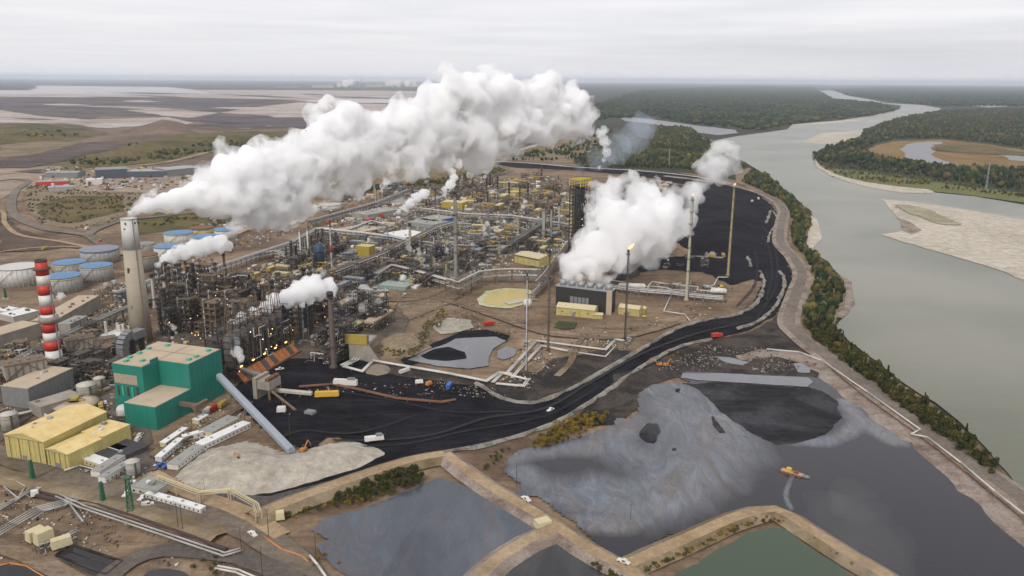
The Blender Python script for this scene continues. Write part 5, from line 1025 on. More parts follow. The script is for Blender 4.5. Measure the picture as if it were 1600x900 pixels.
# ---------------- storage tanks ----------------
def tank(x, yt, rpx, hpx, roofm, wallm, label, rimm=None, open_=False, cat='storage tank', group='storage tanks behind the concrete chimney', cone=.8):
    P0 = G(x, yt, 0); 
    for _ in range(5):
        s_ = FPX/(P0-Vector((0, 0, CH))).length; h = hpx/s_/0.95; P0 = G(x, yt, h)
    s_ = FPX/(P0-Vector((0, 0, CH))).length; R_ = rpx/s_
    r = empty('storage_tank', (P0.x, P0.y, 0), 0, label, cat, group)
    m = MB(); m.lathe((0, 0, 0), [(R_, 0), (R_, h)], 36); m.build('shell', wallm, r, True)
    m = MB()
    for k in range(28): a = 6.283*k/28; m.box(((R_+.08)*math.cos(a), (R_+.08)*math.sin(a), h/2), (.3, .3, h-.4), a)
    m.build('stiffener', wallm, r)
    if open_:
        MB().lathe((0, 0, 0), [(R_+.25, h-.2), (R_+.25, h+.5), (R_-.3, h+.5), (R_-.3, h-1.6), (0.1, h-1.6)], 36).build('floating_roof', roofm, r, True)
    else: MB().lathe((0, 0, 0), [(R_+.3, h-.9), (R_+.3, h+.15), (R_*.97, h+.3), (.2, h+cone)], 36).build('roof', roofm, r, True)
    if rimm: MB().lathe((0, 0, 0), [(R_+.05, h-2.1), (R_+.34, h-2.1), (R_+.34, h-1.15), (R_+.05, h-1.15)], 36).build('rim', rimm, r, True)
    m = MB()
    for k in range(14):
        a = -2.2+k*.07; m.box(((R_+.7)*math.cos(a), (R_+.7)*math.sin(a), h*k/14+.3), (1.3, .9, .25), a)
    m.build('stairs', DARKM, r)
    return r
tank(28, 416, 27, 22, GREYM, TANKW, 'wide white open-topped storage tank at the left edge', open_=True)
tank(108, 409, 21, 18, BLUR, TANKG, 'grey blue-roofed tank behind the striped chimney top', YELR)
tank(98, 430, 23, 21, BLUR, TANKG, 'grey blue-roofed tank nearest the striped chimney', YELR)
tank(150, 414, 21, 20, BLUR, TANKG, 'grey blue-roofed tank between striped and concrete chimneys, front one', YELR)
tank(155, 388, 25, 18, paint('slate_tank_roof', (.22, .22, .27), .6), TANKG, 'grey tank with slate roof and blue rim between the chimneys, rear one', BLUR)
tank(226, 397, 17, 22, RUST, paint('stained_tank', (.22, .2, .18), .7), 'dark tank with rusty red roof right behind the concrete chimney', YELR)
tank(227, 380, 13, 14, GREYM, TANKG, 'grey tank with purple rim above the rusty one', YELR)
tank(279, 363, 20, 17, BLUR, TANKW, 'white blue-roofed tank with yellow rim right of the chimney', YELR)
tank(262, 384, 19, 20, BLUR, TANKW, 'white blue-roofed tank half behind the low steam puff')
tank(315, 355, 16, 12, RUST, YEL, 'yellow tank with dark roof behind the white blue-roofed tanks', BLUR)
tank(322, 369, 20, 18, BLUR, TANKW, 'white blue-roofed tank right of the low steam puff')
tank(352, 358, 16, 14, BLUR, TANKW, 'farthest right blue-roofed tank, half in steam')
tank(515, 319, 17, 8, CONCL, TANKW, 'low pale round tank behind the big plume', group='low pale tanks')
tank(490, 322, 12, 7, CONCL, TANKG, 'smaller low grey tank left of the pale round one', group='low pale tanks')
# ---------------- lower left power station yard ----------------
building('yellow_hall', (12, 716), (73, 728), 47, 15, YEL, YELR, 'large yellow hall with ochre gable roof at the lower left', gable=3.2, doors=1, vents=3, ribs=10)
building('yellow_annex', (76, 729), (109, 738), 37, 11, YEL, YELR, 'lower yellow annex on the right of the large yellow hall', gable=1.6, doors=1, vents=2, ribs=6)
building('yellow_annex', (132, 704), (164, 712), 20, 12, YEL, YELR, 'small yellow block behind the yellow annex', vents=2, ribs=6)
building('yellow_machine_house', (32, 612), (82, 594), 14, 13.5, YELD, CONCL, 'bright yellow box-shaped machine house at the foot of the striped chimney', vents=5, ribs=4, ventm=CREAM)
building('grey_block', (48, 640), (118, 606), 22, 15, GREYM, TANR, 'dark grey clad block right of the yellow machine house', vents=3, ribs=12)
building('grey_block', (66, 655), (131, 634), 16, 8, CONC, CONC, 'low concrete block in front of the dark grey one', vents=2, doors=2)
def silo(px, yt, rm, m, label, cat='silo', name='silo', cone=1.2):
    b = G(*px); h = hgt(b, yt); r = empty(name, (b.x, b.y, 0), 0, label, cat)
    MB().lathe((0, 0, 0), [(rm, 0), (rm, h)], 24).build('shell', m, r, True); MB().lathe((0, 0, 0), [(rm+.2, h-.4), (rm+.2, h+.05), (.3, h+cone)], 24).build('roof', CONCL, r, True)
    q = MB(); q.bx(rm*.7, rm*.7+.8, -rm*.75-.6, -rm*.75, 0, h); q.build('ladder', DARKM, r); 
    for k in range(3): MB().lathe((0, 0, 0), [(rm, h*.3*k+2), (rm+.15, h*.3*k+2), (rm+.15, h*.3*k+2.4), (rm, h*.3*k+2.4)], 24).build('hoop', m, r)
    return r
silo((138, 624), 600, 6.5, CONC, 'squat concrete silo behind the round thickener'); silo((209, 742), 720, 3.8, TANKG, 'grey round silo at the end of the long flat sheds')
silo((17, 672), 646, 5, CONC, 'brown concrete silo at the left edge'); silo((157, 608), 590, 4, CONC, 'small concrete silo beside the squat one')
b = G(120, 640); r = empty('thickener', (b.x, b.y, 0), 0, 'round thickener tank with tan roof, green rim and yellow centre drive', 'tank')
MB().lathe((0, 0, 0), [(14, 0), (14, 5)], 32).build('shell', GRNL, r, True); MB().lathe((0, 0, 0), [(14.3, 4.2), (14.3, 5.2), (5, 7), (5, 6.2)], 32).build('roof', TANR, r, True)
MB().lathe((0, 0, 0), [(4.6, 5), (4.6, 6), (4.2, 6.2)], 24).build('well', SOOT, r, True); q = MB(); q.bx(-6, 6, -1, 1, 6.6, 7.6); q.bx(-2, 2, -2.4, 2.4, 7.6, 9); q.build('drive', YELD, r)
b = G(196, 655); r = empty('process_tank', (b.x, b.y, 0), 0, 'white round tank against the green boiler house', 'tank'); MB().lathe((0, 0, 0), [(5, 0), (5, 8), (4, 9.5), (.5, 10)], 20).build('shell', TANKW, r, True); MB().bx(-5, 5, -6.6, -5.2, 4, 4.5).build('walkway', DARKM, r)
# long flat-roofed conveyor halls at the left edge
def hall(a, b_, w, h, label, m1=CONC, m2=TANR, vents=4): return building('long_hall', a, b_, w, h, m1, m2, label, vents=vents, ribs=14, ventm=BRNM)
hall((-60, 568), (66, 528), 22, 13, 'long brown concrete hall at the left edge behind the striped chimney')
hall((88, 522), (158, 480), 20, 12, 'long brown concrete hall running from the striped chimney toward the tank farm', vents=6)
hall((-40, 602), (10, 585), 14, 9, 'low brown shed at the left edge beside the yellow machine house')
hall((0, 500), (22, 505), 24, 6, 'pale flat-roofed shed at the left edge', CONCL, ROOFW)
hall((-8, 492), (8, 495), 14, 5, 'small pale shed behind the flat-roofed one', CONCL, ROOFW)
# dust collectors with hoppers
def collector():
    r = E0('dust_collector'); MB().bx(0, 26, 0, 14, 12, 22).build('casing', CONC, r); MB().bx(-.4, 26.4, -.4, 14.4, 22.01, 23).build('roof', BRNM, r)
    for i in range(3):
        for j in range(2):
            q = MB(); x = 1+i*8.5; y = .5+j*6.8; q.add([(x, y, 12), (x+7.5, y, 12), (x+7.5, y+6, 12), (x, y+6, 12), (x+3, y+2.4, 5), (x+4.5, y+2.4, 5), (x+4.5, y+3.6, 5), (x+3, y+3.6, 5)], [(0, 1, 2, 3), (7, 6, 5, 4), (0, 4, 5, 1), (1, 5, 6, 2), (2, 6, 7, 3), (3, 7, 4, 0)]); q.build('hopper', BRNM, r)
    for x in (0.5, 13, 25.5):
        for y in (.5, 13.5): MB().bx(x-.4, x+.4, y-.4, y+.4, 0, 12).build('leg', DARKM, r)
    q = MB()
    for k in range(6): q.box((2+k*4.4, -.3, 17), (.4, .5, 9), 0)
    q.bar((0, -.6, 12), (13, -.6, 22), .5); q.bar((26, -.6, 12), (13, -.6, 22), .5); q.build('stiffener', BRNM, r)
    for k in range(4): MB().bx(3+k*6, 4.4+k*6, 4, 6, 23, 24.4).build('vent', GREYM, r)
    return r
for (x, y), rz, s_, lab in (((14, 620), 8, 1.0, 'brown dust collector with hoppers left of the striped chimney'), ((108, 568), 8, .8, 'brown dust collector right behind the striped chimney'), ((150, 560), 5, .65, 'smaller dust collector left of the grey curved duct')):
    place('collector', collector, G(x, y), R(rz)+UA-R(40), s_, lab, 'dust collector', 'dust collectors of the power station')
# gable roofed grey shed
building('roof_shed', (112, 528), (140, 514), 12, 12, CONC, GREYR, 'grey ridge-roofed shed behind the dust collectors', vents=4)
b = G(184, 545); r = empty('vent_house', (b.x, b.y, 0), UA, 'white-roofed oval vent house with white stub stacks', 'building')
MB().bx(-9, 9, -7, 7, 0, 13).build('wall', CONC, r); MB().bx(-9.5, 9.5, -7.5, 7.5, 13.01, 14).build('roof', ROOFW, r)
for x, y, h_ in ((-6, 4, 11), (3, -1, 6), (4.5, 2, 7), (6, -2, 6)): MB().tube((x, y, 14), (x, y, 14+h_), 1.1, n=14).build('stack', WHT, r)
# curved grey duct into the green building
b = G(203, 572); r = empty('flue_duct', (b.x, b.y, 0), UA, 'thick grey flue duct curving down beside the green boiler house', 'duct'); r.scale = (.7, .7, .7)
q = MB(); cv = [(Vector((28-14*math.sin(t*1.57), 22, 14+14*math.cos(t*1.57)))) for t in (0, .2, .4, .6, .8, 1)]+[Vector((14, 22, 0))]
for p_, n_ in zip(cv, cv[1:]): 
    v = []
    for p in (p_, n_): 
        d = (n_-p_).normalized(); e = d.cross(Vector((0, 1, 0))).normalized()*4.5
        v += [p-e+Vector((0, -5, 0)), p+e+Vector((0, -5, 0)), p+e+Vector((0, 5, 0)), p-e+Vector((0, 5, 0))]
    q.add(v, [(0, 1, 2, 3), (7, 6, 5, 4), (0, 4, 5, 1), (1, 5, 6, 2), (2, 6, 7, 3), (3, 7, 4, 0)])
q.build('curved_duct', GREYM, r); MB().bx(28, 46, 16, 28, 20, 29).build('box_duct', GREYM, r)
for x in (30, 44): MB().bx(x-.6, x+.6, 18, 26, 0, 20).build('leg', DARKM, r)
# ---------------- trailers, sheds, vehicles ----------------
def trailer(L_=14, W2=3.4, H2=3.0, wall=WHT, roof=GREYR, nw=5):
    def f():
        r = E0('site_trailer'); MB().bx(-L_/2, L_/2, -W2/2, W2/2, .5, .5+H2).build('body', wall, r); MB().bx(-L_/2-.2, L_/2+.2, -W2/2-.2, W2/2+.2, .5+H2+.01, .75+H2).build('roof', roof, r)
        MB().bx(-L_/2+.4, L_/2-.4, -W2/2+.3, W2/2-.3, 0, .49).build('skirt', DARKM, r)
        for k in range(nw): x = -L_/2+L_*(k+.5)/nw; MB().bx(x-.5, x+.5, -W2/2-.05, -W2/2-.005, 1.6, 2.6).build('window', GLS, r)
        MB().bx(L_/2+.003, L_/2+.08, -.5, .5, .55, 2.6).build('door', GREYM, r)
        for k in range(2): x = -L_/4+k*L_/2; MB().bx(x-.6, x+.6, -.5, .5, .76+H2, 1.4+H2).build('vent', GALV, r)
        return r
    return f
def along(a, b_): d = G(*b_)-G(*a); return math.atan2(d.y, d.x)
def put_trailer(a, b_, key, label, W2=3.4, H2=3, wall=WHT, roof=GREYR, group='site trailers and sheds'):
    A = G(*a); B = G(*b_); L_ = (B-A).length; return place('tr_%s' % key, trailer(L_, W2, H2, wall, roof, max(2, int(L_/3))), (A+B)/2, along(a, b_), 1, label, 'site trailer', group)
TT = [((248, 723), (283, 693), 'row1', 'white trailer row nearest the conveyor rails', 4, 3.2), ((286, 690), (322, 680), 'row1b', 'short white trailer row behind the long one', 4, 3.2), ((270, 735), (310, 705), 'row2', 'long low shed with grey roof, lower half of the pair by the sand heap', 7, 3.2),
      ((312, 703), (386, 668), 'row3', 'long low shed with many windows at the edge of the sand heap', 7, 3.4), ((323, 683), (366, 660), 'row4', 'broad cream shed with white end beside the blue-grey conveyor', 10, 3.6), ((232, 778), (275, 790), 'row5', 'white trailer parked on the service road, left one of the pair', 3.6, 3),
      ((276, 790), (318, 803), 'row6', 'white trailer parked on the service road, right one of the pair', 3.6, 3), ((255, 700), (290, 676), 'row0', 'long pale shed along the steam pipes below the green building', 4, 3), ((306, 664), (322, 655), 'rowx', 'small pale shed under the green building wall', 5, 3),
      ((130, 720), (172, 734), 'yl', 'low cream shed beside the yellow annex', 7, 3.6), ((150, 748), (190, 722), 'yl2', 'low flat shed pointing at the grey silo, left one', 6, 4), ((160, 757), (200, 733), 'yl3', 'low flat shed pointing at the grey silo, right one', 5, 4)]
for a, b_, k, lab, w_, h_ in TT: put_trailer(a, b_, k, lab, w_, h_, CREAM if 'cream' in lab or 'pale' in lab else WHT, GREYR if 'grey' in lab or 'flat' in lab else ROOFW)
building('control_house', (205, 772), (246, 780), 13, 4.5, CONCL, GREYR, 'flat-roofed concrete control house beside the service road', doors=1, windows=4, vents=4)
building('dark_shed', (135, 713), (182, 729), 22, 4, DARKM, paint('black_roof', (.04, .04, .045), .8), 'black-roofed low shed behind the cream one', vents=1)
building('white_shed', (168, 708), (186, 714), 6, 4, WHT, ROOFW, 'small white shed on the black roof', vents=0)
building('white_cabin', (217, 664), (240, 671), 8, 3.5, WHT, ROOFW, 'white cabin at the corner of the green boiler house', windows=3)
def vehicle(kind, body):
    def f():
        r = E0(kind); L_, W2, H2 = {'pickup_truck': (5.6, 2, 1.9), 'car': (4.5, 1.85, 1.5), 'van': (5.4, 2, 2.3), 'lorry': (9, 2.6, 3.2)}[kind]
        q = MB(); q.bx(-L_/2, L_/2, -W2/2, W2/2, .45, H2*.52)
        if kind == 'pickup_truck': q.add([(-.6, -.9, H2*.52), (1.5, -.9, H2*.52), (1.5, .9, H2*.52), (-.6, .9, H2*.52), (-.4, -.8, H2), (.9, -.8, H2), (.9, .8, H2), (-.4, .8, H2)], [(0, 3, 2, 1), (4, 5, 6, 7), (0, 1, 5, 4), (1, 2, 6, 5), (2, 3, 7, 6), (3, 0, 4, 7)])
        elif kind == 'lorry': q.bx(-L_/2, L_/2-2.6, -W2/2, W2/2, 1.2, H2); q.bx(L_/2-2.2, L_/2, -W2/2+.1, W2/2-.1, H2*.52, 2.6)
        else: k = .35 if kind == 'car' else .48; q.add([(-L_*.46, -W2/2, H2*.52), (L_*.3, -W2/2, H2*.52), (L_*.3, W2/2, H2*.52), (-L_*.46, W2/2, H2*.52), (-L_*k, -W2*.4, H2), (L_*.12, -W2*.4, H2), (L_*.12, W2*.4, H2), (-L_*k, W2*.4, H2)], [(0, 3, 2, 1), (4, 5, 6, 7), (0, 1, 5, 4), (1, 2, 6, 5), (2, 3, 7, 6), (3, 0, 4, 7)])
        q.build('body', body, r)
        q = MB()
        if kind == 'lorry': q.bx(L_/2-.4, L_/2+.02, -1.0, 1.0, 1.9, 2.45)
        else: q.bx(-.35, 1.0, -W2/2-.01, W2/2+.01, H2*.58, H2*.86)
        q.build('window', GLS, r)
        for x in (-L_*.3, L_*.3):
            for y in (-W2/2, W2/2): MB().tube((x, y-.12, .4), (x, y+.12, .4), .4, n=10).build('wheel', TIRE, r)
        return r
    return f
def veh(kind, col, mat_, px, toward, label, s_=1.0, group='vehicles in the yards', z=.45):
    p = G(*px); p.z = z; return place('v_%s_%s' % (kind, col), vehicle(kind, mat_), p, along(px, toward), s_, label, {'pickup_truck': 'pickup truck'}.get(kind, kind), group)
VV = [('pickup_truck', 'white', WHT, (822, 790), (840, 802), 'white pickup truck driving on the dike between the two ponds', 3.2), ('pickup_truck', 'white', WHT, (974, 889), (990, 896), 'white pickup truck at the dike junction by the green pond', 3.2),
      ('pickup_truck', 'white', WHT, (198, 775), (206, 767), 'white pickup beside the green lattice tower', .6), ('pickup_truck', 'white', WHT, (223, 781), (233, 773), 'white pickup parked left of the white trailers', .6), ('van', 'white', WHT, (231, 792), (244, 789), 'white van on the service road below the trailers', .6),
      ('van', 'white', WHT, (219, 684), (226, 677), 'white van parked in the yard, left of two', .7), ('van', 'white', WHT, (216, 690), (223, 683), 'white van parked in the yard, lower of two', .7), ('car', 'yellow', YELD, (212, 682), (218, 676), 'yellow car parked beside the white vans', .7),
      ('lorry', 'yellow', YELD, (150, 620), (165, 612), 'yellow lorry in the yard behind the thickener', .7), ('lorry', 'yellow', YELD, (158, 640), (160, 650), 'yellow lorry at the thickener edge', .7), ('car', 'white', WHT, (165, 632), (168, 640), 'white car near the thickener', .7),
      ('lorry', 'white', WHT, (326, 646), (334, 640), 'white lorry beside the green building', .7), ('lorry', 'red', RED, (334, 642), (340, 638), 'red lorry beside the green building', .7), ('lorry', 'yellow', YELD, (348, 636), (362, 624), 'yellow lorry on the conveyor road', .7), ('car', 'blue', BLU, (251, 729), (258, 726), 'blue machine at the end of the trailer row', .7), ('car', 'blue', BLU, (260, 732), (267, 729), 'second blue machine by the shed end', .7),
      ('car', 'blue', BLU, (194, 637), (194, 630), 'blue skip near the green building', .7), ('car', 'white', WHT, (189, 670), (193, 666), 'white car left of the green building', .7), ('car', 'yellow', YELD, (202, 673), (207, 669), 'yellow car left of the green building', .7),
      ('lorry', 'white', WHT, (136, 359), (150, 352), 'white lorry on the looping grey road', .9), ('lorry', 'red', RED, (157, 379), (160, 372), 'red lorry at the tank farm road', .7), ('lorry', 'yellow', YELD, (70, 391), (60, 394), 'yellow lorry on the tan track', .9), ('lorry', 'red', RED, (764, 509), (770, 508), 'red truck on the bank above the scum pond', .7),
      ('lorry', 'red', RED, (1120, 528), (1130, 527), 'red truck on the rubble berm of the haul road', .9), ('lorry', 'blue', BLU, (702, 607), (706, 601), 'blue container lorry on the coke ground', .7), ('pickup_truck', 'white', WHT, (437, 579), (443, 578), 'lone white pickup on the black coke near the pit', .6),
      ('pickup_truck', 'white', WHT, (860, 643), (866, 640), 'white vehicle on the black haul road', .6), ('pickup_truck', 'white', WHT, (395, 838), (400, 842), 'white pickup at the bottom junction', .6), ('lorry', 'white', WHT, (1175, 316), (1180, 312), 'white truck at the top of the coke field', .8), ('lorry', 'white', WHT, (1185, 312), (1190, 318), 'white truck near the haul road bend', .8), ('lorry', 'yellow', YELD, (1130, 402), (1137, 408), 'yellow haul truck on the coke field', 1.2), ('lorry', 'yellow', YELD, (1112, 403), (1118, 403), 'orange-yellow loader on the coke field', 1.2)]
for k, c_, mm, px, tw, lab, z in VV: veh(k, c_, mm, px, tw, lab, 1.15, z=z)
# excavators and bulldozers
def excavator():
    r = E0('excavator'); MB().bx(-2, 2.2, -1.4, 1.4, 1.2, 3.0).build('body', ORG, r)
    for y in (-1.3, 1.3): MB().bx(-2.4, 2.4, y-.4, y+.4, 0, 1.1).build('track', TIRE, r)
    MB().bx(.8, 2.2, .2, 1.4, 3.0, 4.2).build('cab', GLS, r); MB().bar((1.8, 0, 2.8), (5.6, 0, 6), .6).bar((5.6, 0, 6), (8, 0, 2.4), .45).build('boom', ORG, r); MB().bx(7.4, 8.6, -.8, .8, .8, 2.2).build('bucket', DARKM, r); return r
for px, rz, lab in (((378, 731), 2.5, 'orange-red excavator on the sand heap'), ((1040, 574), .6, 'orange excavator on the coke-dusted ground, right one'), ((1030, 573), 3.0, 'orange excavator on the coke-dusted ground, left one'), ((474, 708), 1.2, 'small orange excavator at the foot of the conveyor')):
    p = G(*px); p.z = 3 if px[0] == 378 else .6; place('exc', excavator, p, rz, .95, lab, 'excavator', 'orange excavators')
# ---------------- dredge on the pond ----------------
b = G(1238, 742); r = empty('dredge_boat', (b.x, b.y, .7), -R(38), 'small orange dredge barge floating on the dark pond', 'boat'); r.scale = (.85, .85, .85)
MB().bx(-8, 7.5, -2.6, 2.6, 0, 1.1).build('hull', RUST, r); MB().bx(-7.5, 7, -2.2, 2.2, 1.12, 1.3).build('deck', paint('pale_orange_deck', (.55, .3, .18), .7), r)
for x in (-7, -4.2, -1.4, 1.4, 4.2):
    MB().tube((x, -3.1, .35), (x+2.2, -3.1, .35), .6).build('float', RUST, r)
MB().bx(-4, -1, -1.4, 1.4, 1.3, 3.6).build('cabin', SULF, r); MB().bx(1, 4, -1.2, 1.2, 1.3, 2.5).build('engine', RUST, r); MB().bx(7.5, 11, -1.6, 1.6, .2, 1.2).build('bow', GREYM, r); MB().bar((0, 0, 1.3), (.6, 0, 7), .25).build('mast', RUST, r); MB().bar((6, 0, 1.4), (12, 0, .4), .5).build('ladder', GREYM, r)
# ---------------- cooling tower and yellow sheds ----------------
a = G(868, 481); bq = G(938, 490); d = bq-a; r = empty('cooling_tower', (a.x, a.y, 0), math.atan2(d.y, d.x), 'black-sided cooling tower with a row of fan stacks pouring steam', 'cooling tower')
w = d.length+10; ht = hgt(a, 447)
MB().bx(0, w, 0, 15, 0, ht).build('casing', BLK, r); MB().bx(-.5, w+.5, -.6, 15.5, ht+.01, ht+1).build('deck', GALV, r)
for k in range(5): MB().bx(w*.27+k*4, w*.27+k*4+3.2, -.4, -.01, ht*.25, ht*.62).build('louvre', GREYM, r)
for k in range(6): MB().lathe((w*(k+.5)/6, 7.5, ht+1), [(3.8, 0), (3.3, 2), (3.7, 4.4), (3.4, 4.4), (3.0, 2)], 18).build('fan_stack', GALV, r, True)
MB().bx(w-4, w+1.5, -1.2, -.61, 0, ht+2).build('stair_tower', TANR, r)
building('yellow_shed', (869, 492), (928, 498), 17, 8, YEL, CREAM, 'long bright yellow barrel-roofed shed in front of the cooling tower', gable=2.6, doors=1, windows=3, ribs=12)
building('yellow_shed', (926, 498), (941, 499), 8, 4, YEL, CREAM, 'small yellow lean-to at the end of the long yellow shed', gable=1)
building('yellow_shed', (966, 491), (998, 495), 12, 7, YEL, CREAM, 'smaller bright yellow shed right of the cooling tower', gable=2.2, doors=1, ribs=7)
building('yellow_shed', (999, 490), (1007, 491), 7, 5, YELD, CREAM, 'little yellow hut behind the smaller yellow shed', gable=1)
building('yellow_warehouse', (804, 411), (842, 419), 26, 11, YEL, CREAM, 'cream-roofed yellow warehouse beside the pipe bridge', gable=2, trim=BRNM, ribs=8)
b = G(824, 483); r = empty('sphere_tank', (b.x, b.y, 0), 0, 'white spherical pressure tank beside the sulphur pond', 'tank')
bm = bmesh.new(); bmesh.ops.create_uvsphere(bm, u_segments=24, v_segments=16, radius=4.3); bmesh.ops.translate(bm, verts=bm.verts, vec=(0, 0, 6.5)); link('vessel', bm, WHT, r, True)
for k in range(6): a_ = k*1.047; MB().bar((3.9*math.cos(a_), 3.9*math.sin(a_), 0), (3.6*math.cos(a_), 3.6*math.sin(a_), 6.2), .35).build('leg', GREYM, r)
building('tan_platform', (795, 478), (840, 470), 8, 1.5, CONC, CONCL, 'low concrete platform edge of the sulphur pond', 'platform')
# ---------------- process plant: kit of equipment ----------------
STEEL = [DARKM, BRNM, SOOT, GREYM, GALV]
def k_column(h, r_, mm, pm=DARKM, np_=4, seed=0):
    def f():
        rg = random.Random(seed); r = E0('process_column')
        MB().lathe((0, 0, 0), [(r_*1.25, 0), (r_*1.25, 2), (r_, 3.5), (r_, h-1.2), (r_*.7, h-.3), (.15, h)], 14).build('shell', mm, r, True)
        for k in range(np_):
            z = h*(.28+.68*k/max(1, np_-1))*.98; a = rg.uniform(0, 6.28); q = MB(); q.lathe((0, 0, 0), [(r_, z), (r_+1.3, z), (r_+1.3, z+.25), (r_, z+.25)], 14)
            for j in range(10): t = 6.283*j/10; q.bar(((r_+1.25)*math.cos(t), (r_+1.25)*math.sin(t), z+.25), ((r_+1.25)*math.cos(t), (r_+1.25)*math.sin(t), z+1.4), .1)
            q.lathe((0, 0, 0), [(r_+1.2, z+1.3), (r_+1.3, z+1.3), (r_+1.3, z+1.45), (r_+1.2, z+1.45)], 14); q.build('platform', pm, r)
        q = MB(); q.tube((r_+.6, .5, 0), (r_+.6, .5, h+.6), .3, n=6).tube((r_+.6, .5, h+.6), (0, 0, h+.6), .3, n=6); q.tube((0, 0, h-.2), (0, 0, h+.7), .3, n=6); q.build('riser', LAG, r)
        q = MB(); q.bar((-r_-.5, .3, 0), (-r_-.5, .3, h), .35); q.build('ladder', pm, r); return r
    return f
def k_frame(nx, ny, nz, b_, lh, mm, fill=.7, seed=0, lamps=1, deckm=None, vm=None):
    """open steel structure: columns, beams, decks, and the vessels, pipes and lamps it carries"""
    def f():
        rg = random.Random(seed); r = E0('steel_structure'); q = MB(); X, Y, Z = nx*b_, ny*b_, nz*lh
        for i in range(nx+1):
            for j in range(ny+1): q.bar((i*b_-X/2, j*b_-Y/2, 0), (i*b_-X/2, j*b_-Y/2, Z+.5), .55)
        for k in range(1, nz+1):
            z = k*lh
            for i in range(nx+1): q.bar((i*b_-X/2, -Y/2, z), (i*b_-X/2, Y/2, z), .5)
            for j in range(ny+1): q.bar((-X/2, j*b_-Y/2, z), (X/2, j*b_-Y/2, z), .5)
            for i in range(nx):
                if rg.random() < .45: q.bar((i*b_-X/2, -Y/2, z-lh), ((i+1)*b_-X/2, -Y/2, z), .3)
            q.bar((-X/2, -Y/2, z+1.1), (X/2, -Y/2, z+1.1), .14).bar((X/2, -Y/2, z+1.1), (X/2, Y/2, z+1.1), .14)
        q.build('frame', mm, r)
        for k in range(1, nz+1):
            m = MB()
            for i in range(nx):
                for j in range(ny):
                    if rg.random() < .62: m.bx(i*b_-X/2+.3, (i+1)*b_-X/2-.3, j*b_-Y/2+.3, (j+1)*b_-Y/2-.3, k*lh+.26, k*lh+.36)
            if m.v: m.build('deck', deckm or mm, r)
        for k in range(nz):
            for i in range(nx):
                for j in range(ny):
                    if rg.random() > fill: continue
                    x = (i+.5)*b_-X/2; y = (j+.5)*b_-Y/2; z = k*lh+.4; t = rg.random(); w = (vm or rg.choice([LAG, GREYM, BRNM, GALV, TANKG, DARKM]))
                    if t < .4: MB().tube((x-b_*.4, y, z+1.4), (x+b_*.4, y, z+1.4), rg.uniform(.6, 1.3), n=10).build('drum', w, r, True)
                    elif t < .7: MB().lathe((x, y, z), [(1.2, 0), (1.2, lh*.7), (.3, lh*.85)], 10).build('vessel', w, r, True)
                    else:
                        m = MB()
                        for n_ in range(4): m.bx(x-b_*.3+n_*.9, x-b_*.3+n_*.9+.6, y-1.5, y+1.5, z, z+rg.uniform(.8, 2.2))
                        m.build('pump', w, r)
        for n_ in range(3+nx):
            m = MB(); z = rg.uniform(.3, nz)*lh; y = rg.uniform(-Y/2-1, Y/2+1); p = [Vector((-X/2-2, y, z)), Vector((rg.uniform(-X/2, X/2), y, z))]; p.append(p[1]+Vector((0, 0, rg.choice([-1, 1])*rg.uniform(1, lh)))); p.append(p[2]+Vector((rg.uniform(2, 5), rg.uniform(-3, 3), 0)))
            m.path(p, rg.uniform(.18, .42), 6).build('pipe', rg.choice([LAG, LAG, GALV, RUST, GREYM]), r)
        for n_ in range(lamps):
            x = rg.choice([-X/2, X/2, rg.uniform(-X/2, X/2)]); y = -Y/2-.5; z = rg.randint(0, nz)*lh+1.8; MB().box((x, y, z), (.4, .4, .4)).build('lamp', rg.choice([LAMP, LAMP, LAMPW]), r)
        return r
    return f
def k_drums(mm, seed=0):
    def f():
        rg = random.Random(seed); r = E0('drum_bank')
        for k in range(3):
            y = k*4.5-4.5; L_ = rg.uniform(7, 12); q = rg.uniform(1.1, 1.7); 
            MB().tube((-L_/2, y, 2.2), (L_/2, y, 2.2), q, n=12).tube((-L_/2-.8, y, 2.2), (-L_/2, y, 2.2), q*.4, q, n=12).tube((L_/2, y, 2.2), (L_/2+.8, y, 2.2), q, q*.4, n=12).build('drum', mm if k != 1 else LAG, r, True)
            for x in (-L_*.3, L_*.3): MB().bx(x-.4, x+.4, y-1, y+1, 0, 1.6).build('saddle', CONC, r)
        m = MB(); m.path([(-8, 2.3, 4.4), (6, 2.3, 4.4), (6, 2.3, 1), (9, 2.3, 1)], .3).path([(-5, -7, 4.8), (-5, 7, 4.8), (-5, 7, .8)], .3); m.build('pipe', LAG, r); return r
    return f
def k_cooler(mm, top, n_=5):
    def f():
        r = E0('air_cooler'); m = MB(); L_ = n_*6
        for i in range(n_+1):
            for y in (-5, 5): m.bar((i*6-L_/2, y, 0), (i*6-L_/2, y, 10), .5)
            m.bar((i*6-L_/2, -5, 9.4), (i*6-L_/2, 5, 9.4), .45); m.bar((i*6-L_/2, -5, 4.5), (i*6-L_/2, 5, 4.5), .4)
            if i < n_: m.bar((i*6-L_/2, -5, 4.5), ((i+1)*6-L_/2, -5, 9.4), .3)
        m.build('frame', mm, r)
        for i in range(n_): MB().bx(i*6-L_/2+.5, i*6-L_/2+5.5, -4.8, 4.8, 10, 12).build('fan_box', top, r)
        MB().bx(-L_/2, L_/2, -5.6, -5.1, 10, 11).build('walkway', mm, r); MB().path([(-L_/2, -2, 7), (L_/2, -2, 7)], .45).path([(-L_/2, 2, 7), (L_/2, 2, 7)], .35).build('pipe', LAG, r); return r
    return f
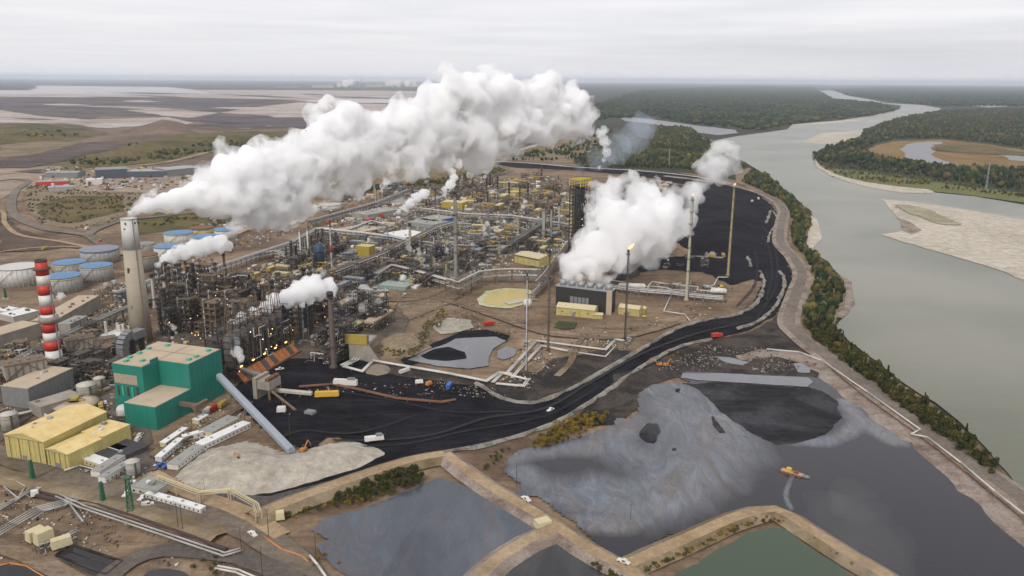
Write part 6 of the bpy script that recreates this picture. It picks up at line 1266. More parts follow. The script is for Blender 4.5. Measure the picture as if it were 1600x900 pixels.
def k_heater(mm, h=14, sh=30, seed=0):
    def f():
        r = E0('fired_heater'); MB().bx(-6, 6, -4, 4, 3, h).build('casing', mm, r)
        for x in (-5.4, 0, 5.4):
            for y in (-3.4, 3.4): MB().bx(x-.4, x+.4, y-.4, y+.4, 0, 3).build('leg', DARKM, r)
        MB().add([(-6, -4, h), (6, -4, h), (6, 4, h), (-6, 4, h), (-2, -1.6, h+4), (2, -1.6, h+4), (2, 1.6, h+4), (-2, 1.6, h+4)], [(0, 3, 2, 1), (4, 5, 6, 7), (0, 1, 5, 4), (1, 2, 6, 5), (2, 3, 7, 6), (3, 0, 4, 7)]) 
        q = MB(); q.add([(-6, -4, h+.01), (6, -4, h+.01), (6, 4, h+.01), (-6, 4, h+.01), (-2, -1.6, h+4), (2, -1.6, h+4), (2, 1.6, h+4), (-2, 1.6, h+4)], [(0, 3, 2, 1), (4, 5, 6, 7), (0, 1, 5, 4), (1, 2, 6, 5), (2, 3, 7, 6), (3, 0, 4, 7)]); q.build('hood', mm, r)
        MB().lathe((0, 0, h+4), [(1.5, 0), (1.2, sh-h-4), (1, sh-h-4)], 12).build('stack', DARKM, r, True); MB().bx(-6.8, 6.8, -5, -4.1, h*.5, h*.5+.3).build('platform', DARKM, r); return r
    return f
def k_tanklet(mm, h=6, r_=3):
    def f(): r = E0('small_tank'); MB().lathe((0, 0, 0), [(r_, 0), (r_, h), (.3, h+.9)], 16).build('shell', mm, r, True); MB().bar((r_+.3, 0, 0), (r_+.3, 0, h+.5), .4).build('ladder', DARKM, r); MB().path([(0, r_, 1), (0, r_+3, 1), (2, r_+3, 1)], .25).build('pipe', LAG, r); return r
    return f
def k_shed(mm, rm, L_=14, W2=8, h=5):
    def f():
        r = E0('site_shed'); m = MB(); m.bx(-L_/2, L_/2, -W2/2, W2/2, 0, h); m.build('wall', mm, r)
        q = MB(); q.add([(-L_/2-.3, -W2/2-.3, h), (L_/2+.3, -W2/2-.3, h), (L_/2+.3, W2/2+.3, h), (-L_/2-.3, W2/2+.3, h), (-L_/2-.3, 0, h+1.6), (L_/2+.3, 0, h+1.6)], [(0, 1, 5, 4), (2, 3, 4, 5), (0, 4, 3), (1, 2, 5), (3, 2, 1, 0)]); q.build('roof', rm, r)
        MB().bx(-1.5, 1.5, -W2/2-.1, -W2/2-.005, 0, 3.4).build('door', GREYM, r); MB().bx(L_*.2, L_*.2+1.5, -1, 1, h+1.3, h+2.6).build('vent', GALV, r); return r
    return f
def k_jumble(seed, mm=None, n_=12, S=12):
    """knot of insulated pipework on low supports"""
    def f():
        rg = random.Random(seed); r = E0('pipe_manifold')
        for k in range(n_):
            m = MB(); z = rg.choice([1.2, 2.4, 3.8, 5.5, 7]); p = [Vector((rg.uniform(-S, S), rg.uniform(-S, S)*.7, z))]
            for j in range(rg.randint(2, 5)):
                d = rg.choice([Vector((1, 0, 0)), Vector((-1, 0, 0)), Vector((0, 1, 0)), Vector((0, -1, 0)), Vector((0, 0, 1)), Vector((0, 0, -1))])*rg.uniform(2, 9); t = p[-1]+d
                p.append(Vector((max(-S, min(S, t.x)), max(-S, min(S, t.y)), max(.6, min(9, t.z)))))
            q = rg.uniform(.25, .62); m.path(p, q, 7); 
            m.build('pipe', mm or rg.choice([LAG, LAG, WHT, GALV, GREYM, BRNM]), r)
        m = MB()
        for x in range(-2, 3):
            m.bar((x*S*.45, -S*.6, 0), (x*S*.45, -S*.6, 6), .4).bar((x*S*.45, S*.6, 0), (x*S*.45, S*.6, 6), .4).bar((x*S*.45, -S*.6, 5.6), (x*S*.45, S*.6, 5.6), .35).bar((x*S*.45, -S*.6, 3), (x*S*.45, S*.6, 3), .35)
        m.bar((-S, -S*.6, 5.6), (S, -S*.6, 5.6), .35); m.build('support', DARKM, r)
        return r
    return f
KIT = {}
def kit(key, fn, kind): KIT[key] = (fn, kind)
for s_ in range(4):
    kit('frame_brown%d' % s_, k_frame(3, 2, 3, 6, 5, BRNM, .65, 10+s_), 'steel structure'); kit('frame_dark%d' % s_, k_frame(3, 2, 4, 6, 5, DARKM, .6, 20+s_), 'steel structure')
    kit('manifold%d' % s_, k_jumble(30+s_), 'pipe manifold')
kit('frame_grey', k_frame(3, 3, 3, 6, 5, GREYM, .6, 40), 'steel structure'); kit('frame_yellow', k_frame(4, 2, 2, 6, 5, YELD, .6, 41, deckm=YELD), 'steel structure')
kit('column_grey', k_column(26, 1.5, GALV), 'process column'); kit('column_tan', k_column(32, 1.9, TANKG), 'process column'); kit('column_dark', k_column(28, 1.6, SOOT), 'process column'); kit('column_pale', k_column(20, 1.3, LAG, YELD), 'process column')
kit('drums_white', k_drums(LAG, 1), 'drum bank'); kit('drums_grey', k_drums(GREYM, 2), 'drum bank'); kit('drums_brown', k_drums(BRNM, 3), 'drum bank')
kit('cooler_grey', k_cooler(GREYM, GALV), 'air cooler'); kit('cooler_yellow', k_cooler(YELD, CREAM, 4), 'air cooler'); kit('heater_grey', k_heater(GREYM), 'fired heater'); kit('heater_brown', k_heater(BRNM, 12, 26), 'fired heater')
kit('tank_white', k_tanklet(WHT), 'small tank'); kit('tank_grey', k_tanklet(TANKG, 8, 4), 'small tank'); kit('shed_yellow', k_shed(YELD, YELR, 11, 7, 5), 'site shed'); kit('shed_grey', k_shed(CONC, GREYR), 'site shed'); kit('shed_white', k_shed(WHT, ROOFW, 9, 5, 3.5), 'site shed'); kit('shed_pale', k_shed(CONCL, TANR, 18, 10, 4), 'site shed')
LOOK = {'frame_brown': 'brown open steel structure', 'frame_dark': 'dark open steel structure', 'manifold': 'tangle of pale insulated pipes', 'frame_grey': 'grey open steel structure', 'frame_yellow': 'yellow-painted steel structure', 'column_grey': 'galvanised grey column', 'column_tan': 'tall tan-grey column',
        'column_dark': 'sooty dark column', 'column_pale': 'pale column with yellow platforms', 'drums_white': 'bank of white horizontal drums', 'drums_grey': 'bank of grey horizontal drums', 'drums_brown': 'bank of brown horizontal drums', 'cooler_grey': 'grey air cooler on legs', 'cooler_yellow': 'yellow-framed air cooler',
        'heater_grey': 'grey fired heater with stack', 'heater_brown': 'brown fired heater with stack', 'tank_white': 'small white tank', 'tank_grey': 'small grey tank', 'shed_yellow': 'small mustard shed', 'shed_grey': 'small grey-roofed shed', 'shed_white': 'small white shed', 'shed_pale': 'pale flat shed'}
LM = [(G(*q), w) for q, w in (((353, 450), 'near the tall rusty flare pole'), ((262, 500), 'near the two grey coker stacks'), ((285, 452), 'near the three brown coker stacks'), ((298, 520), 'near the black mid-coker stack'), ((376, 490), 'near the paired sooty stacks'), ((430, 560), 'by the orange chute wall'), ((520, 575), 'by the rusty brown column'), ((350, 560), 'behind the green boiler house'),
  ((712, 432), 'near the thick grey stack'), ((641, 395), 'near the tan stack'), ((519, 428), 'near the red-banded mast'), ((820, 405), 'near the cream-roofed yellow warehouse'), ((861, 370), 'near the three exhaust stacks'), ((903, 398), 'near the dark reactor tower'), ((615, 374), 'near the white-roofed hall'), ((566, 400), 'near the mustard building'), ((628, 445), 'near the white dome'), ((680, 352), 'near the blue-sided hall'),
  ((705, 325), 'near the yellow multi-bay shed'), ((795, 307), 'near the plain far yellow shed'), ((600, 340), 'near the red-doored workshop'), ((530, 305), 'near the pale stub chimney'), ((470, 470), 'behind the coker steam trail'), ((590, 505), 'near the tan-topped coolers'), ((410, 430), 'below the long pipe rack'), ((440, 400), 'near the mint-green pipes'), ((760, 400), 'in the right part of the pipe tangle'), ((580, 425), 'left of the small steam jet'),
  ((870, 320), 'near the brown back yard'), ((740, 345), 'behind the blue-sided hall'), ((87, 575), 'near the striped chimney'), ((222, 533), 'near the concrete chimney'), ((20, 655), 'at the left edge by the yellow hall'), ((1072, 470), 'near the pale green flare stack'), ((987, 453), 'near the white horizontal tank'), ((1060, 410), 'on the coke field behind the flare stacks'), ((1010, 310), 'behind the cooling tower steam'), ((85, 850), 'near the cream box tanks'), ((50, 790), 'near the sweeping white pipe bundle'), ((209, 742), 'near the grey round silo'), ((130, 735), 'beside the yellow annex'), ((800, 600), 'at the white expansion loop'), ((976, 535), 'at the foot of the black flare mast'), ((140, 590), 'behind the squat concrete silo'), ((0, 570), 'beside the long brown hall'))]
def unit(key, p, rz, s_, where):
    fn, cat = KIT[key]; look = LOOK[key.rstrip('0123456789')]; where = min(LM, key=lambda q: (q[0]-p).length)[1]
    return place('kit_'+key, fn, p, rz, s_, look+' '+where, cat, look+' '+where)
TAKEN = []
def free(p, d): return all((p.x-q[0])**2+(p.y-q[1])**2 > (d+q[2])**2 for q in TAKEN)
def fill(px, where, weights, step=20, s_=(.8, 1.15), seed=1, keep=.9, rad=8):
    rg = random.Random(seed); P = [(q.x, q.y) for q in (G(x, y) for x, y in px)]; c, s2 = math.cos(UA), math.sin(UA); xs = [p[0] for p in P]; ys = [p[1] for p in P]; cx = sum(xs)/len(xs); cy = sum(ys)/len(ys); R_ = max(math.hypot(x-cx, y-cy) for x, y in P); n = int(R_/step)+1
    ks = list(weights); ws = [weights[k] for k in ks]
    for i in range(-n, n+1):
        for j in range(-n, n+1):
            u = i*step+rg.uniform(-.22, .22)*step; v = j*step+rg.uniform(-.22, .22)*step; x = cx+u*c-v*s2; y = cy+u*s2+v*c
            if not in_poly(x, y, P) or rg.random() > keep: continue
            p = Vector((x, y, .1))
            if not free(p, rad*.6): continue
            k = rg.choices(ks, ws)[0]
            if k in ('frame_brown', 'frame_dark', 'manifold'): k += str(rg.randint(0, 3))
            unit(k, p, UA+rg.choice([0, 1.5708, 3.1416, -1.5708]), rg.uniform(*s_), where)
def take(px, r_): 
    p = G(*px); TAKEN.append((p.x, p.y, r_))
# ---------------- pipe racks ----------------
def pipe_rack(px, h, w, label, n_=4, mm=DARKM, pr=.45, span=9, name='pipe_rack', levels=2, pm=None, cat='pipe rack', brace=False):
    L = [G(x, y, h) for x, y in px]; L = [Vector((p.x, p.y, h)) for p in L]; o = L[0].copy(); o.z = 0
    r = empty(name, o, 0, label, cat); L = [p-o for p in L]; m = MB(); offs = [(-w/2+w*(k+.5)/n_) for k in range(n_)]
    for a, b_ in zip(L, L[1:]):
        d = b_-a; Ln = d.length; d.normalize(); n2 = Vector((-d.y, d.x, 0)); k = max(1, int(Ln/span))
        for i in range(k+1):
            p = a+d*Ln*i/k
            for s2 in (-1, 1):
                q = p+n2*s2*w/2; m.bar((q.x, q.y, 0), q, .5)
            m.bar(p-n2*w/2, p+n2*w/2, .45)
            if levels > 1: z = Vector((0, 0, -h*.38)); m.bar(p-n2*w/2+z, p+n2*w/2+z, .4)
            if brace and i < k:
                e = a+d*Ln*(i+1)/k
                for s2 in (-1, 1): m.bar(p+n2*s2*w/2+Vector((0, 0, -h*.5)), e+n2*s2*w/2, .25); m.bar(p+n2*s2*w/2, e+n2*s2*w/2+Vector((0, 0, -h*.5)), .25)
        for s2 in (-1, 1): m.bar(a+n2*s2*w/2+Vector((0, 0, -.3)), b_+n2*s2*w/2+Vector((0, 0, -.3)), .4)
    m.build('frame', mm, r)
    rg = random.Random(int(px[0][0])); ms = pm or [LAG, GREYM, GALV, BRNM, LAG, WHT]
    for lv in range(levels):
        for k, of in enumerate(offs):
            pts = []
            for i, p in enumerate(L):
                d = (L[min(i+1, len(L)-1)]-L[max(i-1, 0)]).normalized(); n2 = Vector((-d.y, d.x, 0)); pts.append(p+n2*of+Vector((0, 0, .6-lv*h*.38)))
            MB().path(pts, pr*rg.uniform(.6, 1.1), 6).build('pipe', rg.choice(ms), r)
    return r
RACKS = [([(0, 577), (60, 545), (120, 515), (185, 486), (250, 460)], 9, 9, 'pipe rack running behind the striped chimney toward the concrete one', 4), ([(182, 458), (250, 433), (330, 420), (402, 396), (460, 377)], 10, 10, 'long pipe rack between the tank farm road and the coker', 5), ([(402, 397), (430, 392), (470, 404)], 9, 8, 'short cross rack with mint-green pipes', 3),
         ([(455, 377), (495, 357), (520, 357)], 10, 10, 'pipe rack corner left of the red and white flare pole', 4), ([(485, 345), (540, 330), (590, 316), (625, 302), (640, 296)], 11, 10, 'long pipe rack along the embankment side of the plant', 4), ([(500, 357), (560, 363), (615, 370), (640, 376)], 10, 9, 'cross pipe rack in front of the red-doored workshop', 4),
         ([(520, 425), (560, 410), (600, 395), (625, 380), (650, 370), (680, 355), (712, 346)], 10, 9, 'long diagonal pipe rack through the middle of the plant', 5), ([(587, 428), (600, 420), (612, 414), (640, 420), (700, 437)], 13, 8, 'pipe rack over the dark units above the blue-green pad', 4),
         ([(652, 325), (725, 334), (800, 337), (850, 345), (895, 352)], 10, 9, 'cross pipe rack in front of the yellow sheds at the back', 4), ([(757, 332), (782, 318), (797, 310), (790, 304), (762, 306)], 9, 8, 'pipe rack loop round the brown yard at the back', 3), ([(782, 297), (800, 290), (820, 284)], 9, 8, 'short pipe rack at the far end of the plant', 3),
         ([(795, 382), (820, 366), (845, 350), (870, 338)], 12, 9, 'pipe rack leading to the three grey exhaust stacks', 4), ([(640, 376), (700, 383), (760, 386), (800, 384)], 9, 8, 'cross pipe rack across the pipe tangle', 3), ([(545, 358), (580, 345), (600, 350)], 7, 6, 'small pipe rack near the pink tanks', 3)]
for px, h, w, lab, n_ in RACKS: pipe_rack(px, h, w, lab, n_)
pipe_rack([(700, 437), (716, 442), (732, 434), (750, 425), (775, 422), (800, 421), (840, 422)], 17, 6, 'tall trestle pipe bridge over the sulphur pond slope', 4, BRNM, .4, 12, 'pipe_bridge', 2, None, 'pipe bridge', True)
pipe_rack([(840, 440), (852, 428), (868, 405), (880, 390), (893, 372)], 13, 6, 'pipe bridge climbing past the yellow warehouse to the dark reactor', 4, BRNM, .4, 10, 'pipe_bridge', 2, None, 'pipe bridge', True)
pipe_rack([(830, 460), (845, 447), (862, 432)], 8, 5, 'short pipe bridge beside the cooling tower', 3, BRNM, .4, 8, 'pipe_bridge', 2, None, 'pipe bridge', True)
pipe_rack([(950, 446), (1000, 452), (1050, 456), (1100, 462), (1130, 464)], 6, 9, 'low grey pipe rack right of the cooling tower', 5, GREYM, .5, 8)
# ---------------- free-running big pipes ----------------
def pipeline(px, rad, label, h=1.6, mm=None, n_=1, gap=2.2, name='pipeline', sup=12, cat='pipeline', raise_=None, supm=None):
    L = [G(x, y, h) for x, y in px]; o = Vector((L[0].x, L[0].y, 0)); r = empty(name, o, 0, label, cat); L = [p-o for p in L]; hs = raise_ or [0]*len(L)
    for k in range(n_):
        of = (k-(n_-1)/2)*gap; pts = []
        for i, p in enumerate(L):
            d1 = (L[i]-L[i-1]).normalized() if i else (L[1]-L[0]).normalized(); d2 = (L[i+1]-L[i]).normalized() if i < len(L)-1 else d1
            n2 = (Vector((-d1.y, d1.x, 0))+Vector((-d2.y, d2.x, 0))); n2 = n2.normalized() if n2.length > .1 else Vector((-d2.y, d2.x, 0)); pts.append(p+n2*of/max(.5, (1+d1.dot(d2))/2)**.5+Vector((0, 0, hs[i])))
        m = MB(); m.path(pts, rad, 10)
        for p in pts[1:-1]: m.lathe(p, [(rad*.5, -rad), (rad, -rad*.5), (rad, rad*.5), (rad*.5, rad)], 8)
        m.build('pipe', mm or LAG, r, True)
    m = MB()
    for a, b_ in zip(L, L[1:]):
        d = b_-a; k = max(1, int(d.length/sup))
        for i in range(k):
            p = a+d*(i+.5)/k; n2 = Vector((-d.y, d.x, 0)).normalized(); w = n_*gap/2+.4; m.bar(Vector((p.x, p.y, p.z-rad-.2))-n2*w, Vector((p.x, p.y, p.z-rad-.2))+n2*w, .4)
            for s2 in (-1, 1): m.bar(Vector((p.x, p.y, 0))+n2*w*s2*.8, Vector((p.x, p.y, p.z-rad))+n2*w*s2*.8, .35)
    m.build('support', supm or GREYM, r); return r
PIPES = [([(536, 571), (553, 563), (562, 557)], .55, 'three parallel white pipe ends beside the concrete retaining wall', 3, 2.4), ([(536, 572), (566, 580), (583, 563), (640, 573), (700, 583), (760, 595), (780, 582), (800, 584)], .62, 'long white double pipeline crossing the edge of the black coke ground', 2, 1.7),
         ([(770, 597), (785, 583), (825, 593), (818, 603), (775, 599)], .55, 'white expansion loop at the end of the long white pipeline', 2, 1.6), ([(790, 585), (810, 563), (838, 532), (890, 539), (946, 546), (962, 530), (975, 532)], .5, 'white elevated pipe loop passing below the flare masts', 2, 1.5),
         ([(800, 590), (822, 565), (846, 540), (887, 548)], .5, 'inner white pipe branch inside the loop', 2, 1.5), ([(905, 551), (946, 557), (962, 540)], .5, 'white pipe bend at the right end of the loop', 1, 1.5), ([(950, 437), (976, 441), (1012, 448), (1019, 440), (1039, 443), (1091, 448), (1089, 453), (1112, 455), (1117, 449), (1128, 451), (1130, 460)], .62, 'white raised pipeline with square loops right of the cooling tower', 1, 1.5),
         ([(968, 447), (1010, 452), (1016, 447), (1040, 449), (1050, 452), (1088, 456)], .5, 'second white pipe below the raised one', 1, 1.5), ([(1116, 450), (1103, 447), (1115, 446), (1122, 433), (1138, 433)], .55, 'white zigzag pipe to the right-hand flare stack', 1, 1.5), ([(1047, 464), (1037, 486), (1070, 491), (1078, 501)], .5, 'white pipe running down to the haul road', 1, 1.5),
         ([(1198, 545), (1249, 550), (1284, 563), (1355, 612), (1438, 671), (1424, 678), (1449, 683), (1502, 723), (1555, 768), (1600, 803), (1640, 835)], .5, 'long white pipeline with a kink along the river haul road', 1, 1.5),
         ([(90, 774), (130, 792), (190, 812), (250, 832), (320, 856), (350, 866), (378, 858)], .5, 'long white pipes beside the brown pipe trench at the lower left', 2, 2.2), ([(-20, 842), (20, 818), (60, 795), (100, 785), (135, 772)], .36, 'bundle of white pipes sweeping in from the left edge', 4, 1.9),
         ([(-10, 742), (25, 752), (40, 760), (28, 778), (6, 760)], .4, 'thin white pipe diamond at the left edge', 1, 1.5), ([(-10, 800), (22, 782), (50, 763)], .4, 'thin white pipes at the left edge', 2, 1.6), ([(135, 770), (100, 790), (70, 798), (50, 812)], .35, 'grey pipe crossing above the trench', 1, 1.5), ([(108, 786), (130, 815)], .5, 'short grey pipe down to the trench', 1, 1.5),
         ([(338, 886), (370, 892), (400, 905)], .5, 'white pipe at the bottom edge by the shrubs', 2, 2), ([(484, 868), (496, 882), (512, 905)], .6, 'white pipe on the oily pond shore', 1, 1.5), ([(60, 850), (100, 838), (122, 828)], .4, 'grey pipe by the small cream tanks', 2, 2), ([(25, 648), (60, 640), (80, 655)], .9, 'white pipe bend beside the yellow hall', 1, 2), ([(100, 735), (125, 727), (158, 736)], .4, 'white pipe at the yellow annex', 1, 2)]
for px, rad, lab, n_, gap in PIPES: pipeline(px, rad, lab, 4.2 if 'river' in lab else 2.2 if rad < .7 else 2.6, (GALV if 'grey' in lab else LAGG if ('left edge' in lab or 'trench' in lab) else LAG), n_, gap)
pipeline([(236, 712), (300, 680), (330, 662), (392, 628)], .9, 'rust-brown steam pipe past the white trailers', 2.5, BRNM, 2, 2.4); pipeline([(60, 772), (150, 792), (220, 815), (300, 843), (350, 862)], 1.15, 'thick brown covered pipes in the trench at the lower left', 1.4, paint('dark_red_brown_pipe', (.06, .03, .024), .8), 2, 3.0)
pipeline([(1300, 577), (1355, 622), (1420, 668), (1460, 698), (1510, 738), (1560, 778), (1620, 828)], .45, 'rusty red pipeline beside the white one on the river bank', 3.2, RUST, 1, 2)
pipeline([(412, 790), (428, 800)], .35, 'short black hose at the dike corner', .8, SOOT); pipeline([(412, 838), (440, 858), (470, 868), (482, 878)], .5, 'orange barrier pipe beside the bottom road', 1, ORG); pipeline([(-10, 886), (15, 880), (40, 884), (70, 902)], .4, 'yellow pipe around the corner pool', 1, ORG, 1)
pipeline([(180, 662), (205, 715)], .3, 'red handrail pipe along the yard road', 1, RUST); pipeline([(467, 604), (520, 600), (560, 608), (620, 622), (690, 628), (712, 624)], .6, 'low rusty conveyor line lying on the black coke', 1.6, RUST, 2, 1.6)
# cream pipe bridge by the sand heap
pipe_rack([(245, 745), (312, 770), (360, 766), (400, 788), (404, 800)], 7, 3, 'cream elevated pipe walkway at the foot of the sand heap', 3, TANR, .3, 12, 'pipe_walkway', 1, [TANR, CREAM], 'pipe bridge')
# ---------------- flare stacks, masts and exhaust stacks ----------------
def mast(px, yt, r0, r1, mm, label, name='flare_stack', top=None, flame=0, bands=None, plat=3, cat='flare stack', guys=False):
    b = G(*px); h = hgt(b, yt); r = empty(name, (b.x, b.y, 0), 0, label, cat)
    MB().lathe((0, 0, 0), [(r0*1.8, 0), (r0*1.8, 1.5), (r0, 3), (r1, h)], 14).build('shaft', mm, r, True)
    for k in range(plat):
        z = h*(.3+.68*k/max(1, plat-1)); m = MB(); m.lathe((0, 0, 0), [(r1, z), (r1+1.3, z), (r1+1.3, z+.3), (r1, z+.3)], 12)
        for j in range(8): a = j*.785; m.bar(((r1+1.2)*math.cos(a), (r1+1.2)*math.sin(a), z+.3), ((r1+1.2)*math.cos(a), (r1+1.2)*math.sin(a), z+1.5), .12)
        m.build('platform', DARKM, r)
    m = MB(); m.bar((r0+.5, 0, 0), (r1+.5, 0, h), .35); 
    for k in range(int(h/6)): m.box((r0+(r1-r0)*k*6/h+.4, 0, k*6+2), (.9, .8, .3))
    m.build('ladder', DARKM, r)
    if top: MB().lathe((0, 0, h), [(r1*1.5, 0), (r1*1.7, 2), (r1*1.4, 3.2), (r1*.8, 3.2)], 12).build('tip', top, r, True)
    if bands:
        for t0, t1 in bands: MB().lathe((0, 0, 0), [(r0+(r1-r0)*t0+.06, h*t0), (r0+(r1-r0)*t1+.06, h*t1)], 14).build('band', RED if True else mm, r, True)
    if flame:
        q = MB(); rg = random.Random(3); n = 9; s_ = flame
        for i in range(n+1):
            t = i/n; w = s_*.34*math.sin(math.pi*(t*.85+.12))*(1+.2*rg.uniform(-1, 1)); q.lathe((s_*1.25*t**1.4+rg.uniform(-.1, .1), 0, h+2.4+s_*1.5*t), [(w*.9, -s_*.12), (w, 0), (w*.6, s_*.16)], 10)
        q.build('flame', FLAME, r, True)
    return r, h
mast((712, 432), 303, 1.9, 1.7, paint('grey_stack', (.20, .19, .175), .7), 'thick dark grey stack in the middle of the pipe tangle', 'exhaust_stack', SOOT, cat='exhaust stack', plat=4)
mast((519, 428), 347, 1.1, .9, TANKG, 'slim mast with two red bands above the mustard building', 'flare_stack', RED, bands=[(.42, .56), (.9, 1.0)], plat=2)
mast((822, 580), 432, .55, .4, GALV, 'thin grey mast standing on the white pipe loop', 'lattice_mast', SOOT, cat='mast', plat=2); mast((856, 548), 396, .75, .6, paint('half_rusty_mast', (.09, .06, .045), .7, dirt=.6), 'dark rusty flare mast in front of the cooling tower', top=SOOT, plat=4)
mast((976, 530), 395, .7, .6, SOOT, 'black flare mast with orange flame before the white steam cloud', top=SOOT, flame=3.6, plat=4); mast((1072, 470), 310, 1.6, .9, paint('pale_green_mast', (.33, .33, .22), .6), 'tall pale yellow-green flare stack, left one of the two by the coke field', top=WHT, flame=1.4, plat=7)
mast((1137, 431), 292, 1.4, .9, paint('ochre_mast', (.30, .23, .10), .6), 'tall ochre flare stack with small flame, right one by the coke field', top=WHT, flame=1.4, plat=7)
for px, yt, r0, mm, lab in (((849, 375), 327, 1.9, LAG, 'pale yellow exhaust stack, left of the row of three by the dark reactor'), ((861, 370), 325, 1.5, GALV, 'grey exhaust stack, middle of the row of three by the dark reactor'), ((873, 362), 320, 1.4, GALV, 'grey exhaust stack, right of the row of three by the dark reactor'),
    ((242, 482), 432, 1.5, TANKG, 'grey coker stack with the long low steam puff'), ((262, 500), 437, 1.5, TANKG, 'grey coker stack right of the steaming one'), ((278, 452), 415, .9, BRNM, 'brown coker stack, left one of three'), ((284, 453), 410, .9, BRNM, 'brown coker stack, middle one of three'), ((293, 453), 411, 1.0, RUST, 'brown coker stack, right one of three'),
    ((353, 450), 398, 1.2, RUST, 'dark flare pole above the coker, tallest one'), ((330, 465), 430, .5, BRNM, 'thin brown pole in the coker'), ((521, 575), 462, 1.9, paint('rusty_column', (.09, .06, .048), .75), 'tall rusty brown column right of the coker drums'), ((379, 490), 447, 1.0, SOOT, 'sooty stack right of the tall flare pole, right one of two'), ((373, 490), 450, 1.0, SOOT, 'sooty stack right of the tall flare pole, left one of two'),
    ((298, 520), 470, .8, SOOT, 'black stack in the middle of the coker'), ((680, 320), 296, 1.0, SOOT, 'black stack left of the yellow sheds at the back'), ((738, 318), 286, 1.0, SOOT, 'black stack right of the yellow sheds at the back'), ((678, 395), 367, 1.0, GALV, 'short grey stack beside the white vessels in the pipe tangle'), ((641, 395), 352, 1.6, paint('tan_stack', (.3, .26, .17), .7), 'tan stack in front of the blue-edged white roof'),
    ((530, 305), 292, 2.6, CONCL, 'pale stub chimney on the embankment left of the silos'), ((795, 340), 318, .6, GREYM, 'thin grey pole beside the back pipe rack'), ((833, 350), 300, .45, GREYM, 'very thin tall mast above the back of the plant'), ((606, 382), 355, .5, GREYM, 'thin grey pole near the mustard building'), ((470, 405), 360, 1.1, LAG, 'pale vent pipe above the dark columns, left one'), ((482, 400), 358, 1.1, LAG, 'pale vent pipe above the dark columns, right one')):
    mast(px, yt, r0, r0*.85, mm, lab, 'exhaust_stack', SOOT if r0 > .8 and mm not in (LAG,) else None, cat='exhaust stack', plat=2)
for p in ((712, 432, 6), (519, 428, 5), (849, 375, 4), (861, 370, 4), (873, 362, 4), (641, 395, 5)): take(p[:2], p[2])
# ---------------- coker ----------------
A = G(383, 600); B = G(468, 551); d = B-A; LC = d.length; r = empty('coker_unit', (A.x, A.y, 0), math.atan2(d.y, d.x), 'sooty coker with tall drums, crowded dark steelwork and a sloping orange-lit chute wall', 'coker')
nb = 13
for k in range(nb):
    x0 = LC*k/nb+.25; x1 = LC*(k+1)/nb-.25; q = MB(); v = [(x0, 0, 1), (x1, 0, 1), (x1, 6, 7.5), (x0, 6, 7.5)]; q.add([(x, y+dy, z) for dy in (0, 1.2) for x, y, z in v], [(0, 1, 2, 3), (7, 6, 5, 4), (0, 4, 5, 1), (1, 5, 6, 2), (2, 6, 7, 3), (3, 7, 4, 0)]); q.build('chute', ORN if k % 2 == 0 or k in (3, 9) else DARKM, r)
MB().bx(-1, LC+1, -1.5, 0, 0, 2).build('kerb_wall', RUST, r)
ncol = 8
for k in range(ncol): MB().lathe((LC*(k+.5)/ncol, 15, 9), [(2, -2), (4, 2), (4, 22), (2.6, 26), (1.2, 27)], 18).build('drum', paint('coke_drum', (.15, .135, .12), .6, dirt=.6, dirtcol=(.05, .043, .038)), r, True)
m = MB(); H3 = 42
for i in range(ncol+1):
    for y in (8, 21, 32):
        m.bar((LC*i/ncol, y, 0), (LC*i/ncol, y, H3-(8 if y == 8 else 0)), .8)
    for z in range(6, H3, 5): m.bar((LC*i/ncol, 8, z), (LC*i/ncol, 32, z), .45)
for z in range(6, H3, 5):
    for y in (8, 21, 32): 
        if (z < H3-8 and z % 10 == 6) or y > 8: m.bar((0, y, z), (LC, y, z), .45)
rg = random.Random(5)
for k in range(40): i = rg.randrange(ncol); z = 6+5*rg.randrange(6); y = rg.choice([8, 21, 32]); m.bar((LC*i/ncol, y, z), (LC*(i+1)/ncol, y, z+5), .35)
m.build('frame', SOOT, r)
for z in (11, 16, 21, 26, 31, 36): 
    m = MB()
    for i in range(ncol):
        for y0, y1 in ((20, 32),):
            if rg.random() < .75 and not (y0 < 10 and z > 32): m.bx(LC*i/ncol+.4, LC*(i+1)/ncol-.4, y0, y1, z+.25, z+.4)
    m.build('deck', DARKM, r)
for k in range(ncol): x = LC*(k+.5)/ncol; m = MB(); m.bar((x-2, 13, 36), (x-.6, 15, 58+rg.uniform(-5, 6)), .5).bar((x+2, 13, 36), (x+.6, 15, 58), .5).bar((x-2, 17, 36), (x-.6, 15, 58), .5).bar((x-1.6, 13, 44), (x+1.6, 13, 44), .35).bar((x-1.2, 14, 50), (x+1.2, 14, 50), .35); m.build('derrick', BRNM, r)
for k in range(18): MB().box((rg.uniform(0, LC), rg.choice([7.2, 20]), 6+5*rg.randrange(7)+rg.uniform(1, 3)), (.5, .5, .5)).build('lamp', rg.choice([LAMP, LAMP, LAMP, LAMPW]), r)
for k in range(5): MB().box((LC*(.08+.2*k), 6.4, 11.2), (2.6, .5, .8)).build('lamp', LAMP, r)
for k in range(26):
    p = [Vector((rg.uniform(0, LC), rg.choice([7.4, 7, 19]), rg.uniform(8, 36)))]
    for j in range(3): p.append(p[-1]+rg.choice([Vector((1, 0, 0)), Vector((-1, 0, 0)), Vector((0, 0, 1)), Vector((0, 0, -1))])*rg.uniform(3, 9))
    MB().path(p, rg.uniform(.2, .5)).build('pipe', rg.choice([LAG, GREYM, RUST, BRNM, DARKM]), r)
nn_ = Vector((-d.y, d.x, 0)).normalized()
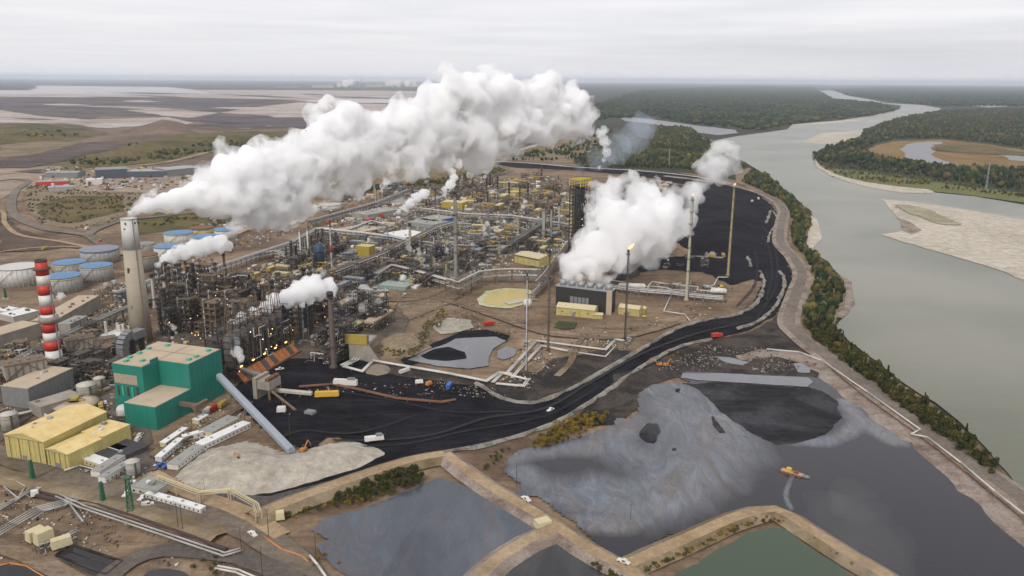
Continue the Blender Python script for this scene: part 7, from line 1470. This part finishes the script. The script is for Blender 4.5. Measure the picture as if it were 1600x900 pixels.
for k in range(5): q_ = A+d*(k/4)+nn_*17; TAKEN.append((q_.x, q_.y, 17)); q_ = A+d*(k/4)-nn_*8; TAKEN.append((q_.x, q_.y, 14))
# units filling the coker block behind
for s_ in range(3):
    kit('tall_dark%d' % s_, k_frame(3, 2, 7, 5.5, 5, [SOOT, DARKM, BRNM][s_], .62, 60+s_, 4), 'steel structure'); kit('column_soot%d' % s_, k_column(36+4*s_, 1.8, [SOOT, BRNM, DARKM][s_], DARKM, 6, s_), 'process column')
LOOK['tall_dark'] = 'tall sooty steel structure'; LOOK['column_soot'] = 'tall dark column'
def fill2(px, where, step, seed, keys, keep=.95, s_=(.85, 1.2)):
    fill(px, where, keys, step, s_, seed, keep, 7)
fill2([(240, 530), (262, 470), (330, 455), (372, 470), (400, 490), (470, 470), (512, 485), (500, 520), (470, 540), (400, 545), (365, 570), (352, 545), (300, 520)], 'in the coker block behind the green boiler house', 13, 5, {'tall_dark0': 3, 'tall_dark1': 2.5, 'tall_dark2': 3.5, 'column_soot0': 3, 'column_soot1': 4, 'column_soot2': 2.5, 'frame_brown': 2}, .96, (.7, 1.05))
fill2([(505, 520), (540, 500), (600, 480), (612, 500), (580, 520), (545, 530), (545, 560), (520, 572), (490, 560), (480, 540)], 'right of the coker drums', 13, 6, {'tall_dark0': 2, 'frame_dark': 3, 'manifold': 3, 'column_dark': 1}, .95, (.55, .85))
fill2([(400, 462), (440, 448), (540, 442), (610, 452), (600, 478), (545, 498), (470, 490), (410, 485)], 'behind the coker steam', 15, 7, {'manifold': 5, 'frame_dark': 1, 'frame_brown': 1, 'drums_white': 3, 'drums_grey': 1, 'column_grey': 1, 'cooler_grey': 1, 'cooler_yellow': .7, 'shed_pale': 1}, .85, (.5, .8))
fill2([(330, 448), (390, 425), (440, 415), (545, 415), (560, 430), (470, 445), (400, 460), (350, 462)], 'between the long pipe rack and the coker', 17, 8, {'frame_dark': .6, 'shed_pale': 2.5, 'shed_yellow': 2.5, 'frame_yellow': 2, 'tank_grey': 1, 'manifold': 1, 'cooler_yellow': 1.5}, .7, (.5, .8))
fill2([(440, 425), (455, 395), (500, 375), (535, 380), (530, 410), (500, 425)], 'left of the red-banded mast', 13, 9, {'column_dark': 2.5, 'column_soot0': 1, 'frame_dark': 2, 'frame_brown': 1, 'manifold': 2, 'column_grey': 1.5, 'drums_white': 1}, .8, (.6, .85))
fill2([(540, 372), (610, 382), (640, 380), (575, 408), (530, 418), (530, 385)], 'around the mustard building', 17, 10, {'frame_dark': 1, 'frame_brown': 1.5, 'frame_grey': 1, 'drums_grey': 1, 'drums_white': 1, 'tank_white': 1, 'manifold': 1.5, 'shed_pale': 1, 'cooler_grey': 1}, .68, (.5, .8))
fill2([(545, 432), (600, 412), (640, 385), (700, 352), (790, 342), (880, 358), (890, 400), (850, 398), (800, 398), (780, 412), (740, 430), (700, 434), (640, 432), (600, 440)], 'in the pipe tangle around the thick grey stack', 15, 11, {'manifold': 10, 'frame_brown': 2.5, 'frame_dark': 1, 'drums_white': 3, 'drums_brown': 1, 'column_grey': 1.2, 'column_pale': 1, 'column_tan': .6, 'heater_grey': .5, 'tank_white': 1, 'cooler_grey': 1, 'cooler_yellow': .8, 'shed_yellow': .8, 'frame_yellow': 1, 'shed_pale': .6}, .86, (.5, .9))
fill2([(600, 445), (610, 420), (690, 440), (690, 452), (640, 452)], 'under the pipe rack above the blue-green pad', 13, 12, {'frame_dark': 3, 'manifold': 2, 'frame_brown': 1, 'column_pale': .5}, .95, (.55, .8))
fill2([(500, 352), (560, 330), (640, 300), (660, 320), (640, 345), (600, 362), (530, 356)], 'beside the red-doored workshop', 22, 13, {'shed_pale': 2, 'shed_grey': 2, 'shed_white': 2, 'tank_white': 1, 'manifold': 1, 'drums_grey': 1, 'frame_brown': 1}, .75, (.6, 1.0))
fill2([(660, 322), (680, 300), (780, 285), (850, 278), (895, 300), (888, 345), (800, 335), (720, 330)], 'in the back of the plant', 24, 14, {'frame_brown': 3, 'manifold': 3, 'frame_yellow': 1.5, 'column_tan': .8, 'column_dark': 1, 'shed_yellow': 1, 'shed_white': .7, 'cooler_yellow': .7, 'drums_white': 1, 'heater_brown': 1}, .8, (.7, 1.15))
fill2([(540, 312), (560, 298), (620, 292), (640, 298), (600, 312), (560, 322)], 'by the silos below the embankment', 20, 15, {'frame_grey': 2, 'tank_grey': 3, 'column_pale': 1, 'shed_pale': 1, 'column_grey': 1}, .85, (.7, 1.0))
fill2([(895, 415), (905, 380), (905, 350), (930, 360), (925, 420), (900, 430)], 'beside the dark reactor tower', 18, 16, {'frame_dark': 2, 'manifold': 2}, .9, (.7, 1.0))
fill2([(1050, 462), (1130, 468), (1140, 455), (1120, 447), (960, 445), (955, 455), (1000, 462)], 'under the white looping pipes', 16, 17, {'manifold': 2, 'drums_grey': 1, 'drums_white': 1}, .7, (.45, .7))
fill2([(0, 560), (60, 600), (150, 590), (195, 560), (190, 530), (150, 520), (100, 545)], 'among the dust collectors of the power station', 15, 18, {'frame_brown': 3, 'manifold': 2, 'frame_dark': 2, 'shed_pale': .6}, .8, (.6, .85))
fill2([(150, 455), (180, 445), (215, 470), (190, 480)], 'behind the concrete chimney', 18, 19, {'manifold': 1, 'tank_grey': 1, 'frame_grey': 1}, .7, (.5, .8))
fill2([(70, 600), (100, 585), (190, 560), (200, 600), (165, 612), (110, 612)], 'x', 13, 31, {'frame_brown': 3, 'frame_dark': 2, 'manifold': 1, 'drums_brown': 1}, .85, (.5, .75))
fill2([(-40, 560), (20, 545), (60, 560), (40, 590), (-30, 610)], 'x', 15, 32, {'frame_brown': 3, 'manifold': 2, 'shed_pale': 1}, .85, (.5, .8))
fill2([(-30, 830), (0, 790), (60, 770), (110, 778), (60, 815), (20, 850)], 'x', 16, 33, {'manifold': 3, 'drums_grey': .6}, .6, (.3, .45))
fill2([(60, 862), (80, 838), (115, 830), (120, 845), (95, 862)], 'x', 10, 34, {'manifold': 3, 'frame_dark': 1}, .8, (.25, .35))
fill2([(175, 745), (200, 735), (240, 755), (235, 770), (200, 768)], 'x', 12, 35, {'manifold': 2, 'tank_white': 1, 'tank_grey': 1}, .8, (.25, .4))
fill2([(100, 740), (130, 728), (160, 745), (150, 755)], 'x', 10, 36, {'manifold': 2, 'tank_white': .5}, .8, (.22, .35))
fill2([(770, 610), (800, 590), (830, 600), (800, 620)], 'x', 11, 37, {'manifold': 3}, .8, (.25, .4))
fill2([(960, 540), (985, 530), (990, 545), (970, 552)], 'x', 9, 38, {'manifold': 3}, .8, (.25, .4))
fill2([(990, 425), (1010, 400), (1130, 402), (1140, 425), (1060, 430)], 'x', 22, 39, {'manifold': 1, 'shed_white': .6, 'drums_grey': 1, 'frame_dark': .6}, .45, (.3, .5))
fill2([(960, 330), (1000, 290), (1060, 285), (1040, 310), (1000, 340)], 'x', 30, 40, {'shed_pale': 2, 'shed_grey': 1, 'manifold': 1}, .6, (.7, 1.1))
fill2([(20, 655), (0, 640), (-20, 660), (10, 690)], 'at the left edge beside the yellow hall', 14, 20, {'manifold': 2, 'frame_brown': 1}, .9, (.5, .7))
fill2([(380, 350), (470, 330), (480, 345), (400, 372)], 'in the laydown yard under the plume', 22, 22, {'shed_white': 2, 'shed_grey': 1, 'tank_white': 1}, .6, (.5, .8))
# named buildings inside the plant
building('mustard_building', (556, 400), (577, 402), 16, 13, YELD, YEL, 'tall mustard box building in the middle of the plant', ribs=5); building('white_shed', (525, 396), (536, 396), 8, 5, WHT, ROOFW, 'small white shed left of the mustard building', doors=1)
building('white_roof_hall', (600, 370), (632, 377), 45, 5, BLU, ROOFW, 'low hall with white roof and blue side', vents=4, ventm=GREYM); building('green_roof_hall', (635, 353), (676, 358), 42, 6, GALV, GREYR, 'low hall with pale green-grey roof beside the white one', vents=5); building('green_roof_hall', (678, 352), (712, 345), 40, 6, BLU, GREYR, 'long hall with pale roof and bright blue side', vents=3)
building('grey_warehouse', (590, 318), (664, 322), 95, 5, CONCL, GREYR, 'very large flat grey warehouse below the embankment', vents=4); building('blue_shed', (628, 300), (664, 302), 10, 3, BLU, paint('light_blue_roof', (.25, .42, .52), .6), 'blue-roofed shed behind the flat grey warehouse'); building('workshop', (575, 345), (628, 335), 36, 9, CONC, GREYR, 'tan workshop with red doors and grey rooftop machinery', vents=10, ribs=6)
for k in range(4): b = G(597+k*9.5, 341-k*3.4); bb = empty('red_silo', (b.x, b.y-4, 0), 0, ['first', 'second', 'third', 'fourth'][k]+' small red silo from the left, by the workshop', 'silo', 'red silos by the workshop'); MB().lathe((0, 0, 0), [(2, 0), (2, 8), (.3, 9.5)], 14).build('shell', RED, bb, True); MB().bar((2.2, 0, 0), (2.2, 0, 9), .3).build('ladder', DARKM, bb)
building('yellow_plant_shed', (690, 325), (722, 327), 25, 11, YELD, CREAM, 'yellow multi-bay shed left at the back of the plant', ribs=5, vents=3); building('yellow_plant_shed', (723, 322), (740, 322), 22, 9, YELD, CREAM, 'lower yellow shed right of the multi-bay one', ribs=4, vents=2); building('yellow_plant_shed', (790, 306), (806, 308), 30, 9, YEL, YEL, 'plain bright yellow shed at the far end of the plant'); building('tan_hall', (525, 362), (560, 368), 50, 4, TANR, TANR, 'low tan-roofed hall beside the red-banded mast', vents=6)
for px, lab in (((565, 338), 'pink tank car, left one'), ((578, 345), 'pink tank car, right one')): b = G(*px); bb = empty('pink_tank', (b.x, b.y, 0), UA-.5, 'long '+lab+' near the tan-roofed hall', 'tank', 'pink tanks'); MB().tube((-9, 0, 3), (9, 0, 3), 2.4, n=14).build('vessel', paint('faded_pink', (.42, .12, .11), .6), bb, True); MB().bx(-7, -5, -2, 2, 0, 1).bx(5, 7, -2, 2, 0, 1).build('saddle', CONC, bb)
b = G(628, 445); bb = empty('blue_green_pad', (b.x, b.y, 0), UA, 'pale blue-green flat-roofed building with a white dome on it', 'building'); MB().bx(-24, 24, -16, 16, 0, 4).build('wall', paint('pale_teal', (.25, .36, .35), .6), bb); MB().bx(-24.4, 24.4, -16.4, 16.4, 4.01, 4.4).build('roof', paint('mint_grey_roof', (.32, .38, .33), .8, streak=False), bb)
bm = bmesh.new(); bmesh.ops.create_uvsphere(bm, u_segments=20, v_segments=12, radius=5.5); bmesh.ops.scale(bm, verts=bm.verts, vec=(1.25, .9, .8)); bmesh.ops.translate(bm, verts=bm.verts, vec=(8, 3, 5)); link('dome', bm, WHT, bb, True); MB().bx(-14, 2, -24, -17, 0, 3.2).build('annex', ROOFW, bb)
b = G(500, 418); bb = empty('blue_vessel', (b.x, b.y, 0), 0, 'dark blue vertical vessel left of the red-banded mast', 'vessel'); MB().lathe((0, 0, 0), [(6, 0), (6, 26), (3, 29), (.5, 30)], 20).build('shell', BLUD, bb, True); MB().lathe((0, 0, 0), [(6, 20), (7.4, 20), (7.4, 20.3), (6, 20.3)], 20).build('platform', DARKM, bb)
b = G(1010, 458); 
for (x, y), L_, lab in (((987, 453), 13, 'large white horizontal tank right of the cooling tower'), ((1122, 461), 7, 'pair-end white vessel at the right end of the pipe rack')):
    b = G(x, y); bb = empty('horizontal_tank', (b.x, b.y, 0), -.1, lab, 'tank'); MB().tube((-L_, 0, 4.5), (L_, 0, 4.5), 3, n=18).tube((-L_-1.5, 0, 4.5), (-L_, 0, 4.5), 1.5, 3, n=18).tube((L_, 0, 4.5), (L_+1.5, 0, 4.5), 3, 1.5, n=18).build('vessel', WHT, bb, True); MB().bx(-L_*.6-1, -L_*.6+1, -2.4, 2.4, 0, 2.2).bx(L_*.6-1, L_*.6+1, -2.4, 2.4, 0, 2.2).build('saddle', DARKM, bb)
# dark reactor tower with yellow head
b = G(903, 398); TW = hgt(b, 278); r = empty('reactor_tower', (b.x, b.y, 0), UA-R(20), 'tall black reactor tower with yellow head frames at the left of the big steam cloud', 'tower')
m = MB()
for x in (-10, -3, 4, 11):
    for y in (-8, 0, 8): m.bar((x, y, 0), (x, y, TW-10), .9)
for z in range(5, int(TW-8), 5):
    for y in (-8, 0, 8): m.bar((-10, y, z), (11, y, z), .6)
    for x in (-10, -3, 4, 11): m.bar((x, -8, z), (x, 8, z), .6)
    m.bar((-10, -8.4, z), (-3, -8.4, z+5), .4).bar((4, -8.4, z+5), (11, -8.4, z), .4)
m.build('frame', SOOT, r)
for x, y, q in ((-5, 0, 4), (6, 1, 3.5), (0, 5, 3)): MB().lathe((x, y, 3), [(q*.5, 0), (q, 4), (q, TW-20), (q*.4, TW-14)], 16).build('vessel', paint('black_vessel', (.03, .03, .032), .5), r, True)
for z in range(10, int(TW-8), 10): MB().bx(-10, 11, -8, 8, z+.35, z+.55).build('deck', SOOT, r)
m = MB()
for x in (-11, -5, 1, 7, 12): m.bar((x, -8.5, TW-10), (x, -8.5, TW), .9).bar((x, 8.5, TW-10), (x, 8.5, TW-1), .9).bar((x, -8.5, TW-1), (x, 8.5, TW-1), .8)
for z in (TW-9, TW-5, TW-1): m.bar((-11, -8.5, z), (12, -8.5, z), .9).bar((-11, 8.5, z), (12, 8.5, z), .8)
m.build('head_frame', SULF, r)
for k in range(10): MB().box((rg.uniform(-10, 11), -8.9, rg.uniform(8, TW-12)), (.6, .6, .6)).build('lamp', rg.choice([LAMP, LAMPW]), r)
for k in range(20):
    p = [Vector((rg.uniform(-10, 11), -9, rg.uniform(8, TW-14)))]; p.append(p[0]+Vector((rg.uniform(-7, 7), 0, 0))); p.append(p[1]+Vector((0, 0, rg.uniform(-9, 9)))); MB().path(p, rg.uniform(.3, .7)).build('pipe', rg.choice([LAG, GREYM, DARKM, SOOT]), r)
pipe_rack([(893, 372), (895, 350), (897, 325)], 10, 8, 'yellow-framed rack beside the dark reactor tower', 2, SULF, .4, 9)
# retaining wall block with yellow wall and tan coolers
a = G(546, 563); bq = G(592, 566); d = bq-a; r = empty('retaining_wall', (a.x, a.y, 0), math.atan2(d.y, d.x), 'stained concrete retaining wall with sloping end and yellow parapet', 'wall'); w = d.length
q = MB(); v = [(0, 0, 0), (w, 0, 0), (w*.62, 0, 14), (0, 0, 14)]; q.add([(x, y+dy, z) for dy in (0, 3) for x, y, z in v], [(0, 1, 2, 3), (7, 6, 5, 4), (0, 4, 5, 1), (1, 5, 6, 2), (2, 6, 7, 3), (3, 7, 4, 0)]); q.build('wall', CONC, r)
MB().bx(-3, w*.62, -.6, 1, 14.01, 22).build('parapet', YELD, r); MB().bx(0, w*.6, 3, 26, 12, 13.9).build('deck', CONC, r)
for k in range(3): MB().bx(w*.62+.01, w*.62+.4, 1+k, 1.6+k, 13, 22).build('post', GREYM, r)
kit('cooler_tan', k_cooler(BRNM, TANR, 7), 'air cooler'); LOOK['cooler_tan'] = 'row of tan-topped coolers on brown legs'
unit('cooler_tan', G(593, 512), math.atan2((G(615, 492)-G(570, 520)).y, (G(615, 492)-G(570, 520)).x), 1.0, 'behind the yellow parapet'); unit('cooler_yellow', G(558, 517), 1.2, .7, 'above the concrete retaining wall')
# hopper tower and machinery on the coke ground
b = G(420, 620); r = empty('hopper_tower', (b.x, b.y, 0), UA, 'grey concrete hopper tower with rusty steelwork at the edge of the coke ground', 'tower'); MB().bx(-7, 7, -6, 6, 8, 14).build('hopper', CONC, r); MB().bx(-8, 8, 4, 7, 0, 16).build('wall', CONC, r)
for x in (-6.5, 6.5):
    for y in (-5.5, 5.5): MB().bx(x-.5, x+.5, y-.5, y+.5, 0, 8).build('leg', BRNM, r)
m = MB()
for k in range(6): m.box((-6+k*2.4, -4, 15.2), (1.4, 3, 2.4))
m.build('machinery', RUST, r)
pA = G(425, 617); pA.z = 3; pB = G(488, 621); pB.z = 2; conveyor('conveyor', pA, pB, 3, CONCL, 'pale conveyor from the hopper tower to the yellow bin', 2)
pA = G(400, 612); pA.z = 10; pB = G(462, 645); pB.z = 1.5; conveyor('conveyor', pA, pB, 1.6, BRNM, 'thin brown conveyor sloping onto the black coke', 2)
pA = G(368, 590); pA.z = 8; pB = G(415, 606); pB.z = 8; conveyor('conveyor', pA, pB, 2.6, GREYM, 'grey conveyor feeding the hopper tower', 2)
def boxthing(name, px, size, rz, mm, label, cat, z=.5, extra=None):
    b = G(*px); r = empty(name, (b.x, b.y, z), rz, label, cat); L_, W2, H2 = size
    q = MB(); q.add([(-L_/2, -W2/2, .8), (L_/2, -W2/2, .8), (L_/2, W2/2, .8), (-L_/2, W2/2, .8), (-L_/2+.3, -W2/2+.3, H2), (L_/2-.3, -W2/2+.3, H2), (L_/2-.3, W2/2-.3, H2), (-L_/2+.3, W2/2-.3, H2)], [(0, 3, 2, 1), (4, 5, 6, 7), (0, 1, 5, 4), (1, 2, 6, 5), (2, 3, 7, 6), (3, 0, 4, 7)]); q.build('body', mm, r)
    for x in (-L_*.35, L_*.35): MB().bx(x-.5, x+.5, -W2/2+.1, W2/2-.1, 0, .79).build('skid', DARKM, r)
    if extra: MB().bx(L_*.1, L_*.4, -W2*.3, W2*.3, H2, H2+1.4).build(extra, GREYM, r)
    return r
boxthing('yellow_bin', (511, 621), (17, 4, 4.2), .12, paint('orange_yellow', (.62, .38, .03), .55), 'long orange-yellow bin at the end of the pale conveyor', 'bin'); boxthing('white_tanker', (540, 603), (18, 4.2, 4.6), -.1, WHT, 'long white tank trailer on the black coke', 'trailer', extra='hatch')
boxthing('crusher', (585, 693), (12, 4, 3), .3, WHT, 'white screening machine on the tip of the sand heap', 'machine', 2, 'cab'); boxthing('white_box', (440, 645), (6, 4, 4), .1, WHT, 'white cabin of the small crusher on the coke', 'machine'); boxthing('white_box', (485, 648), (7, 5, 2.5), -.4, GREYM, 'small grey loader near the white cabin', 'machine'); boxthing('white_box', (632, 583), (10, 3, 3), .9, TANKW, 'pale mobile conveyor near the white pipeline', 'machine')
boxthing('white_box', (655, 600), (6, 4, 2.5), .2, WHT, 'white machine with orange arms on the coke', 'machine'); boxthing('orange_box', (670, 603), (5, 3, 3), .9, ORG, 'orange machine beside the white one', 'machine'); boxthing('cream_tank', (57, 845), (8, 5, 6), 1.0, CREAM, 'left cream box tank on the pale pad', 'tank'); boxthing('cream_tank', (70, 850), (8, 5, 7), 1.0, CREAM, 'right cream box tank on the pale pad', 'tank'); boxthing('cream_tank', (97, 856), (9, 4.5, 5), .7, CREAM, 'cream box tank at the head of the settling basin', 'tank')
boxthing('white_hut', (55, 777), (4, 3.4, 3.6), .5, WHT, 'small white hut by the brown trench', 'hut'); boxthing('white_hut', (438, 813), (4.5, 4.5, 4.5), .3, CREAM, 'small cream hut on the dike', 'hut'); boxthing('pump_house', (848, 826), (8, 6, 4.5), .5, CREAM, 'tan pump hut beside the dike junction', 'hut'); boxthing('rack_box', (1127, 450), (3, 3, 3), .5, SULF, 'yellow box in the right-hand pipe loops', 'hut')
boxthing('white_box', (1006, 497), (3, 3, 2), .5, SULF, 'yellow crate near the smaller yellow shed', 'crate')
# far sheds
SLATE = paint('slate_cladding', (.07, .085, .11), .6)
for a, b_, dp, h_, wm, rm, lab in (((150, 280), (200, 278), 60, 20, SLATE, GREYM, 'tall dark blue-grey shed of the distant yard'), ((200, 278), (262, 277), 50, 14, SLATE, GALV, 'long grey-blue shed in the middle of the distant yard'), ((262, 277), (312, 272), 60, 16, GREYM, GALV, 'grey-roofed shed at the right end of the distant yard'), ((70, 277), (122, 277), 40, 10, GREYM, GREYR, 'grey shed at the left end of the distant yard'),
    ((56, 291), (108, 289), 30, 8, RED, GREYR, 'low shed with red end in front of the distant yard'), ((76, 300), (115, 298), 30, 8, TANKG, GALV, 'low pale shed nearest the road bend'), ((135, 290), (160, 289), 25, 12, WHT, ROOFW, 'white shed in front of the dark blue one')):
    building('distant_shed', a, b_, dp, h_, wm, rm, lab, vents=3, ribs=10, gable=2 if 'grey-roofed' in lab or 'left end' in lab else 0)
# far second plant on the horizon
for k, (x, y, w_, h_) in enumerate(((450, 136, 300, 30), (505, 136, 260, 38), (560, 135, 200, 60), (585, 135, 240, 45), (610, 135, 260, 50), (645, 135, 200, 55), (665, 136, 160, 40), (1300, 133, 200, 20))):
    b = G(x, y+1); bb = empty('distant_plant', (b.x, b.y, 0), .1, 'hazy plant block on the horizon, number '+['one', 'two', 'three', 'four', 'five', 'six', 'seven', 'eight'][k]+' from the left', 'building', 'distant plant on the horizon'); MB().bx(-w_, w_, -60, 60, 0, h_*1.6).build('wall', TANR if k % 2 else GREYM, bb); MB().bx(-w_*.2, w_*.1, -50, 50, h_*1.6, h_*2.6).build('tower', GREYM, bb); MB().tube((w_*.5, 0, h_), (w_*.5, 0, h_*(5 if k == 2 else 3)), 9).build('stack', CONCL, bb)
# ---------------- pylons, lamp posts ----------------
def pylon(h=22, mm=GRNP, lattice=True):
    def f():
        r = E0('lattice_tower'); m = MB()
        for sx in (-1, 1):
            for sy in (-1, 1): m.bar((sx*1.6, sy*1.6, 0), (sx*.9, sy*.9, h), .32)
        for k in range(7):
            z0 = h*k/7; z1 = h*(k+1)/7; a = 1.6-.7*k/7; c = 1.6-.7*(k+1)/7
            for s2 in (-1, 1): m.bar((-a, s2*a, z0), (c, s2*c, z1), .2).bar((a, s2*a, z0), (-c, s2*c, z1), .2).bar((s2*a, -a, z0), (s2*c, c, z1), .2).bar((-a, s2*a, z0), (a, s2*a, z0), .22)
        m.build('frame', mm, r); MB().bx(-1.4, 1.4, -1.4, 1.4, h, h+.4).build('platform', mm, r); MB().bx(-3, 3, -3, 3, -.1, .5).build('footing', CONCL, r); return r
    return f
place('pyl', pylon(), G(205, 804), .3, .95, 'green open lattice tower beside the parked pickups', 'tower')
for px, yt, lab in (((162, 789), 752, 'solid green tower left of the lattice one'), ((52, 752), 718, 'solid green tower in front of the large yellow hall'), ((9, 466), 450, 'small dark green tower at the left edge')):
    b = G(*px); h = hgt(b, yt); r = empty('green_tower', (b.x, b.y, 0), .3, lab, 'tower'); MB().lathe((0, 0, 0), [(1.7, .5), (.9, h*.96), (.3, h)], 4).build('shaft', GRNP, r); MB().bx(-2.6, 2.6, -2.6, 2.6, 0, .5).build('footing', CONCL, r); MB().bx(-1.2, 1.2, -.3, .3, h*.8, h*.84).build('arm', GRNP, r)
def pole():
    r = E0('lamp_post'); MB().tube((0, 0, 0), (0, 0, 17), .2, .12).build('pole', SOOT, r); MB().bar((0, 0, 16.5), (1.6, 0, 17), .14).build('arm', SOOT, r); MB().bx(1.2, 2.2, -.25, .25, 16.8, 17.1).build('lamp_head', GREYM, r); return r
for i, (x, y, s_) in enumerate(((378, 870, .9), (420, 840, .9), (286, 833, .9), (279, 830, .9), (494, 875, .9), (410, 900, .9), (454, 692, 1.1), (320, 770, .5), (807, 760, .8), (672, 540, .6), (574, 562, .9), (618, 585, .6), (985, 815, .6))):
    place('pole', pole, G(x, y), i*1.3, s_, 'slim dark lamp post '+['at the bend of the bottom road', 'on the dike corner', 'on the service road bank, right of a pair', 'on the service road bank, left of a pair', 'on the oily pond shore', 'at the bottom edge', 'on the coke ground by the conveyor foot', 'in front of the sand heap', 'in the corner of the large pond', 'above the scum pond', 'by the concrete retaining wall', 'on the white pipeline', 'in the dike bank'][i], 'lamp post', 'lamp posts')
for px, h, lab in (((1540, 300), 60, 'tall grey power pylon in the forest beyond the river'), ((1045, 262), 50, 'thin power pylon beside the river bend forest'), ((850, 228), 55, 'power pylon behind the plume')):
    b = G(*px); place('pyl2', pylon(60, GALV), b, .4, h/60, lab, 'power pylon')
# ---------------- warning lamps of the plant, each a small lamp on a post ----------------
def lampost():
    r = E0('yard_lamp'); MB().tube((0, 0, 0), (0, 0, 9), .15).build('pole', DARKM, r); MB().box((0, 0, 9.2), (.45, .45, .4)).build('lamp', LAMP, r); return r
rl = random.Random(8)
for k in range(46):
    x = rl.uniform(250, 500); y = rl.uniform(455, 545); 
    if in_poly(x, y, [(240, 530), (262, 460), (400, 470), (500, 480), (510, 530), (400, 560), (350, 560)]): p = G(x, y); place('yl', lampost, p, 0, (1, 1, rl.uniform(.8, 3.2)), 'lit orange yard lamp inside the coker block', 'yard lamp', 'lit orange yard lamps of the coker block')
for k in range(14):
    x = rl.uniform(560, 880); y = rl.uniform(300, 425); p = G(x, y); place('yl', lampost, p, 0, (1, 1, rl.uniform(.8, 2)), 'lit orange yard lamp among the process units', 'yard lamp', 'lit orange yard lamps of the process units')
# labels: where a few look-alikes share one, say which is which by their place in the row
from collections import defaultdict
bylab = defaultdict(list)
for o in C.objects:
    if o.parent is None and 'category' in o.keys(): bylab[o['label']].append(o)
ORD = ['leftmost', 'second from left', 'third from left', 'fourth from left', 'fifth from left', 'sixth from left', 'seventh from left', 'eighth from left']
for lab, os_ in bylab.items():
    if 2 <= len(os_) <= 8 and len(lab.split()) <= 13 and os_[0]['category'] not in ('shrub', 'tree'):
        for i, o in enumerate(sorted(os_, key=lambda q: proj(q.location)[0])): o['label'] = (ORD[i] if i < len(os_)-1 or i == 0 else 'rightmost')+' '+lab
